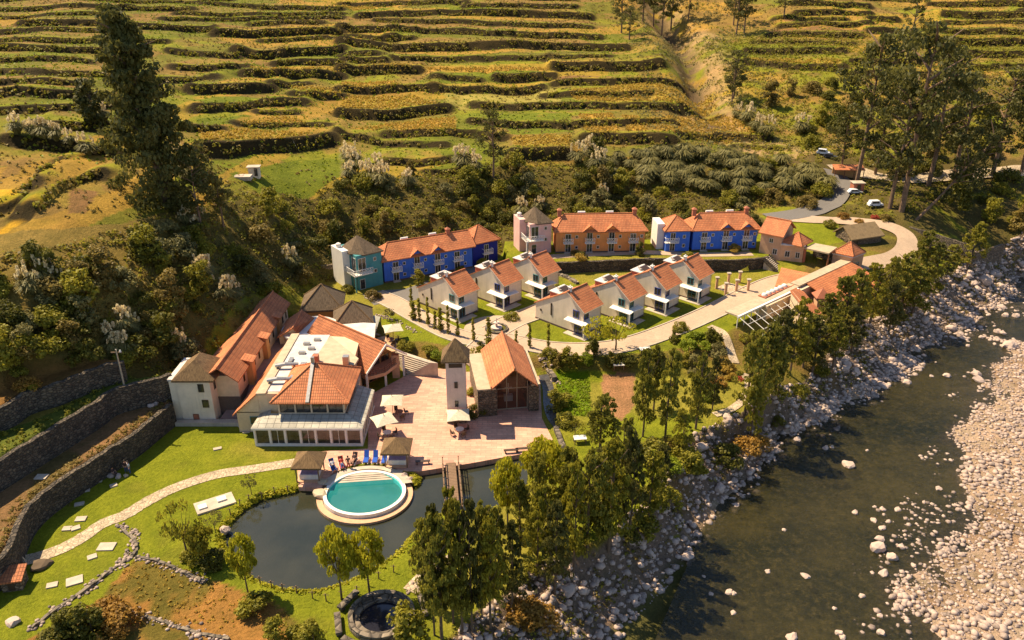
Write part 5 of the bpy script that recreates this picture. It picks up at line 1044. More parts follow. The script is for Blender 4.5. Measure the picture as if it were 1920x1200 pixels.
# stone basin
sx, sy = at(716,1160,0)
r = empty('stone_basin', (sx,sy,0), 0, 'round stepped stone basin with dark water near the bottom trees', 'basin')
MB().ring(ell(3.1,3.0,n=36), ell(2.65,2.55,n=36), -.3, .75).build('outer_wall', M['bigstone'], r); MB().ring(ell(2.65,2.55,n=36), ell(2.05,1.95,n=36), -.3, .4).build('inner_ledge', M['bigstone'], r)
MB().prism(ell(2.06,1.96,n=36), -.2, .12).build('water', simple('dark_water', (.02,.02,.03), .1), r)
for k, (a_, lb) in enumerate(((150,'left upper'),(195,'left'),(240,'front left'),(290,'front right'),(20,'right'))):
    th_ = radians(a_); bx, by = sx+4.0*cos(th_), sy+3.9*sin(th_); o = empty('stone_bench', (bx,by,0), th_+pi/2, f'thick stone bench on the {lb} side of the round stone basin', 'bench', 'stone benches around the basin')
    MB().box(-1.3,1.3,-.3,.3,.38,.6).build('seat', M['bigstone'], o)
    for s in (-1,1): MB().box(s*.95-.2,s*.95+.2,-.25,.25,-.2,.38).build('leg', M['bigstone'], o)
# fountain
r = empty('fountain', (cx:=at(931,618,2)[0], cy:=at(931,618,2)[1], 2.09), 0, 'small round tiered stone fountain at the crossing of the paths', 'fountain')
MB().ring(ell(1.85,1.85,n=28), ell(1.5,1.5,n=28), -.1, .3).build('kerb', M['bigstone'], r); MB().prism(ell(1.52,1.52,n=28), -.05, .12).build('planting', M['l_dark'], r)
MB().lathe([(.9,.1),(.9,.45),(.75,.5),(.2,.5),(.16,.95),(.5,1.15),(.48,1.22),(.1,1.2),(.08,1.6),(.16,1.75),(.02,1.95)], (0,0,0), 16).build('bowl', M['tower'], r)
# ------------------------------------------------------------------ cabanas, parasols, furniture
def cabana(label, u, v):
    x, y = at(u,v,0); r = empty('thatched_cabana', (x,y,.08), 0, label, 'cabana', 'thatched pool cabanas'); s = 1.3
    for a_ in (-1,1):
        for b_ in (-1,1): MB().tube([(a_*s,b_*s,0),(a_*s,b_*s,2.3)], .08, 6).build('post', M['wood'], r)
    b = MB(); hiproof(b,-s,s,-s,s,2.25,3.5,.45,None,.22); b.build('roof', M['thatch'], r)
    MB().box(-1.35,1.35,-1.35,1.35,-.05,.12).build('platform', M['peach'], r)
    bd = MB().box(-1.1,1.1,-.9,.9,.12,.75).build('daybed', M['white'], r); MB().box(-1.05,1.05,.55,.85,.75,1.05).build('pillow', M['l_plume' if False else 'white'], bd); MB().box(-1.08,1.08,-.85,.5,.75,.82).build('mattress', simple('lilac_cloth', (.42,.32,.42), .9), bd)
    return r
cabana('thatched cabana with daybed on the left side of the pool', 583, 893)
cabana('thatched cabana with daybed on the right of the blue loungers', 746, 866)
def parasol(label, u, v, z=.08, s=1.6, rot=.2, table=True):
    x, y = at(u,v,z); r = empty('parasol', (x,y,z), rot, label, 'parasol', 'cream parasols'); b = MB()
    for k in range(4):
        a0, a1 = pi/4+k*pi/2, pi/4+(k+1)*pi/2; R = s*1.35; am = (a0+a1)/2
        c0 = (R*cos(a0),R*sin(a0),2.25); c1 = (R*cos(a1),R*sin(a1),2.25); m = (R*.66*cos(am),R*.66*sin(am),2.33); b.slab([c0,m,(0,0,2.95)],.03).slab([m,c1,(0,0,2.95)],.03)
    b.build('canopy', M['canvas'], r); MB().tube([(0,0,0),(0,0,3.15)], .04, 6).build('pole', M['wood'], r); MB().box(-.3,.3,-.3,.3,-.02,.08).build('base', M['slab'], r)
    return r, x, y
def table(label, x, y, z, c='white', top='round', chairs=4, lab2='dark chair at the table under the parasol', r0=.55):
    t = empty('garden_table', (x,y,z), 0, label, 'table'); MB().lathe([(r0,.70),(r0,.75)], (0,0,0), 14).build('table_top', M[c], t); MB().tube([(0,0,0),(0,0,.7)], .05, 6).build('leg', M['metal'], t)
    for k in range(chairs):
        a_ = k*2*pi/chairs+.5; chair(lab2+', '+('far right','far left','near left','near right')[k%4]+' of four', x+1.0*cos(a_), y+1.0*sin(a_), z, a_)
CH = []
def chair(label, x, y, z, a_, mat='darkframe'):
    if not CH:
        r = empty('garden_chair', (x,y,z), a_+pi/2); MB().box(-.25,.25,-.25,.25,.4,.46).build('seat', M[mat], r); MB().box(-.25,.25,.22,.28,.46,.95).build('backrest', M[mat], r)
        for sx_ in (-1,1):
            for sy_ in (-1,1): MB().box(sx_*.22-.025,sx_*.22+.025,sy_*.22-.025,sy_*.22+.025,0,.4).build('leg', M[mat], r)
        CH.append(r); CH.append([o for o in bpy.data.objects if o.parent == r])
    else:
        r = CH[0].copy(); C.objects.link(r); r.location = (x,y,z); r.rotation_euler = (0,0,a_-pi/2)
        for k in CH[1]: o = k.copy(); C.objects.link(o); o.parent = r
    CH[0].rotation_euler = (0,0,CH[0].rotation_euler[2]); setp(r, label, 'chair', 'dark garden chairs around the parasol tables'); return r
_, x, y = parasol('square cream parasol nearest the bar hall on the plaza', 737, 778, .08, 1.5, .05); table('small round table under the parasol nearest the bar hall', x+.9, y-.3, .1, 'brownwood', lab2='dark chair at the table under the parasol nearest the bar hall')
_, x, y = parasol('cream parasol in the middle of the plaza beside the glass veranda', 722, 815, .08, 1.5, .5); table('small white table under the parasol beside the veranda', x+.4, y-.5, .1, 'white', lab2='dark chair at the table under the parasol beside the veranda')
_, x, y = parasol('cream parasol standing at the foot of the tall tower', 860, 806, .08, 1.55, .1); table('small white table under the parasol at the foot of the tower', x+.2, y-.9, .1, 'white', lab2='dark chair at the table under the parasol at the tower foot')
_, x, y = parasol('cream parasol on the round terrace behind the bar hall', 738, 640, 1.7, 1.5, .3); table('small table on the round terrace behind the bar hall', x-.3, y-.8, 1.8, 'brownwood', lab2='dark chair on the round terrace behind the bar hall')
x, y = at(738,640,1.6); sheet('terrace', [(x+3.2*cos(k*pi/12)-.3, y+2.8*sin(k*pi/12)-.9) for k in range(24)], 1.72, M['peach'], 'structure', 1.9)
x2, y2 = at(722,612,1.6); sheet('terrace', [(x2+3.6*cos(k*pi/12), y2+3.4*sin(k*pi/12)) for k in range(24)], 1.68, M['road'], 'structure', 1.9)
LG = []
def lounger(label, u, v, rot, mat='bluefab', flat=False):
    x, y = at(u,v,.08); r = empty('sun_lounger', (x,y,.08), rot, label, 'sun lounger', 'sun loungers above the pool')
    MB().box(-.32,.32,-.7,.55,.28,.34).box(-.33,-.28,-.9,.9,.22,.28).box(.28,.33,-.9,.9,.22,.28).build('frame', M['white'], r)
    MB().slab([(-.3,-.75,.42),(.3,-.75,.42),(.3,.25,.42),(-.3,.25,.42)],.08).build('seat_cushion', M[mat], r); MB().slab([(-.3,.25,.42),(.3,.25,.42),(.3,.75,1.15),(-.3,.75,1.15)],.08).build('back_cushion', M[mat], r)
    for sx_ in (-1,1):
        for sy_ in (-1,1): MB().box(sx_*.3-.03,sx_*.3+.03,sy_*.6-.03,sy_*.6+.03,0,.22).build('leg', M['white'], r)
    return r, x, y
for u, v, l_ in ((687,865,'left one'),(704,865,'middle one'),(721,866,'right one')): lounger(f'empty blue lounger, the {l_} of the three in a row above the pool', u, v, 0)
loc_l = [(664,868,-.15,'shirtd','dark lounger left of the three blue ones above the pool'),(641,876,.35,'red','lounger with a red towel beside the pool'),(625,880,.5,'bluefab','dark blue lounger nearest the left cabana')]
LL3 = [lounger(lb, u, v, ro_, m_) for u, v, ro_, m_, lb in loc_l]
# people
def mk_skin_mesh(name, verts, edges, radii, mat):
    bm = bmesh.new(); lay = bm.verts.layers.skin.verify(); vs = []
    for i, p in enumerate(verts): v = bm.verts.new(p); v[lay].radius = radii[i]; v[lay].use_root = (i == 0); vs.append(v)
    for a, c in edges: bm.edges.new((vs[a], vs[c]))
    me = bpy.data.meshes.new(name); bm.to_mesh(me); bm.free(); me.materials.append(mat); return me
def person(label, x, y, z, rz, pose='stand', top='shirtw', bot='jeans', scale=1.0):
    if pose == 'stand': J = dict(pel=(0,0,.92), sp=(0,0,1.2), ch=(0,0,1.38), nk=(0,0,1.5), hd=(0,-.01,1.66), sL=(.19,0,1.42), eL=(.25,.02,1.14), hL=(.23,-.08,.88), sR=(-.19,0,1.42), eR=(-.26,.03,1.14), hR=(-.2,-.14,.95), kL=(.1,-.04,.5), fL=(.11,.02,.06), tL=(.12,-.14,.04), kR=(-.1,.05,.5), fR=(-.12,.12,.06), tR=(-.13,-.04,.04))
    elif pose == 'sit': J = dict(pel=(0,0,.50), sp=(0,.05,.78), ch=(0,.07,.96), nk=(0,.06,1.08), hd=(0,.03,1.24), sL=(.19,.06,1.0), eL=(.24,-.08,.76), hL=(.15,-.28,.66), sR=(-.19,.06,1.0), eR=(-.25,-.06,.76), hR=(-.16,-.28,.62), kL=(.12,-.44,.5), fL=(.13,-.5,.08), tL=(.13,-.66,.05), kR=(-.12,-.42,.52), fR=(-.14,-.52,.08), tR=(-.15,-.68,.05))
    else: J = dict(pel=(0,-.05,.52), sp=(0,.22,.66), ch=(0,.4,.82), nk=(0,.5,.92), hd=(0,.58,1.06), sL=(.19,.42,.86), eL=(.28,.2,.66), hL=(.18,.02,.62), sR=(-.19,.42,.86), eR=(-.28,.22,.66), hR=(-.18,.05,.62), kL=(.13,-.5,.72), fL=(.13,-.86,.5), tL=(.13,-.92,.6), kR=(-.12,-.5,.56), fR=(-.12,-.95,.5), tR=(-.12,-1.0,.6))
    R = dict(pel=.135, sp=.12, ch=.14, nk=.055, hd=.10, sL=.065, eL=.045, hL=.035, sR=.065, eR=.045, hR=.035, kL=.06, fL=.04, tL=.035, kR=.06, fR=.04, tR=.035)
    E_ = [('pel','sp'),('sp','ch'),('ch','nk'),('nk','hd'),('ch','sL'),('sL','eL'),('eL','hL'),('ch','sR'),('sR','eR'),('eR','hR'),('pel','kL'),('kL','fL'),('fL','tL'),('pel','kR'),('kR','fR'),('fR','tR')]
    r = empty('person', (x,y,z), rz, label, 'person'); r.scale = (scale,)*3
    def skin(name, keys, mat, grow=0):
        ks = [k for k in J if k in keys]; rad = [((R[k]+grow, R[k]*.8+grow) if k in ('pel','sp','ch') else (R[k]+grow,)*2) for k in ks]
        me = mk_skin_mesh(name, [J[k] for k in ks], [(ks.index(a), ks.index(b)) for a, b in E_ if a in ks and b in ks], rad, M[mat])
        o = link(name, me, r); o.modifiers.new('skin', 'SKIN'); ss = o.modifiers.new('sub', 'SUBSURF'); ss.levels = 1; ss.render_levels = 1; return o
    skin('body', list(J), 'skin'); skin('shirt', ['pel','sp','ch','sL','eL','sR','eR'], top, .022); skin('trousers', ['pel','kL','fL','kR','fR'], bot, .02)
    h = J['hd']; MB().lathe([(.02,-.02),(.112,.0),(.115,.06),(.08,.12),(.01,.145)], (h[0],h[1]+.02,h[2]), 10).build('hair', M['hair'], r)
    b = MB()
    for sg, hk in ((1,'hL'),(-1,'hR')):
        hx_, hy_, hz_ = J[hk]
        for f in range(5): dx_ = (f-2)*.016; b.tube([(hx_+dx_,hy_-.01,hz_-.01),(hx_+dx_*1.4,hy_-.05,hz_-.06),(hx_+dx_*1.3,hy_-.055,hz_-.09+.01*abs(f-2))], [.011,.009,.007], 5)
    b.build('fingers', M['skin'], r); return r

person('person in a dark top standing on the lawn near the stone wall, left of two', *at(238,886,0), 0.02, .6, 'stand', 'shirtd', 'jeans')
person('person in a pale shirt standing on the lawn near the stone wall, right of two', *at(244,888,0), 0.02, -.7, 'stand', 'shirtw', 'jeans')
person('person in dark clothes sitting on the boulder seat on the lawn', *at(214,893,0), 0.0, 1.2, 'sit', 'shirtd', 'shirtd')
person('person in red leaning back on the lounger with the red towel', LL3[1][1], LL3[1][2], .08, .35, 'recline', 'red', 'jeans')
person('person reclining on the dark lounger next to the blue loungers', LL3[0][1], LL3[0][2], .08, -.15, 'recline', 'shirtd', 'skin')
person('person in a white top reclining on the lounger nearest the left cabana', LL3[2][1], LL3[2][2], .08, .5, 'recline', 'shirtw', 'jeans')
person('person in dark clothes standing at the pool edge beside the loungers', *at(654,879,0), .08, .3, 'stand', 'shirtd', 'red')
# pillars
P0 = [(1343,541),(1360,552),(1365,533),(1380,546),(1386,530),(1402,545)]
x, y = at(1371,541,2)
sheet('paved_pad', [at(u,v,2) for u,v in [(1340,541),(1365,530),(1404,541),(1378,553)]], 2.08, M['walk'])
wh = ['far left','front left','back, second from left','front middle','back right','far right']
for (u,v), n_ in zip(P0, wh):
    x, y = at(u,v,2); r = empty('brick_pillar', (x,y,2.02), 0, f'free standing brick pillar with pale square cap, {n_} one of the six on the lawn', 'pillar', 'brick pillars on the paved pad')
    MB().box(-.2,.2,-.2,.2,-.1,2.0).build('shaft', M['peach'], r); MB().box(-.34,.34,-.34,.34,2.0,2.2).build('cap', M['slab'], r)
# stepping slabs on the lawn
sl_ = [(183,902,1.1,.7,'slab under the long wall'),(159,920,1.1,.7,'second slab from the seated group'),(149,946,1.0,.6,'third slab down the lawn'),(152,974,1.1,.8,'slab just above the winding path'),(126,992,.9,.7,'left slab of the joined pair above the winding path'),(142,991,.9,.7,'right slab of the joined pair above the winding path'),
 (200,1026,1.7,1.2,'large slab below the winding path'),(173,1045,.9,.7,'small worn slab below the winding path'),(140,1090,1.5,1.2,'large slab near the rubble wall'),(98,1098,1.0,.7,'small slab near the clay oven'),(213,911,.8,.6,'slab below the seated people'),(408,842,1.0,.5,'slab in the building shadow'),(78,895,1.3,.9,'slab on the bare brown terrace'),(330,792,1.2,.7,'slab by the end tower'),(462,810,.9,.6,'slab at the corner of the veranda')]
for u, v, w_, d_, n_ in sl_:
    z = 3 if n_.startswith('slab on the bare') else 0
    x, y = at(u,v,z); setp(MB().box(-w_/2,w_/2,-d_/2,d_/2,-.1,.14).build('stone_slab', M['slab'], None, (x,y,z), random.uniform(0,.6)), 'flat pale '+n_, 'stone slab', 'flat stone slabs on the lawn')
x, y = at(405,945,0); r = empty('concrete_slab', (x,y,0), .55, 'broad flat concrete slab with hatch blocks left of the pond', 'concrete slab')
MB().box(-2.2,2.0,-1.1,1.1,-.2,.22).build('slab', M['slab'], r); MB().box(.2,1.2,-.2,.6,.22,.4).build('hatch', M['white'], r); MB().box(-1.9,-1.0,-.5,.3,.22,.38).build('hatch', M['white'], r)
# clay oven shed, boulder, statues
x, y = at(30,1098,0); r = empty('brick_shed', (x,y,0), .2, 'small brick shed with tiled top at the left edge of the lawn', 'shed'); MB().box(-.9,.9,-.8,.8,-.2,1.3).build('wall', M['ashlar'], r); MB().slab([(-1.1,-1.0,1.3),(1.1,-1.0,1.3),(1.1,1.0,1.8),(-1.1,1.0,1.8)],.15).build('roof', M['rust_tile'], r); MB().box(-.3,.3,-.83,-.78,.1,1.1).build('door', M['darkframe'], r)
# power pole
x, y = at(243,766,3); r = empty('power_pole', (x,y,3), 0, 'tall thin grey utility pole on the brown terrace at left', 'utility pole'); zt = z_at(y,655)-3
MB().tube([(0,0,-.3),(0,0,zt)], [.16,.1], 8).build('pole', M['metal'], r); MB().box(-.7,.7,-.05,.05,zt-.5,zt-.38).build('crossarm', M['wood'], r); MB().lathe([(.12,0),(.14,.1),(.06,.3)], (.5,0,zt-.38), 8).build('insulator', M['white'], r); MB().box(-.16,.16,-.3,-.1,1.6,2.1).build('meter_box', M['metal'], r)
# pond fence posts
ff = [(450,1062),(470,1082),(488,1093),(510,1101),(531,1107),(556,1112),(586,1122),(612,1127),(641,1121),(670,1112),(691,1098),(710,1085),(738,1073),(418,1050),(467,938),(490,930),(515,922),(540,918),(450,948),(432,965)]
for i, (u, v) in enumerate(ff):
    x, y = at(u,v,0); r = empty('fence_post', (x,y,h1(x,y)), 0, ('rough wooden post in the grass along the near rim of the pond' if i < 14 else 'rough wooden post in the grass along the far left rim of the pond'), 'post', 'wooden posts around the pond near rim' if i < 14 else 'wooden posts around the pond far rim')
    MB().tube([(0,0,-.2),(random.uniform(-.06,.06),0,.95)], [.07,.05], 6).build('post', M['wood'], r); MB().tube([(-.28,0,.8),(.28,0,.75)], .03, 5).build('crossbar', M['wood'], r)
# plaza benches, planters, sign boards
for (u, v, n_) in ((958,849,'left of the two benches'),(980,846,'right of the two benches'),(793,870,'single bench beside the right cabana')):
    x, y = at(u,v,.08); r = empty('wooden_bench', (x,y,.08), .12, f'dark wooden bench on the plaza edge, {n_}', 'bench', 'dark benches at the plaza edge'); MB().box(-.9,.9,-.2,.2,.4,.47).build('seat', M['darkframe'], r)
    for s in (-1,1): MB().box(s*.7-.06,s*.7+.06,-.18,.18,0,.4).build('leg', M['darkframe'], r)
for (u, v, n_) in ((1087,832,'by the lower garden plots'),(1159,694,'beside the ploughed plot'),(1209,664,'below the curved road')):
    x, y = pick(u,v); z = h1(x,y); r = empty('white_table', (x,y,z), .1, f'small white topped table {n_}', 'table', 'white topped garden tables'); MB().box(-.8,.8,-.5,.5,.7,.8).build('table_top', M['white'], r)
    for sx_ in (-1,1):
        for sy_ in (-1,1): MB().box(sx_*.7-.05,sx_*.7+.05,sy_*.4-.05,sy_*.4+.05,-.1,.7).build('leg', M['wood'], r)
# parked vehicles
def car(label, x, y, z, rz, paint, van=False):
    r = empty('parked_car', (x,y,z), rz, label, 'car', 'parked vehicles by the upper road'); r.scale = (.72,)*3; hb = .95 if van else .7; L_ = 2.2
    P = [(-L_,.35),(-L_,hb),(-L_+.25,hb+.05),(-L_+.5 if van else -L_+.7,1.85 if van else 1.42),(.9 if van else .5,1.85 if van else 1.42),(1.3,hb+.08),(L_-.1,hb-.05),(L_,.6),(L_,.35)]
    MB().wallpoly([(a,-.85,b_) for a, b_ in P], (0,1.7,0)).build('body', M[paint], r)
    MB().wallpoly([(-L_+.75,-.87,hb+.1),(.95,-.87,hb+.1),(.55,-.87,(1.7 if van else 1.32)),(-L_+.85,-.87,(1.7 if van else 1.32))], (0,1.74,0)).build('side_window', M['glass'], r)
    MB().slab([(.62,-.7,1.7 if van else 1.36),(.62,.7,1.7 if van else 1.36),(1.22,.7,hb+.14),(1.22,-.7,hb+.14)][::-1],.06).build('windscreen', M['glass'], r)
    for sx_ in (-1.35,1.35):
        for sy_ in (-.86,.86):
            w_ = MB().tube([(sx_,sy_-.1,.33),(sx_,sy_+.1,.33)], .33, 12).build('wheel', M['tyre'], r); MB().tube([(sx_,sy_-.12,.33),(sx_,sy_+.12,.33)], .17, 8).build('rim', M['metal'], w_)
    for sy_ in (-.6,.6): MB().box(L_-.02,L_+.03,sy_-.18,sy_+.18,.55,.7).build('headlight', M['white'], r)
for (u, v, rz_, p_, va, n_) in ((1543,291,-.5,'carwhite',True,'white van parked on the upper road beyond the pampas slope'),(1640,388,.1,'carwhite',True,'white vehicle parked under the big trees above the drive'),(1556,298,-.5,'cardark',False,'dark car parked right behind the white van'),(1602,364,.0,'carwhite',False,'pale car parked by the brick kiosk near the tall trunk')):
    x, y = pick(u,v); car(n_, x, y, h1(x,y)+.1, rz_, p_, va)
x, y = pick(1607,360); r = empty('brick_kiosk', (x,y+.5,h1(x,y)), 0, 'small brown brick kiosk at the foot of the tall bare trunk', 'kiosk'); MB().box(-1.2,1.2,-1,1,-.3,2).build('wall', M['brick'], r); MB().box(-1.4,1.4,-1.2,1.2,2,2.15).build('roof', M['slab'], r); win(r, (-.4,-1,.1), 0, .8, 1.6, 'darkframe', 0, 'door')
# ------------------------------------------------------------------ vegetation
RS = np.random.RandomState(11)
def leaves(cent, rad, n, size, rs, flat=.0, droop=0, elong=1.0):
    # clumps: centres (k,3), radii (k,), n leaf quads each
    k = len(cent); c = np.repeat(cent, n, 0); r = np.repeat(rad, n)
    d = rs.normal(size=(k*n,3)); d /= np.linalg.norm(d, axis=1)[:,None]; rr = rs.uniform(.35,1.0,k*n)**.6
    p = c + d*(r*rr)[:,None]*np.array([1,1,.8]); p[:,2] -= droop*rr*r
    nrm = d*.7 + rs.normal(size=d.shape)*.55 + np.array([0,0,.35]); nrm /= np.linalg.norm(nrm,axis=1)[:,None]
    t = np.cross(nrm, rs.normal(size=d.shape)); t /= np.linalg.norm(t,axis=1)[:,None]+1e-9; b = np.cross(nrm, t)
    if droop: b = b*.4; b[:,2] -= .8; 
    s = size*rs.uniform(.6,1.25,k*n)[:,None]; t = t*s*.5; b = b*s*.5*elong
    V = np.stack([p-t-b*.6, p+t*.8-b, p+t+b*.7, p-t*.7+b], 1).reshape(-1,3); Fq = np.arange(k*n*4).reshape(-1,4); return V, Fq
def crown_mesh(name, kind, seed, mat):
    rs = np.random.RandomState(seed); cs = []; rd = []
    if kind == 'bank':
        lean = rs.uniform(-.6,.6,2)
        for i in range(105):
            f = rs.uniform(.14,1)**.8; R = 1.85*(1-abs(f-.5)**2*1.6)*(1.0-.5*max(0,f-.5)/.5)*rs.uniform(.25,1.1); a = rs.uniform(0,2*pi)
            cs.append((R*cos(a)+lean[0]*f, R*sin(a)+lean[1]*f, 10*f*.97)); rd.append(rs.uniform(.25,.62)*(1.1-.5*f))
        V, Q = leaves(np.array(cs), np.array(rd), 48, .19, rs, 0, .15, 1.4)
    elif kind == 'euc':
        for i in range(50):
            f = rs.uniform(.26,1); R = 3.5*sqrt(max(.05,1-((f-.62)/.42)**2))*rs.uniform(.2,1.1); a = rs.uniform(0,2*pi)
            cs.append((R*cos(a), R*sin(a), 20*f)); rd.append(rs.uniform(.5,1.2))
        V, Q = leaves(np.array(cs), np.array(rd), 88, .26, rs, 0, .1, 1.3)
    elif kind == 'oldeuc':
        for i in range(290):
            f = rs.uniform(.02,1); R = (5.2*(1-f)**.6+.4)*(1 if f > .12 else .75)*rs.uniform(.15,1); a = rs.uniform(0,2*pi)
            cs.append((R*cos(a)-2.1*f, R*sin(a), 26*f)); rd.append(rs.uniform(.7,1.5)*(1.15-.6*f))
        V, Q = leaves(np.array(cs), np.array(rd), 90, .33, rs, 0, .1, 1.3)
    elif kind == 'willow':
        for i in range(44):
            d = rs.normal(size=3); d /= np.linalg.norm(d); q = rs.uniform(.35,1)**.5
            cs.append((d[0]*1.7*q, d[1]*1.7*q, 3.6+d[2]*1.75*q+.2*rs.rand())); rd.append(rs.uniform(.4,.7))
        V, Q = leaves(np.array(cs), np.array(rd), 60, .22, rs, 0, .25, 1.5)
    elif kind == 'thin':
        for i in range(26):
            d = rs.normal(size=3); d /= np.linalg.norm(d)
            cs.append((d[0]*1.9, d[1]*1.9, 3.8+d[2]*1.3)); rd.append(rs.uniform(.4,.7))
        V, Q = leaves(np.array(cs), np.array(rd), 26, .2, rs, 0, .2, 1.4)
    elif kind == 'poplar':
        for i in range(44):
            f = rs.uniform(.05,1); R = .34*(1-f)**.4*rs.uniform(.2,1); a = rs.uniform(0,2*pi); cs.append((R*cos(a), R*sin(a), 5*f)); rd.append(rs.uniform(.18,.32))
        V, Q = leaves(np.array(cs), np.array(rd), 22, .17, rs)
    elif kind == 'bush':
        for i in range(16):
            d = rs.normal(size=3); d /= np.linalg.norm(d); d[2] = abs(d[2])
            cs.append((d[0]*.75, d[1]*.75, .25+d[2]*.8)); rd.append(rs.uniform(.3,.5))
        V, Q = leaves(np.array(cs), np.array(rd), 110, .115, rs)
    elif kind == 'tallbush':
        for i in range(24):
            f = rs.uniform(.1,1); R = .75*sqrt(max(0,1-(f-.45)**2*2.6))*rs.uniform(.3,1); a = rs.uniform(0,2*pi); cs.append((R*cos(a), R*sin(a), 2.4*f)); rd.append(rs.uniform(.25,.45))
        V, Q = leaves(np.array(cs), np.array(rd), 80, .13, rs)
    elif kind == 'twig':
        for i in range(10):
            d = rs.normal(size=3); d /= np.linalg.norm(d); d[2] = abs(d[2]); cs.append((d[0]*.5, d[1]*.5, .8+d[2]*.7)); rd.append(rs.uniform(.2,.4))
        V, Q = leaves(np.array(cs), np.array(rd), 22, .16, rs)
    return npmesh(name, V, Q, mat)
def pampas_mesh(seed):
    rs = np.random.RandomState(seed); n = 420; a = rs.uniform(0,2*pi,n); l = rs.uniform(.7,1.35,n); out = rs.uniform(.25,1.0,n)
    w_ = .035; base = np.stack([.15*np.cos(a), .15*np.sin(a), np.zeros(n)],1); mid = base+np.stack([out*.45*np.cos(a), out*.45*np.sin(a), l*.85],1); tip = mid+np.stack([out*.5*np.cos(a), out*.5*np.sin(a), -.25*out],1)
    sd = np.stack([-np.sin(a), np.cos(a), np.zeros(n)],1)*w_
    V = np.concatenate([np.stack([base-sd,base+sd,mid+sd,mid-sd],1), np.stack([mid-sd,mid+sd,tip+sd*.3,tip-sd*.3],1)]).reshape(-1,3); return npmesh('grass_clump', V, np.arange(len(V)).reshape(-1,4), M['l_olive'])
def plume_mesh(seed):
    rs = np.random.RandomState(seed); n = 13; a = rs.uniform(0,2*pi,n); R = rs.uniform(.1,.75,n); h = rs.uniform(1.45,2.1,n)
    c = np.stack([R*np.cos(a), R*np.sin(a), h],1); c = np.concatenate([c, c-[0,0,.2]]); V, Q = leaves(c, np.full(len(c), .11), 10, .12, rs, 0, .2, 1.8); return npmesh('plumes', V, Q, M['l_plume'])
def trunk_mesh(kind, seed):
    rs = random.Random(seed); b = MB()
    if kind == 'bank':
        b.tube([(0,0,-.4),(.05,0,3),(.0,.1,6.5),(.1,0,9)], [.16,.12,.08,.03], 6)
        for k in range(9):
            z = 2+k*.75; a = rs.uniform(0,6.28); b.tube([(0.02,0.03,z),(cos(a)*.7,sin(a)*.7,z+.7),(cos(a)*1.3,sin(a)*1.3,z+1.6)], [.06,.04,.02], 4)
    elif kind == 'euc':
        b.tube([(0,0,-.8),(.15,0,6),(0,.2,12),(.2,0,18.5)], [.26,.2,.14,.05], 8)
        for k in range(12):
            z = 7.5+k*.95; a = rs.uniform(0,6.28); b.tube([(.08,.05,z),(cos(a)*1.2,sin(a)*1.2,z+1.2),(cos(a)*2.5,sin(a)*2.5,z+2.2)], [.14,.09,.04], 5)
    elif kind == 'oldeuc':
        b.tube([(0,0,-1),(-.6,0,8),(-1.3,0,17),(-2.0,0,25)], [.6,.45,.28,.06], 8)
        for k in range(16):
            z = 3+k*1.3; a = rs.uniform(0,6.28); b.tube([(-z*.08,0,z),(-z*.08+cos(a)*1.8,sin(a)*1.8,z+1.4),(-z*.08+cos(a)*3.2,sin(a)*3.2,z+2.0)], [.18,.1,.04], 5)
    elif kind in ('willow','thin'):
        b.tube([(0,0,-.3),(.06,0,1.1),(0,.05,2.2)], [.13,.1,.08], 7)
        for k in range(8): a = k*.785+rs.uniform(-.2,.2); b.tube([(0,.04,1.8+.1*(k%3)),(cos(a)*.6,sin(a)*.6,2.8),(cos(a)*1.2,sin(a)*1.2,4.2)], [.06,.04,.015], 4)
    elif kind == 'poplar': b.tube([(0,0,-.2),(0,0,4.6)], [.05,.02], 5)
    elif kind == 'tallbush': b.tube([(0,0,-.3),(0,0,1.6)], [.06,.03], 5)
    return b.mesh('trunk', M['palebark' if kind in ('euc',) else 'bark'])
CRM = {}; TRM = {}
def tree(kind, mat, x, y, z, s, sz, rz, label, group, name='tree', cat='tree', tilt=(0,0)):
    nv = 5 if kind == 'bank' else 3 if kind in ('euc','bush') else 2
    v = int(RS.randint(nv)); key = (kind, mat, v)
    if key not in CRM: CRM[key] = crown_mesh('crown', kind, hash((kind, v)) % 1000 if False else sum(map(ord, kind+mat))+v*17, M[mat])
    if (kind, v) not in TRM: TRM[(kind, v)] = trunk_mesh(kind, v)
    r = empty(name, (x,y,z), rz, label, cat, group); r.scale = (s, s, sz); r.rotation_euler = (tilt[0], tilt[1], rz)
    link('trunk', TRM[(kind, v)], r); link('crown', CRM[key], r); return r
ORD = ['first','second','third','fourth','fifth','sixth','seventh','eighth','ninth','tenth','eleventh','twelfth','thirteenth','fourteenth','fifteenth','sixteenth','seventeenth','eighteenth','nineteenth','twentieth']
def ordn(i): return ORD[i] if i < 20 else ('twenty-'+ORD[i-20] if i < 29 else ('thirtieth' if i == 29 else 'thirty-'+ORD[i-30]) if i < 39 else ('fortieth' if i == 39 else 'forty-'+ORD[i-40]) if i < 49 else 'fiftieth' if i == 49 else 'fifty-'+ORD[i-50])
UH = dict(bank=10.0, euc=20.0, oldeuc=26.0, willow=5.6, thin=5.4, poplar=5.2, bush=1.35, tallbush=2.6, twig=1.7)
UW = dict(bank=4.2, euc=7.0, oldeuc=9.5, willow=4.4, thin=4.6, poplar=.9, bush=2.1, tallbush=1.9, twig=1.4)
def tree_px(kind, mat, u, v, vt, wpx, label, group, **k):
    x, y = pick(u, v); z = h1(x, y); ht = max(1.0, z_at(y, vt) - z); d = y*cos(TH)+(H-z)*sin(TH); wd = wpx*d/F
    return tree(kind, mat, x, y, z, wd/UW[kind], ht/UH[kind], 0 if kind == 'oldeuc' else RS.uniform(0,6.28), label, group, **k)
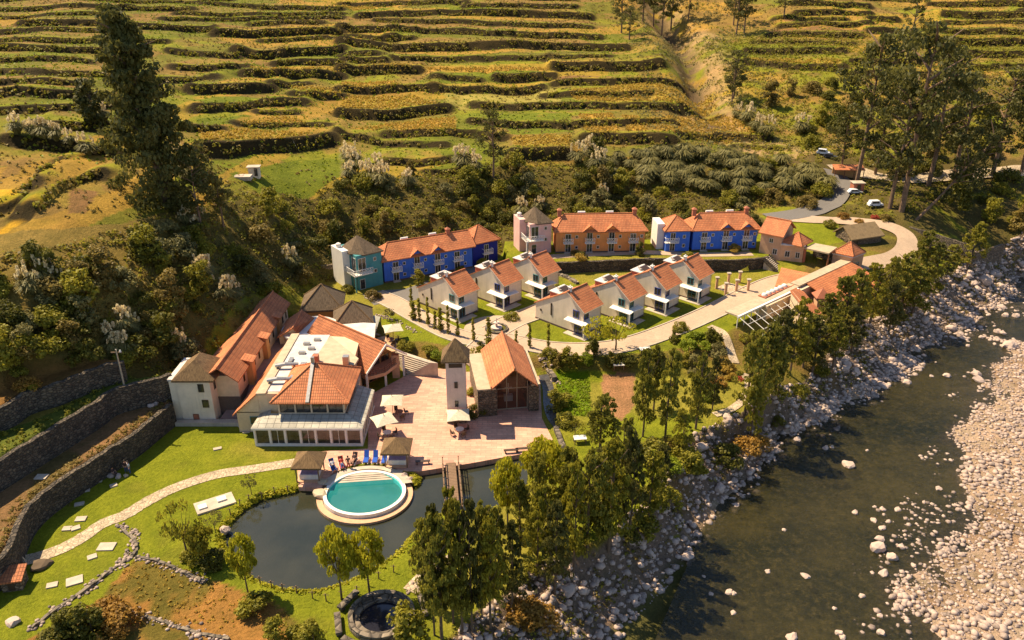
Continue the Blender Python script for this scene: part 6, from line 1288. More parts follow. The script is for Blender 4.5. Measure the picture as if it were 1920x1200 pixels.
# trees along the river bank: base u, v, top v, crown width (photo px)
BT = [(815,1195,950,80),(850,1170,925,85),(885,1185,935,80),(920,1180,960,80),(828,1200,945,95),(867,1190,930,85),(903,1160,925,85),(800,1130,960,75),(935,1120,950,70),(960,1150,980,70),(1008,1080,900,85),(1040,1115,930,80),(975,1040,880,80),(1075,1070,870,80),(1100,1045,835,95),
 (1140,1035,815,95),(1180,1005,800,90),(1065,1000,840,90),(1120,985,830,90),(1215,985,840,80),(1010,1000,835,100),(1160,955,790,80),(1235,925,830,70),
 (1205,820,665,75),(1247,822,650,80),(1304,805,655,80),(1225,770,660,60),(1278,850,760,60),(1335,770,665,50),(1395,785,605,95),(1425,760,600,85),(1443,715,570,85),(1480,705,548,90),(1505,690,590,80),(1455,765,640,80),
 (1522,700,605,75),(1545,655,560,80),(1575,640,510,80),(1600,620,500,75),(1630,610,495,80),(1655,590,490,75),(1690,575,470,85),(1725,550,430,80),(1710,590,500,70),(1750,530,450,70),(1775,515,465,55),(1812,505,425,60),(1560,690,585,70),(1595,665,560,70),(1405,830,700,60),(1665,625,530,60),(1125,845,745,85)]
for i, (u, v, vt, wd) in enumerate(sorted(BT, key=lambda t: t[0])):
    hi = v > 940; n_ = i
    tree_px('bank', ('l_bank','l_bush','l_bank','l_euc')[(i*7)%4], u, v, vt+int(RS.randint(-12,12)), wd*RS.uniform(.68,1.0), f'leafy riverside tree, {ordn(i)} from the left in the belt along the river bank', 'trees along the river bank')
WT = [('willow','l_willow',466,1116,1000,60,'bright leaning willow at the near left rim of the pond'),('willow','l_willow',641,1128,988,80,'round bright willow in front of the pond, left of the pair'),('willow','l_willow',693,1112,990,78,'round bright willow in front of the pond, right of the pair'),
 ('willow','l_willow',952,988,858,72,'lone bright willow right of the footbridge'),('willow','l_willow',1022,935,825,100,'large yellow green willow covering the plaza corner'),('thin','l_bush',352,1046,940,80,'sparse open tree on the lawn left of the pond'),('willow','l_bush',385,1058,985,62,'dense low olive tree beside the sparse tree left of the pond'),
 ('thin','l_willow',1115,660,596,62,'thin spreading tree on the near side of the curved road, left of the pair'),('thin','l_willow',1154,657,594,70,'thin spreading tree on the near side of the curved road, right of the pair'),('willow','l_corn',1376,476,468,22,'tiny yellow tree before the long retaining wall') ,
 ('thin','l_olive',600,1178,1165,30,'x'),('thin','l_bush',1078,820,790,40,'small thin tree beside the white table'),('thin','l_olive',404,1000,958,36,'bare young tree behind the concrete slab'),('thin','l_olive',472,930,890,30,'bare sapling at the far rim of the pond'),('willow','l_lawn',1098,684,662,30,'low round bright green tree below the curved road')]
for k, m, u, v, vt, wd, lb in WT:
    if lb != 'x': tree_px(k, m, u, v, vt, wd, lb, 'ornamental trees of the garden', name='willow_tree' if k == 'willow' else 'tree')
tree_px('willow','l_corn',1376,473,458,26,'small golden tree in front of the retaining wall','ornamental trees of the garden')
ET = [('oldeuc',318,388,12,165,'huge dark eucalyptus towering over the left terraces'),('euc',925,332,205,60,'single dark tree at the centre edge of the terraces'),('euc',1605,346,62,118,'tall eucalyptus with long bare reddish trunk behind the roadside shelter'),
 ('euc',1668,392,150,110,'big eucalyptus left of the leaning tree'),('euc',1690,398,40,150,'tallest spreading eucalyptus of the right grove'),('euc',1740,350,90,120,'eucalyptus at the back of the right grove'),('euc',1640,330,180,80,'slim eucalyptus between the tall bare trunk and the grove'),
 ('euc',1790,330,150,120,'eucalyptus on the right side of the grove'),('euc',1860,330,130,110,'eucalyptus near the right frame edge'),('euc',1915,325,110,100,'eucalyptus cut by the right frame edge'),('euc',1575,330,210,60,'small eucalyptus left of the tall bare trunk'),
 ('euc',1205,40,-60,50,'second tree left of the ravine at the top edge'),('euc',1225,50,-50,45,'third tree left of the ravine at the top edge'),('euc',1180,75,10,40,'small tree left of the sandy ravine'),('euc',1375,48,-60,40,'tree just behind the pair in the upper ravine'),('euc',1290,40,-50,35,'tree in the head of the ravine'),('euc',1372,195,120,40,'smaller dark tree in the lower ravine'),('euc',1375,185,95,50,'dark tree in the lower ravine'),('euc',1380,66,-40,45,'left tree of the pair in the upper ravine'),('euc',1395,62,-45,40,'right tree of the pair in the upper ravine'),('euc',1165,62,-30,45,'tree left of the ravine at the top edge'),('euc',1240,70,-40,50,'first tree of the sandy slope at the top edge'),('euc',1258,55,-40,45,'second tree of the sandy slope at the top edge'),('euc',1470,30,-30,40,'lone tree right of the ravine at the top edge'),('euc',1700,110,-10,50,'tree standing on the right terraces above the grove'),
 ('tallbush',180,240,140,60,'leafy tree left of the huge eucalyptus'),('euc',380,440,300,70,'dark conifer like tree below the huge eucalyptus'),('euc',420,430,330,60,'second dark tree below the huge eucalyptus')]
for k, u, v, vt, wd, lb in ET: tree_px(k, 'l_euc', u, v, vt, wd, lb, 'tall eucalyptus trees', name='eucalyptus_tree' if k != 'tallbush' else 'tree')
x, y = at(1716,425,3.5); z = h1(x,y); tree('euc','l_euc',x,y,z,1.25,1.15,0,'great leaning eucalyptus with thick pale trunk above the drive','tall eucalyptus trees',name='eucalyptus_tree',tilt=(0,.62))
PP = [(775,600),(787,604),(803,612),(816,618),(826,622),(841,627),(858,632),(888,640),(916,650),(968,655),(993,652),(1028,660),(1044,568) ,(772,578)]
for i, (u, v) in enumerate(PP):
    tree_px('poplar','l_bush',u,v,v-36-(i%3)*10,9 if i%4 else 14, f'slim young poplar beside the pale paths, {ordn(i)} counting from the teal house', 'slim poplars lining the path', name='poplar_tree', cat='tree')
# shrubs of the garden
SH = [('bush','l_bush',1030,668),('tallbush','l_dry',1048,690),('tallbush','l_bush',1062,688),('tallbush','l_bush',1080,690),('bush','l_lawn',1098,684),('tallbush','l_dark',1112,672),('tallbush','l_dark',1142,690),('bush','l_dark',1165,680),('bush','l_dark',1180,682),('bush','l_dark',1215,668),('bush','l_dark',1228,672),('tallbush','l_dark',1265,642),('bush','l_bush',1275,620),
 ('tallbush','l_dark',1330,640),('tallbush','l_dark',1345,650),('tallbush','l_bush',1285,690),('tallbush','l_olive',1300,700),('bush','l_corn',1360,695),('bush','l_corn',1370,710),('bush','l_orange',1345,725),('bush','l_lawn',1335,750),('bush','l_bush',1310,770),('tallbush','l_olive',1340,675),('tallbush','l_olive',1350,690),
 ('tallbush','l_dark',1200,480),('bush','l_bush',1290,484),('bush','l_corn',1085,494),('tallbush','l_bush',785,535),('bush','l_bush',815,528),('bush','l_bush',865,508),('bush','l_bush',905,500),('bush','l_dry',700,562),('bush','l_dark',651,548),('twig','l_olive',730,600),('bush','l_bush',760,655),('bush','l_bush',800,668),('bush','l_bush',810,660),('bush','l_lawn',822,672),('tallbush','l_dark',905,662),('bush','l_bush',898,672),
 ('tallbush','l_bush',1040,770),('bush','l_bush',1062,760),('bush','l_bush',1060,795),('bush','l_dark',895,780),('bush','l_bush',890,740),('twig','l_rose',1385,722),('bush','l_dark',150,1180),('tallbush','l_dark',130,1200),('tallbush','l_dark',175,1190),('bush','l_orange',200,1165),('bush','l_orange',225,1180),('bush','l_dark',110,1215),('bush','l_bush',560,1210),('tallbush','l_bush',590,1215),('tallbush','l_bush',520,1205),('tallbush','l_bush',765,1215),
 ('bush','l_bush',485,1150),('bush','l_bush',1250,945),('bush','l_bush',1225,940),('bush','l_bush',1300,900),('bush','l_dark',1360,870),('bush','l_orange',1400,850),('bush','l_orange',1420,840),('bush','l_dark',1455,800),('bush','l_lawn',1255,880),('bush','l_orange',1010,1170),('bush','l_orange',985,1160),('bush','l_dry',1170,920),('bush','l_bush',1130,945),('bush','l_bush',1200,1000),('bush','l_dark',1190,1010),
 ('bush','l_bush',1230,860),('bush','l_dry',1260,840),('bush','l_bush',1280,870),('bush','l_bush',1060,1040),('bush','l_bush',985,1080),('bush','l_bush',1760,540),('bush','l_dark',1690,600),('bush','l_bush',1500,740),('bush','l_bush',1540,700),('bush','l_dry',1080,480),('bush','l_dark',1090,484),('bush','l_bush',1440,640),('bush','l_dark',400,1060),('bush','l_bush',370,1050),('bush','l_bush',57,740),('bush','l_orange',55,735),('bush','l_bush',1395,640),
 ('bush','l_lawn',1290,655),('bush','l_lawn',1305,640),('bush','l_lawn',1320,655),('bush','l_bush',960,600),('bush','l_dark',650,700),('bush','l_bush',1000,845),('bush','l_orange',1610,420),('bush','l_orange',1580,410),('bush','l_rose',1640,410),('bush','l_dry',1660,415),('bush','l_bush',1555,425)]
for i, (k, m, u, v) in enumerate(SH):
    x, y = pick(u, v); z = h1(x,y); sc = RS.uniform(.8,1.35)*(1.5 if v > 1100 or (u > 1000 and v > 800) else 1.0); cn = {'l_bush':'green','l_dark':'dark green','l_orange':'orange','l_corn':'golden','l_lawn':'bright green','l_dry':'brownish','l_olive':'grey green','l_rose':'red flowering'}[m]
    wh_ = 'on the rocky river bank' if (u > 960 and v > 790) else 'below the curved road' if (u > 1000 and v > 600) else 'at the bottom left corner' if v > 1100 else 'beside the houses' if v < 600 else 'around the plaza and paths'
    if k in ('bush','twig'):
        key = (k, m, i%3)
        if key not in CRM: CRM[key] = crown_mesh('bush', k, sum(map(ord,k+m))+i%3, M[m])
        o = link('garden_bush', CRM[key], None, (x,y,z-.1), (0,0,RS.uniform(0,6)), (sc*1.15,sc*1.15,sc)); setp(o, f'{cn} leafy shrub {wh_}', 'shrub', f'{cn} shrubs {wh_}')
    else: tree(k, m, x, y, z-.1, sc, sc, RS.uniform(0,6), f'tall {cn} shrub {wh_}', f'tall {cn} shrubs {wh_}', name='tall_shrub', cat='shrub')
# scrub slope behind the resort: individual shrubs
SP = [(-20,490),(110,462),(230,430),(330,395),(400,372),(480,362),(560,375),(640,340),(780,325),(960,300),(1260,292),(1420,292),(1552,325),(1556,388),(1460,392),(1230,392),(1215,425),(960,402),(940,440),(800,442),(645,448),(625,490),(590,520),(530,555),(470,600),(385,690),(325,735),(230,690),(120,680),(-20,740)]
def scatter_px(P, n, rs):
    us = [p[0] for p in P]; vs = [p[1] for p in P]; U = rs.uniform(min(us),max(us),n*4); Vv = rs.uniform(min(vs),max(vs),n*4); m = inpoly(P, U, Vv); return list(zip(U[m][:n], Vv[m][:n]))
cnt = 0
FARW = {}
def bush_at(k, m, x, y, sc, label, group, zo=-.15, sz=1.0):
    if -45 < x < -30 and 86 < y < 119: x -= 9
    z = h1(x,y); key = (k, m, int(RS.randint(3)))
    if key not in CRM: CRM[key] = crown_mesh('bush', k, sum(map(ord,k+m))+key[2], M[m])
    o = link('shrub', CRM[key], None, (x,y,z+zo), (0,0,RS.uniform(0,6)), (sc,sc,sc*sz)); return setp(o, label, 'shrub', group)
LAST = [1.0]
def BS_(): LAST[0] = float(RS.uniform(1.1,2.6)); return LAST[0]
def LBL(cn, wh_, u, v, left):
    sz = 'small' if LAST[0] < 1.6 else 'large' if LAST[0] > 2.15 else 'middling'
    zn = ('high up under the terraces' if v < 470 else 'just above the stone walls' if v > 600 else 'halfway down') if left else ('above the left blue row' if u < 950 else 'above the pink tower and orange row' if u < 1215 else 'above the right blue row')
    w_ = 'on the left slope' if left else 'on the wooded slope'
    return f'{sz} {cn} bush {w_} {zn}', f'{sz} {cn} bushes {w_} {zn}'
for (u, v) in scatter_px(SP, 172, RS):
    x, y = pick(u, v); q = RS.rand(); left = u < 600
    m = 'l_dark' if q < .2 else 'l_bush' if q < .58 else 'l_dry' if q < .8 else 'l_olive'
    cn = {'l_bush':'green','l_dark':'dark','l_dry':'brown dry','l_olive':'grey green'}[m]; wh_ = 'on the wild slope left of the guest wing' if left else 'on the steep slope behind the row houses'
    bush_at('bush' if RS.rand() < .75 else 'tallbush', m, x, y, BS_(), *LBL(cn, wh_, u, v, left))
PM = [pampas_mesh(i) for i in range(3)]; PLM = [plume_mesh(i) for i in range(3)]
for x, y in [(RS.uniform(-38,52), RS.uniform(137,172)) for _ in range(60)]:
    if not inpoly(BEH, np.array([x]), np.array([y]))[0] or segdist(BEH, np.array([x]), np.array([y]), True)[0] < 1.5: continue
    q = RS.rand(); m = 'l_dark' if q < .35 else 'l_bush' if q < .75 else 'l_dry'; cn = {'l_bush':'green','l_dark':'dark','l_dry':'brown dry'}[m]
    bush_at('bush', m, x, y, RS.uniform(1.2,2.4), f'{cn} bush close behind the row houses', f'{cn} bushes close behind the row houses')
PA = [(75,530),(95,520),(110,535),(60,545),(340,410),(350,415),(365,425),(545,490),(550,500),(205,650),(210,640),(240,625),(250,620),(240,660),(335,645),(325,650),(345,655),(385,520),(375,510),(370,405),(30,245),(60,250),(90,255),(110,262),(140,270),(165,285),(200,225),(185,222),(340,315),(350,330),
 (650,300),(665,320),(690,340),(700,325),(720,345),(650,330),(670,300),(860,300),(870,310),(890,320),(880,300),(1100,290),(1085,300),(1115,315),(425,560),(430,555),(980,400),(1010,390),(1130,370),(770,345),(1110,285),(1420,240),(1440,250),(1400,225),(1380,215),(1500,245)]
def pampas(x, y, sc, label, group, plumes=True):
    z = h1(x,y); r = empty('pampas_grass', (x,y,z-.1), RS.uniform(0,6), label, 'pampas grass', group); r.scale = (sc,sc,sc)
    link('grass_clump', PM[int(RS.randint(3))], r)
    if plumes: link('plumes', PLM[int(RS.randint(3))], r)
for u, v in PA:
    x, y = pick(u, v+6); wh_ = 'on the left slope' if u < 600 else 'at the foot of the central terraces' if u < 1300 else 'beside the ravine'
    pampas(x+RS.uniform(-.6,.6), y, RS.uniform(1.2,2.0)*(1.4 if y > 140 else 1), f'pampas grass clump with cream plumes {wh_}', f'pampas grass {wh_}')
for (u, v) in scatter_px([(1130,300),(1260,285),(1350,300),(1480,300),(1545,330),(1550,372),(1400,372),(1250,352),(1140,350)], 70, RS):
    x, y = pick(u, v); pampas(x, y, RS.uniform(2.0,3.2), 'large drooping grey green grass clump on the slope behind the blue row', 'drooping grass clumps behind the right row', False)
# trees and scrub of the right hand hillside
for (u, v) in scatter_px([(1420,180),(1560,150),(1920,150),(1920,440),(1830,440),(1760,400),(1700,360),(1600,300),(1500,270)], 52, RS):
    x, y = pick(u, v); q = RS.rand(); m = 'l_dark' if q < .35 else 'l_bush' if q < .75 else 'l_dry'
    cn = {'l_bush':'green','l_dark':'dark','l_dry':'brown dry'}[m]; bush_at('bush' if RS.rand() < .6 else 'tallbush', m, x, y, RS.uniform(1.4,3.0), f'{cn} bush on the right hillside around the eucalyptus grove', f'{cn} bushes on the right hillside')
# ---- stuff: tufts merged into single objects
def tuft_cloud(name, pts, sizes, per, leaf, mat, label, hf=.6, seed=1, elong=1.0):
    rs = np.random.RandomState(seed); P = np.array(pts); c = np.c_[P[:,0], P[:,1], hz(P[:,0], P[:,1]) + np.array(sizes)*hf]
    V, Q = leaves(c, np.array(sizes), per, leaf, rs, 0, 0, elong); o = link(name, npmesh(name, V, Q, mat)); setp(o, label, None, None, 'stuff'); return o
rp = []; rsz = []; rp2 = []; rsz2 = []
for P, hs in RW:
    for i in range(len(P)-1):
        (x0,y0),(x1,y1) = P[i], P[i+1]; L = math.hypot(x1-x0,y1-y0); n = int(L/.42)
        for k in range(n):
            f = RS.rand(); x = x0+(x1-x0)*f+RS.uniform(-.3,.3); y = y0+(y1-y0)*f+RS.normal()*.45-.1
            if vn(np.array(x/6), np.array(y/3), 77) < .2: continue
            (rp if RS.rand() < .55 else rp2).append((x,y)); 
            s = RS.uniform(.3,.62)*(.6+.3*hs); (rsz if len(rp)+0 > len(rsz) else rsz2).append(s)
tuft_cloud('bank_vegetation', rp, rsz[:len(rp)] if len(rsz) >= len(rp) else rsz+[.5]*(len(rp)-len(rsz)), 10, .4, M['l_bush'], 'green scrub growing along the terrace banks', .4, 3)
tuft_cloud('dry_bank_vegetation', rp2, rsz2[:len(rp2)] if len(rsz2) >= len(rp2) else rsz2+[.5]*(len(rp2)-len(rsz2)), 10, .4, M['l_dry'], 'brown dry scrub growing along the terrace banks', .4, 4)
FX = []
for P_, c_ in FIELDS:
    if c_ in (CORN, ORNG):
        W_ = hp(P_); xs = [p[0] for p in W_]; ys = [p[1] for p in W_]; A_ = (max(xs)-min(xs))*(max(ys)-min(ys)); n = int(min(3500, A_*2.2)); X = RS.uniform(min(xs),max(xs),n); Y = RS.uniform(min(ys),max(ys),n); m = inpoly(W_, X, Y); FX += list(zip(X[m], Y[m]))
tuft_cloud('corn_crop', FX, list(RS.uniform(.2,.34,len(FX))), 6, .26, M['l_corn'], 'ripe orange maize standing on the terrace fields', .8, 5, 1.3)
def world_scatter(n, test, x0, x1, y0, y1):
    X = RS.uniform(x0,x1,n); Y = RS.uniform(y0,y1,n); m = test(X, Y) & (offroad(X, Y) if y1 > 180 else True); return np.stack([X[m], Y[m]], 1)
flatm = lambda X, Y: ~(inpoly(LOW, X, Y) | inpoly(PLAT, X, Y) | inpoly(BACK, X, Y))
ROADS = [([at(u,v,5) for u,v in [(1430,410),(1500,402),(1540,390),(1565,375),(1575,352),(1560,330)]],3.4),([at(u,v,7) for u,v in [(1560,330),(1600,326),(1700,335),(1850,325),(1990,322)]],3.2),([at(u,v,4) for u,v in [(1470,412),(1530,417),(1600,420),(1655,428),(1695,445),(1700,465),(1680,483),(1640,495),(1600,505)]],2.8)]
def offroad(X, Y):
    m = np.ones(X.shape, bool)
    for P, d in ROADS: m &= segdist(P, X, Y) > d
    return m
scP = hp(SP[:13]) + [at(u,v,5) for u,v in SP[13:17]] + [at(u,v,4.6) for u,v in SP[17:21]] + [at(u,v,5) for u,v in SP[21:]]
W_ = world_scatter(34000, lambda X, Y: (inpoly(scP, X, Y) & flatm(X, Y)) | inpoly(BEH, X, Y), -100, 95, 75, 200)
tuft_cloud('slope_undergrowth', W_[::2], list(RS.uniform(.35,.8,len(W_[::2]))), 11, .3, M['l_bush'], 'tangled green undergrowth on the slope behind the resort', .35, 6)
tuft_cloud('slope_dry_undergrowth', W_[1::2], list(RS.uniform(.3,.7,len(W_[1::2]))), 11, .3, M['l_dry'], 'dry brown undergrowth on the slope behind the resort', .3, 7)
SANDW = hp([(1235,20),(1280,90),(1310,170),(1340,250),(1420,275),(1500,310)])
def hillm(X, Y): return flatm(X, Y) & (base_h(X, Y) > 10) & ~inpoly(scP, X, Y) & (segdist(SANDW, X, Y) > 9)
W_ = world_scatter(30000, hillm, -190, 230, 110, 345); nz = vn(W_[:,0]/18, W_[:,1]/9, 55)
tuft_cloud('meadow_tufts', W_[nz > .45], list(RS.uniform(.12,.36,(nz > .45).sum())), 6, .3, M['l_lawn'], 'loose grass tufts on the hillside terraces', .4, 8)
tuft_cloud('dry_meadow_tufts', W_[nz <= .38], list(RS.uniform(.15,.45,(nz <= .38).sum())), 6, .32, M['l_dry'], 'dry weeds on the hillside terraces', .4, 9)
W_ = world_scatter(9000, lambda X, Y: (base_h(X,Y) > 5) & flatm(X,Y) & (X > 62), 62, 190, 135, 290)
tuft_cloud('hillside_scrub', W_, list(RS.uniform(.3,.9,len(W_))), 10, .34, M['l_bush'], 'loose scrub on the right hillside', .35, 10)
W_ = world_scatter(7000, lambda X, Y: (segdist(SANDW, X, Y) < 22) & (vn(X/7, Y/7, 44) > .45), 20, 130, 150, 345)
tuft_cloud('ravine_scrub', W_, list(RS.uniform(.35,1.1,len(W_))), 11, .32, M['l_olive'], 'pale olive scrub along the sandy ravine', .35, 17)
cropP = [at(u,v,0) for u,v in [(1040,702),(1105,705),(1107,780),(1052,778)]]
W_ = world_scatter(2500, lambda X, Y: inpoly(cropP, X, Y), 4, 14, 84, 102); tuft_cloud('vegetable_crop', W_, list(RS.uniform(.1,.2,len(W_))), 6, .16, M['l_lawn'], 'bright green crop in the garden plot', .4, 12)
lowm = lambda X, Y: (inpoly(LOW, X, Y)|inpoly(PLAT, X, Y)) & ~inpoly(PLZ, X, Y) & ~inpoly(POND, X, Y)
dryQ = [at(u,v,0) for u,v in [(180,1130),(250,1050),(330,1062),(420,1095),(520,1135),(560,1165),(560,1210),(-30,1210),(60,1195)]]
W_ = world_scatter(2600, lambda X, Y: inpoly(dryQ, X, Y), -60, -15, 55, 80); tuft_cloud('dry_grass', W_, list(RS.uniform(.1,.25,len(W_))), 8, .15, M['l_corn'], 'dry orange grass in the rough patch at lower left', .35, 13)
rimP = POND
ang = RS.uniform(0, 1, 2600); pr = []
for t in ang:
    i = int(t*len(POND)); a_, b_ = POND[i], POND[(i+1) % len(POND)]; f = RS.rand(); x = a_[0]+(b_[0]-a_[0])*f+RS.normal()*.35; y = a_[1]+(b_[1]-a_[1])*f+RS.normal()*.35
    if not inpoly(PLZ, np.array([x]), np.array([y]))[0] and not inpoly(POND, np.array([x]), np.array([y]))[0]: pr.append((x,y))
tuft_cloud('pond_edge_grass', pr, list(RS.uniform(.12,.3,len(pr))), 8, .18, M['l_willow'], 'long grass around the rim of the pond', .4, 14)
W1s = smoothline(W1t, 12)
wp = [(x+RS.normal()*.5-.5, y+RS.normal()*.5+.4) for x, y in W1s for _ in range(5)]
tuft_cloud('wall_top_weeds', wp, list(RS.uniform(.12,.3,len(wp))), 7, .18, M['l_dry'], 'weeds along the top of the lower stone wall', .4, 15)
W2P = W2t + W3b[::-1]; W_ = world_scatter(4000, lambda X, Y: inpoly(W2P, X, Y), -95, -40, 65, 105); tuft_cloud('terrace_ivy', W_, list(RS.uniform(.2,.45,len(W_))), 10, .22, M['l_bush'], 'thick green ground cover on the narrow terrace between the stone walls', .4, 16)

# ------------------------------------------------------------------ boulders
def rock_mesh(seed, sub):
    bm = bmesh.new(); bmesh.ops.create_icosphere(bm, subdivisions=sub, radius=.5); rs = random.Random(seed); sx_, sy_, sz_ = rs.uniform(.9,1.3), rs.uniform(.75,1.0), rs.uniform(.55,.8)
    for v in bm.verts:
        n = v.co.normalized(); k = 1+.22*sin(n.x*3.1+seed)*cos(n.y*2.7+seed*2)+rs.uniform(-.13,.13); v.co = Vector((v.co.x*sx_*k, v.co.y*sy_*k, v.co.z*sz_*k))
    me = bpy.data.meshes.new('rock'); bm.to_mesh(me); bm.free(); me.materials.append(M['rk']); return me
m, t, bs, nd, lk = newmat('boulder'); co = coord(nd); oi = nd.new('ShaderNodeObjectInfo'); ge = nd.new('ShaderNodeNewGeometry'); n1 = noise(nd, lk, co, 2.5, 5, .7)
ad = nd.new('ShaderNodeMath'); ad.operation = 'MULTIPLY_ADD'; lk.new(ge.outputs['Random Per Island'], ad.inputs[0]); ad.inputs[1].default_value = .45; lk.new(n1, ad.inputs[2]); ad2 = nd.new('ShaderNodeMath'); ad2.operation = 'MULTIPLY_ADD'; lk.new(oi.outputs['Random'], ad2.inputs[0]); ad2.inputs[1].default_value = .3; lk.new(ad.outputs[0], ad2.inputs[2])
lk.new(ramp(nd, lk, ad2.outputs[0], .4, 1.1, (.07,.052,.042), (.48,.355,.275)), bs.inputs['Base Color']); bs.inputs['Roughness'].default_value = .85; bump(nd, lk, n1, bs, .5, .1); M['rk'] = m
RM_ = [rock_mesh(i, 2) for i in range(5)]
def stones_merged(name, X, Y, S, mat, label, zoff=0, base=None):
    bm = bmesh.new(); bmesh.ops.create_icosphere(bm, subdivisions=1, radius=.5); v0 = np.array([v.co[:] for v in bm.verts]); f0 = np.array([[v.index for v in f.verts] for f in bm.faces]); bm.free()
    n = len(X); k = len(v0); Z = (hz(X, Y) if base is None else np.maximum(hz(X, Y), base)) + zoff
    sc = np.stack([S*RS.uniform(.8,1.3,n), S*RS.uniform(.7,1.1,n), S*RS.uniform(.5,.8,n)], 1); a = RS.uniform(0,2*pi,n)
    V = v0[None]*sc[:,None,:]*(1+RS.uniform(-.14,.14,(n,k,1))); x = V[...,0]*np.cos(a)[:,None]-V[...,1]*np.sin(a)[:,None]; y = V[...,0]*np.sin(a)[:,None]+V[...,1]*np.cos(a)[:,None]
    V = np.stack([x+X[:,None], y+Y[:,None], V[...,2]+(Z+S*.12)[:,None]], -1).reshape(-1,3); Fq = (f0[None]+(np.arange(n)*k)[:,None,None]).reshape(-1,3)
    o = link(name, npmesh(name, V, Fq, mat)); return setp(o, label, None, None, 'stuff')
bankW = [at(u,v,0) for u,v in [(820,1215),(900,1150),(965,1105),(995,1065),(1045,1052),(1130,1022),(1225,955),(1265,885),(1290,818),(1375,780),(1460,735),(1545,668),(1612,600),(1700,560),(1760,520),(1840,472),(1960,440)]] + [at(u,v,-5) for u,v in WL[::-1]]
WLW = [at(u,v,-5) for u,v in WL]
inbank = lambda X, Y: inpoly(bankW, X, Y) | ((segdist(WLW, X, Y) < 4) & (hz(X, Y) > -5.6))
barm = lambda X, Y: (hz(X,Y) > -5.15) & (hz(X,Y) < -2.5) & ~inpoly(bankW, X, Y) & (X > 30)
W_ = world_scatter(80000, inbank, -15, 110, 45, 170); S_ = .17+RS.rand(len(W_))**3*.9; stones_merged('bank_stones', W_[:,0], W_[:,1], S_, M['rk'], 'loose stones covering the river bank')
W_ = world_scatter(170000, barm, 25, 125, 42, 150); S_ = (.07+RS.rand(len(W_))**4*.75)*(.55+.9*vn(W_[:,0]/4, W_[:,1]/4, 37)); stones_merged('gravel_bar_stones', W_[:,0], W_[:,1], S_, M['rk'], 'pale cobbles covering the gravel bar on the right bank')
rivP = [at(u,v,-5) for u,v in [(1640,960),(1700,925),(1790,915),(1850,1010),(1850,1200),(1700,1210),(1690,1130),(1650,1060)]]
W_ = world_scatter(9000, lambda X, Y: inpoly(rivP, X, Y) & (vn(X/2.2, Y/2.2, 91) > .42) & (hz(X,Y) < -5.0), 25, 80, 42, 85); stones_merged('shallow_stones', W_[:,0], W_[:,1], .14+RS.rand(len(W_))**2*.6, M['rk'], 'pale stones breaking the surface of the river shallows', -.05, -5.08)
nearbar = lambda X, Y: (hz(X,Y) > -5.75) & (hz(X,Y) < -4.9) & (X > 30) & (vn(X/3, Y/3, 93) > .5)
W_ = world_scatter(16000, nearbar, 25, 125, 42, 150); stones_merged('wet_stones', W_[:,0], W_[:,1], .12+RS.rand(len(W_))**2.5*.8, M['rk'], 'scattered wet stones along both edges of the river', -.05, -5.15)
W_ = world_scatter(32000, lambda X, Y: inpoly(bankW, X, Y) & (hz(X,Y) > -4.4) & (vn(X/3.5, Y/3.5, 47) > .42), -15, 110, 45, 170)
tuft_cloud('bank_weeds', W_[::2], list(RS.uniform(.2,.55,len(W_[::2]))), 11, .2, M['l_bush'], 'green weeds growing between the boulders of the near bank', .5, 18)
tuft_cloud('dry_bank_weeds', W_[1::2], list(RS.uniform(.2,.5,len(W_[1::2]))), 11, .2, M['l_dry'], 'dry brown weeds growing between the boulders of the near bank', .5, 19)
# individually placed boulders
def boulder(x, y, s, label, group, base=None):
    z = h1(x,y); z = max(z, base) if base is not None else z
    o = link('boulder', RM_[int(RS.randint(5))], None, (x,y,z+s*.15), (RS.uniform(-.3,.3),RS.uniform(-.3,.3),RS.uniform(0,6)), (s,s,s)); setp(o, label, 'boulder', group); o.data.polygons.foreach_get; return o
W_ = world_scatter(900, inbank, -15, 110, 45, 170)[:165]
for x, y in W_:
    near = y < 75; boulder(x, y, RS.uniform(.9,1.7), 'rounded pinkish boulder on the near river bank below the trees' if near else 'rounded pinkish boulder on the far river bank', 'boulders of the near river bank' if near else 'boulders of the far river bank')
RV = [(1590,872,1.8),(1548,840,1.0),(1603,961,1.0),(1640,950,.7),(1470,993,.7),(1440,1071,.8),(1367,1110,.9),(1376,1112,.7),(1511,1080,1.0),(1485,1195,1.3),(1333,1113,.7),(1375,1148,.7),(1616,1117,.9),(1650,1154,.8),(1652,1186,1.1),(1574,1187,1.1),(1580,1195,.9),(1565,1140,.7),(1760,916,1.1),(1775,705,1.6),(1747,705,.8),(1830,702,2.0),(1835,713,1.8),(1885,592,1.6),(1905,593,1.7),(1870,622,1.6),(1880,625,1.5),(1840,632,1.1),(1865,645,1.0),(1815,648,1.0),(1655,955,1.0),(1683,955,.9),(1638,975,.9),(1654,990,1.0),(1650,1010,1.2),(1645,1028,2.2),(1690,1025,1.1),(1672,1045,1.6),(1657,1075,1.2),(1713,1060,.9),(1853,590,1.0),(1841,548,3.4),(1890,650,2.6),(1896,650,2.4),(1560,838,.8),(1320,1080,.6),(1626,844,.7),(1800,560,2.0),(1820,555,1.5)]
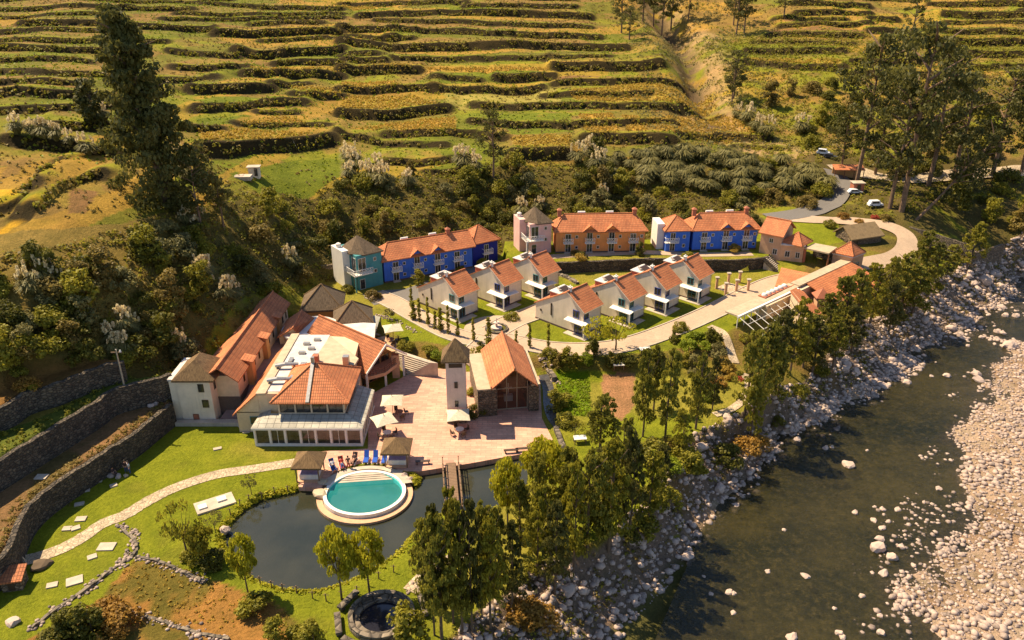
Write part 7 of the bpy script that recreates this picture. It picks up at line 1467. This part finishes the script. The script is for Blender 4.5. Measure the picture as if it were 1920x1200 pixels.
for i, (u, v, s) in enumerate(RV):
    x, y = at(u, v, -4.95); wh_ = 'in the river near the far bend' if v < 720 else 'in the middle of the river' if v < 1000 or u < 1600 else 'in the shallows beside the gravel bar'
    boulder(x, y, s*.8, f'pale boulder standing {wh_}', f'boulders {wh_}', -5.1)
for u, v, s, lb in ((604,905,1.4,'round tan boulder between the left cabana and the pool'),(600,925,1.5,'tan boulder at the pond side of the pool, left'),(612,918,1.1,'small tan boulder touching the left pool rim'),(757,893,1.2,'grey boulder at the right rim of the pool'),(748,885,1.0,'grey boulder behind the right rim of the pool'),(766,898,1.2,'grey boulder on the grass spit right of the pool'),(77,1063,1.5,'single dark boulder on the lawn below the winding path'),(208,893,.9,'pale rock beside the seated person on the lawn'),(222,895,.9,'second pale rock beside the seated person'),(236,893,.6,'small rock near the standing people'),(25,1168,1.1,'pale boulder at the bottom left corner'),(421,992,1.2,'pale flat rock on the left rim of the pond'),(292,800,1.0,'rubble rock beside the end tower'),(300,795,.8,'small rubble rock beside the end tower')):
    x, y = at(u, v, 0); o = boulder(x, y, s, lb, 'garden boulders', -.3)
    if 'dark' in lb or 'tan' in lb: o.material_slots[0].link = 'OBJECT'; o.material_slots[0].material = M['slate' if 'dark' in lb else 'tan']
W_ = []
for P_ in ([(255,1018),(240,1045),(215,1065),(165,1105),(110,1140),(60,1180)],[(255,1045),(300,1055),(345,1075),(385,1092)],[(250,1150),(300,1165),(360,1185),(430,1200)],[(225,985),(250,1000),(258,1020)],[(770,1110),(800,1085),(840,1060),(900,1035)],[(1012,690),(1030,702),(1045,720)],[(700,590),(740,600),(780,622)]):
    Q_ = [at(u,v,2 if v < 640 else 0) for u,v in P_]
    for i in range(len(Q_)-1):
        for k in range(34): f = RS.rand(); W_.append((Q_[i][0]+(Q_[i+1][0]-Q_[i][0])*f+RS.normal()*.3, Q_[i][1]+(Q_[i+1][1]-Q_[i][1])*f+RS.normal()*.3))
W_ = np.array(W_); stones_merged('rubble_stones', W_[:,0], W_[:,1], RS.uniform(.15,.5,len(W_)), M['rk'], 'rubble stones along the low garden walls')
for me in (RM_): me.update()
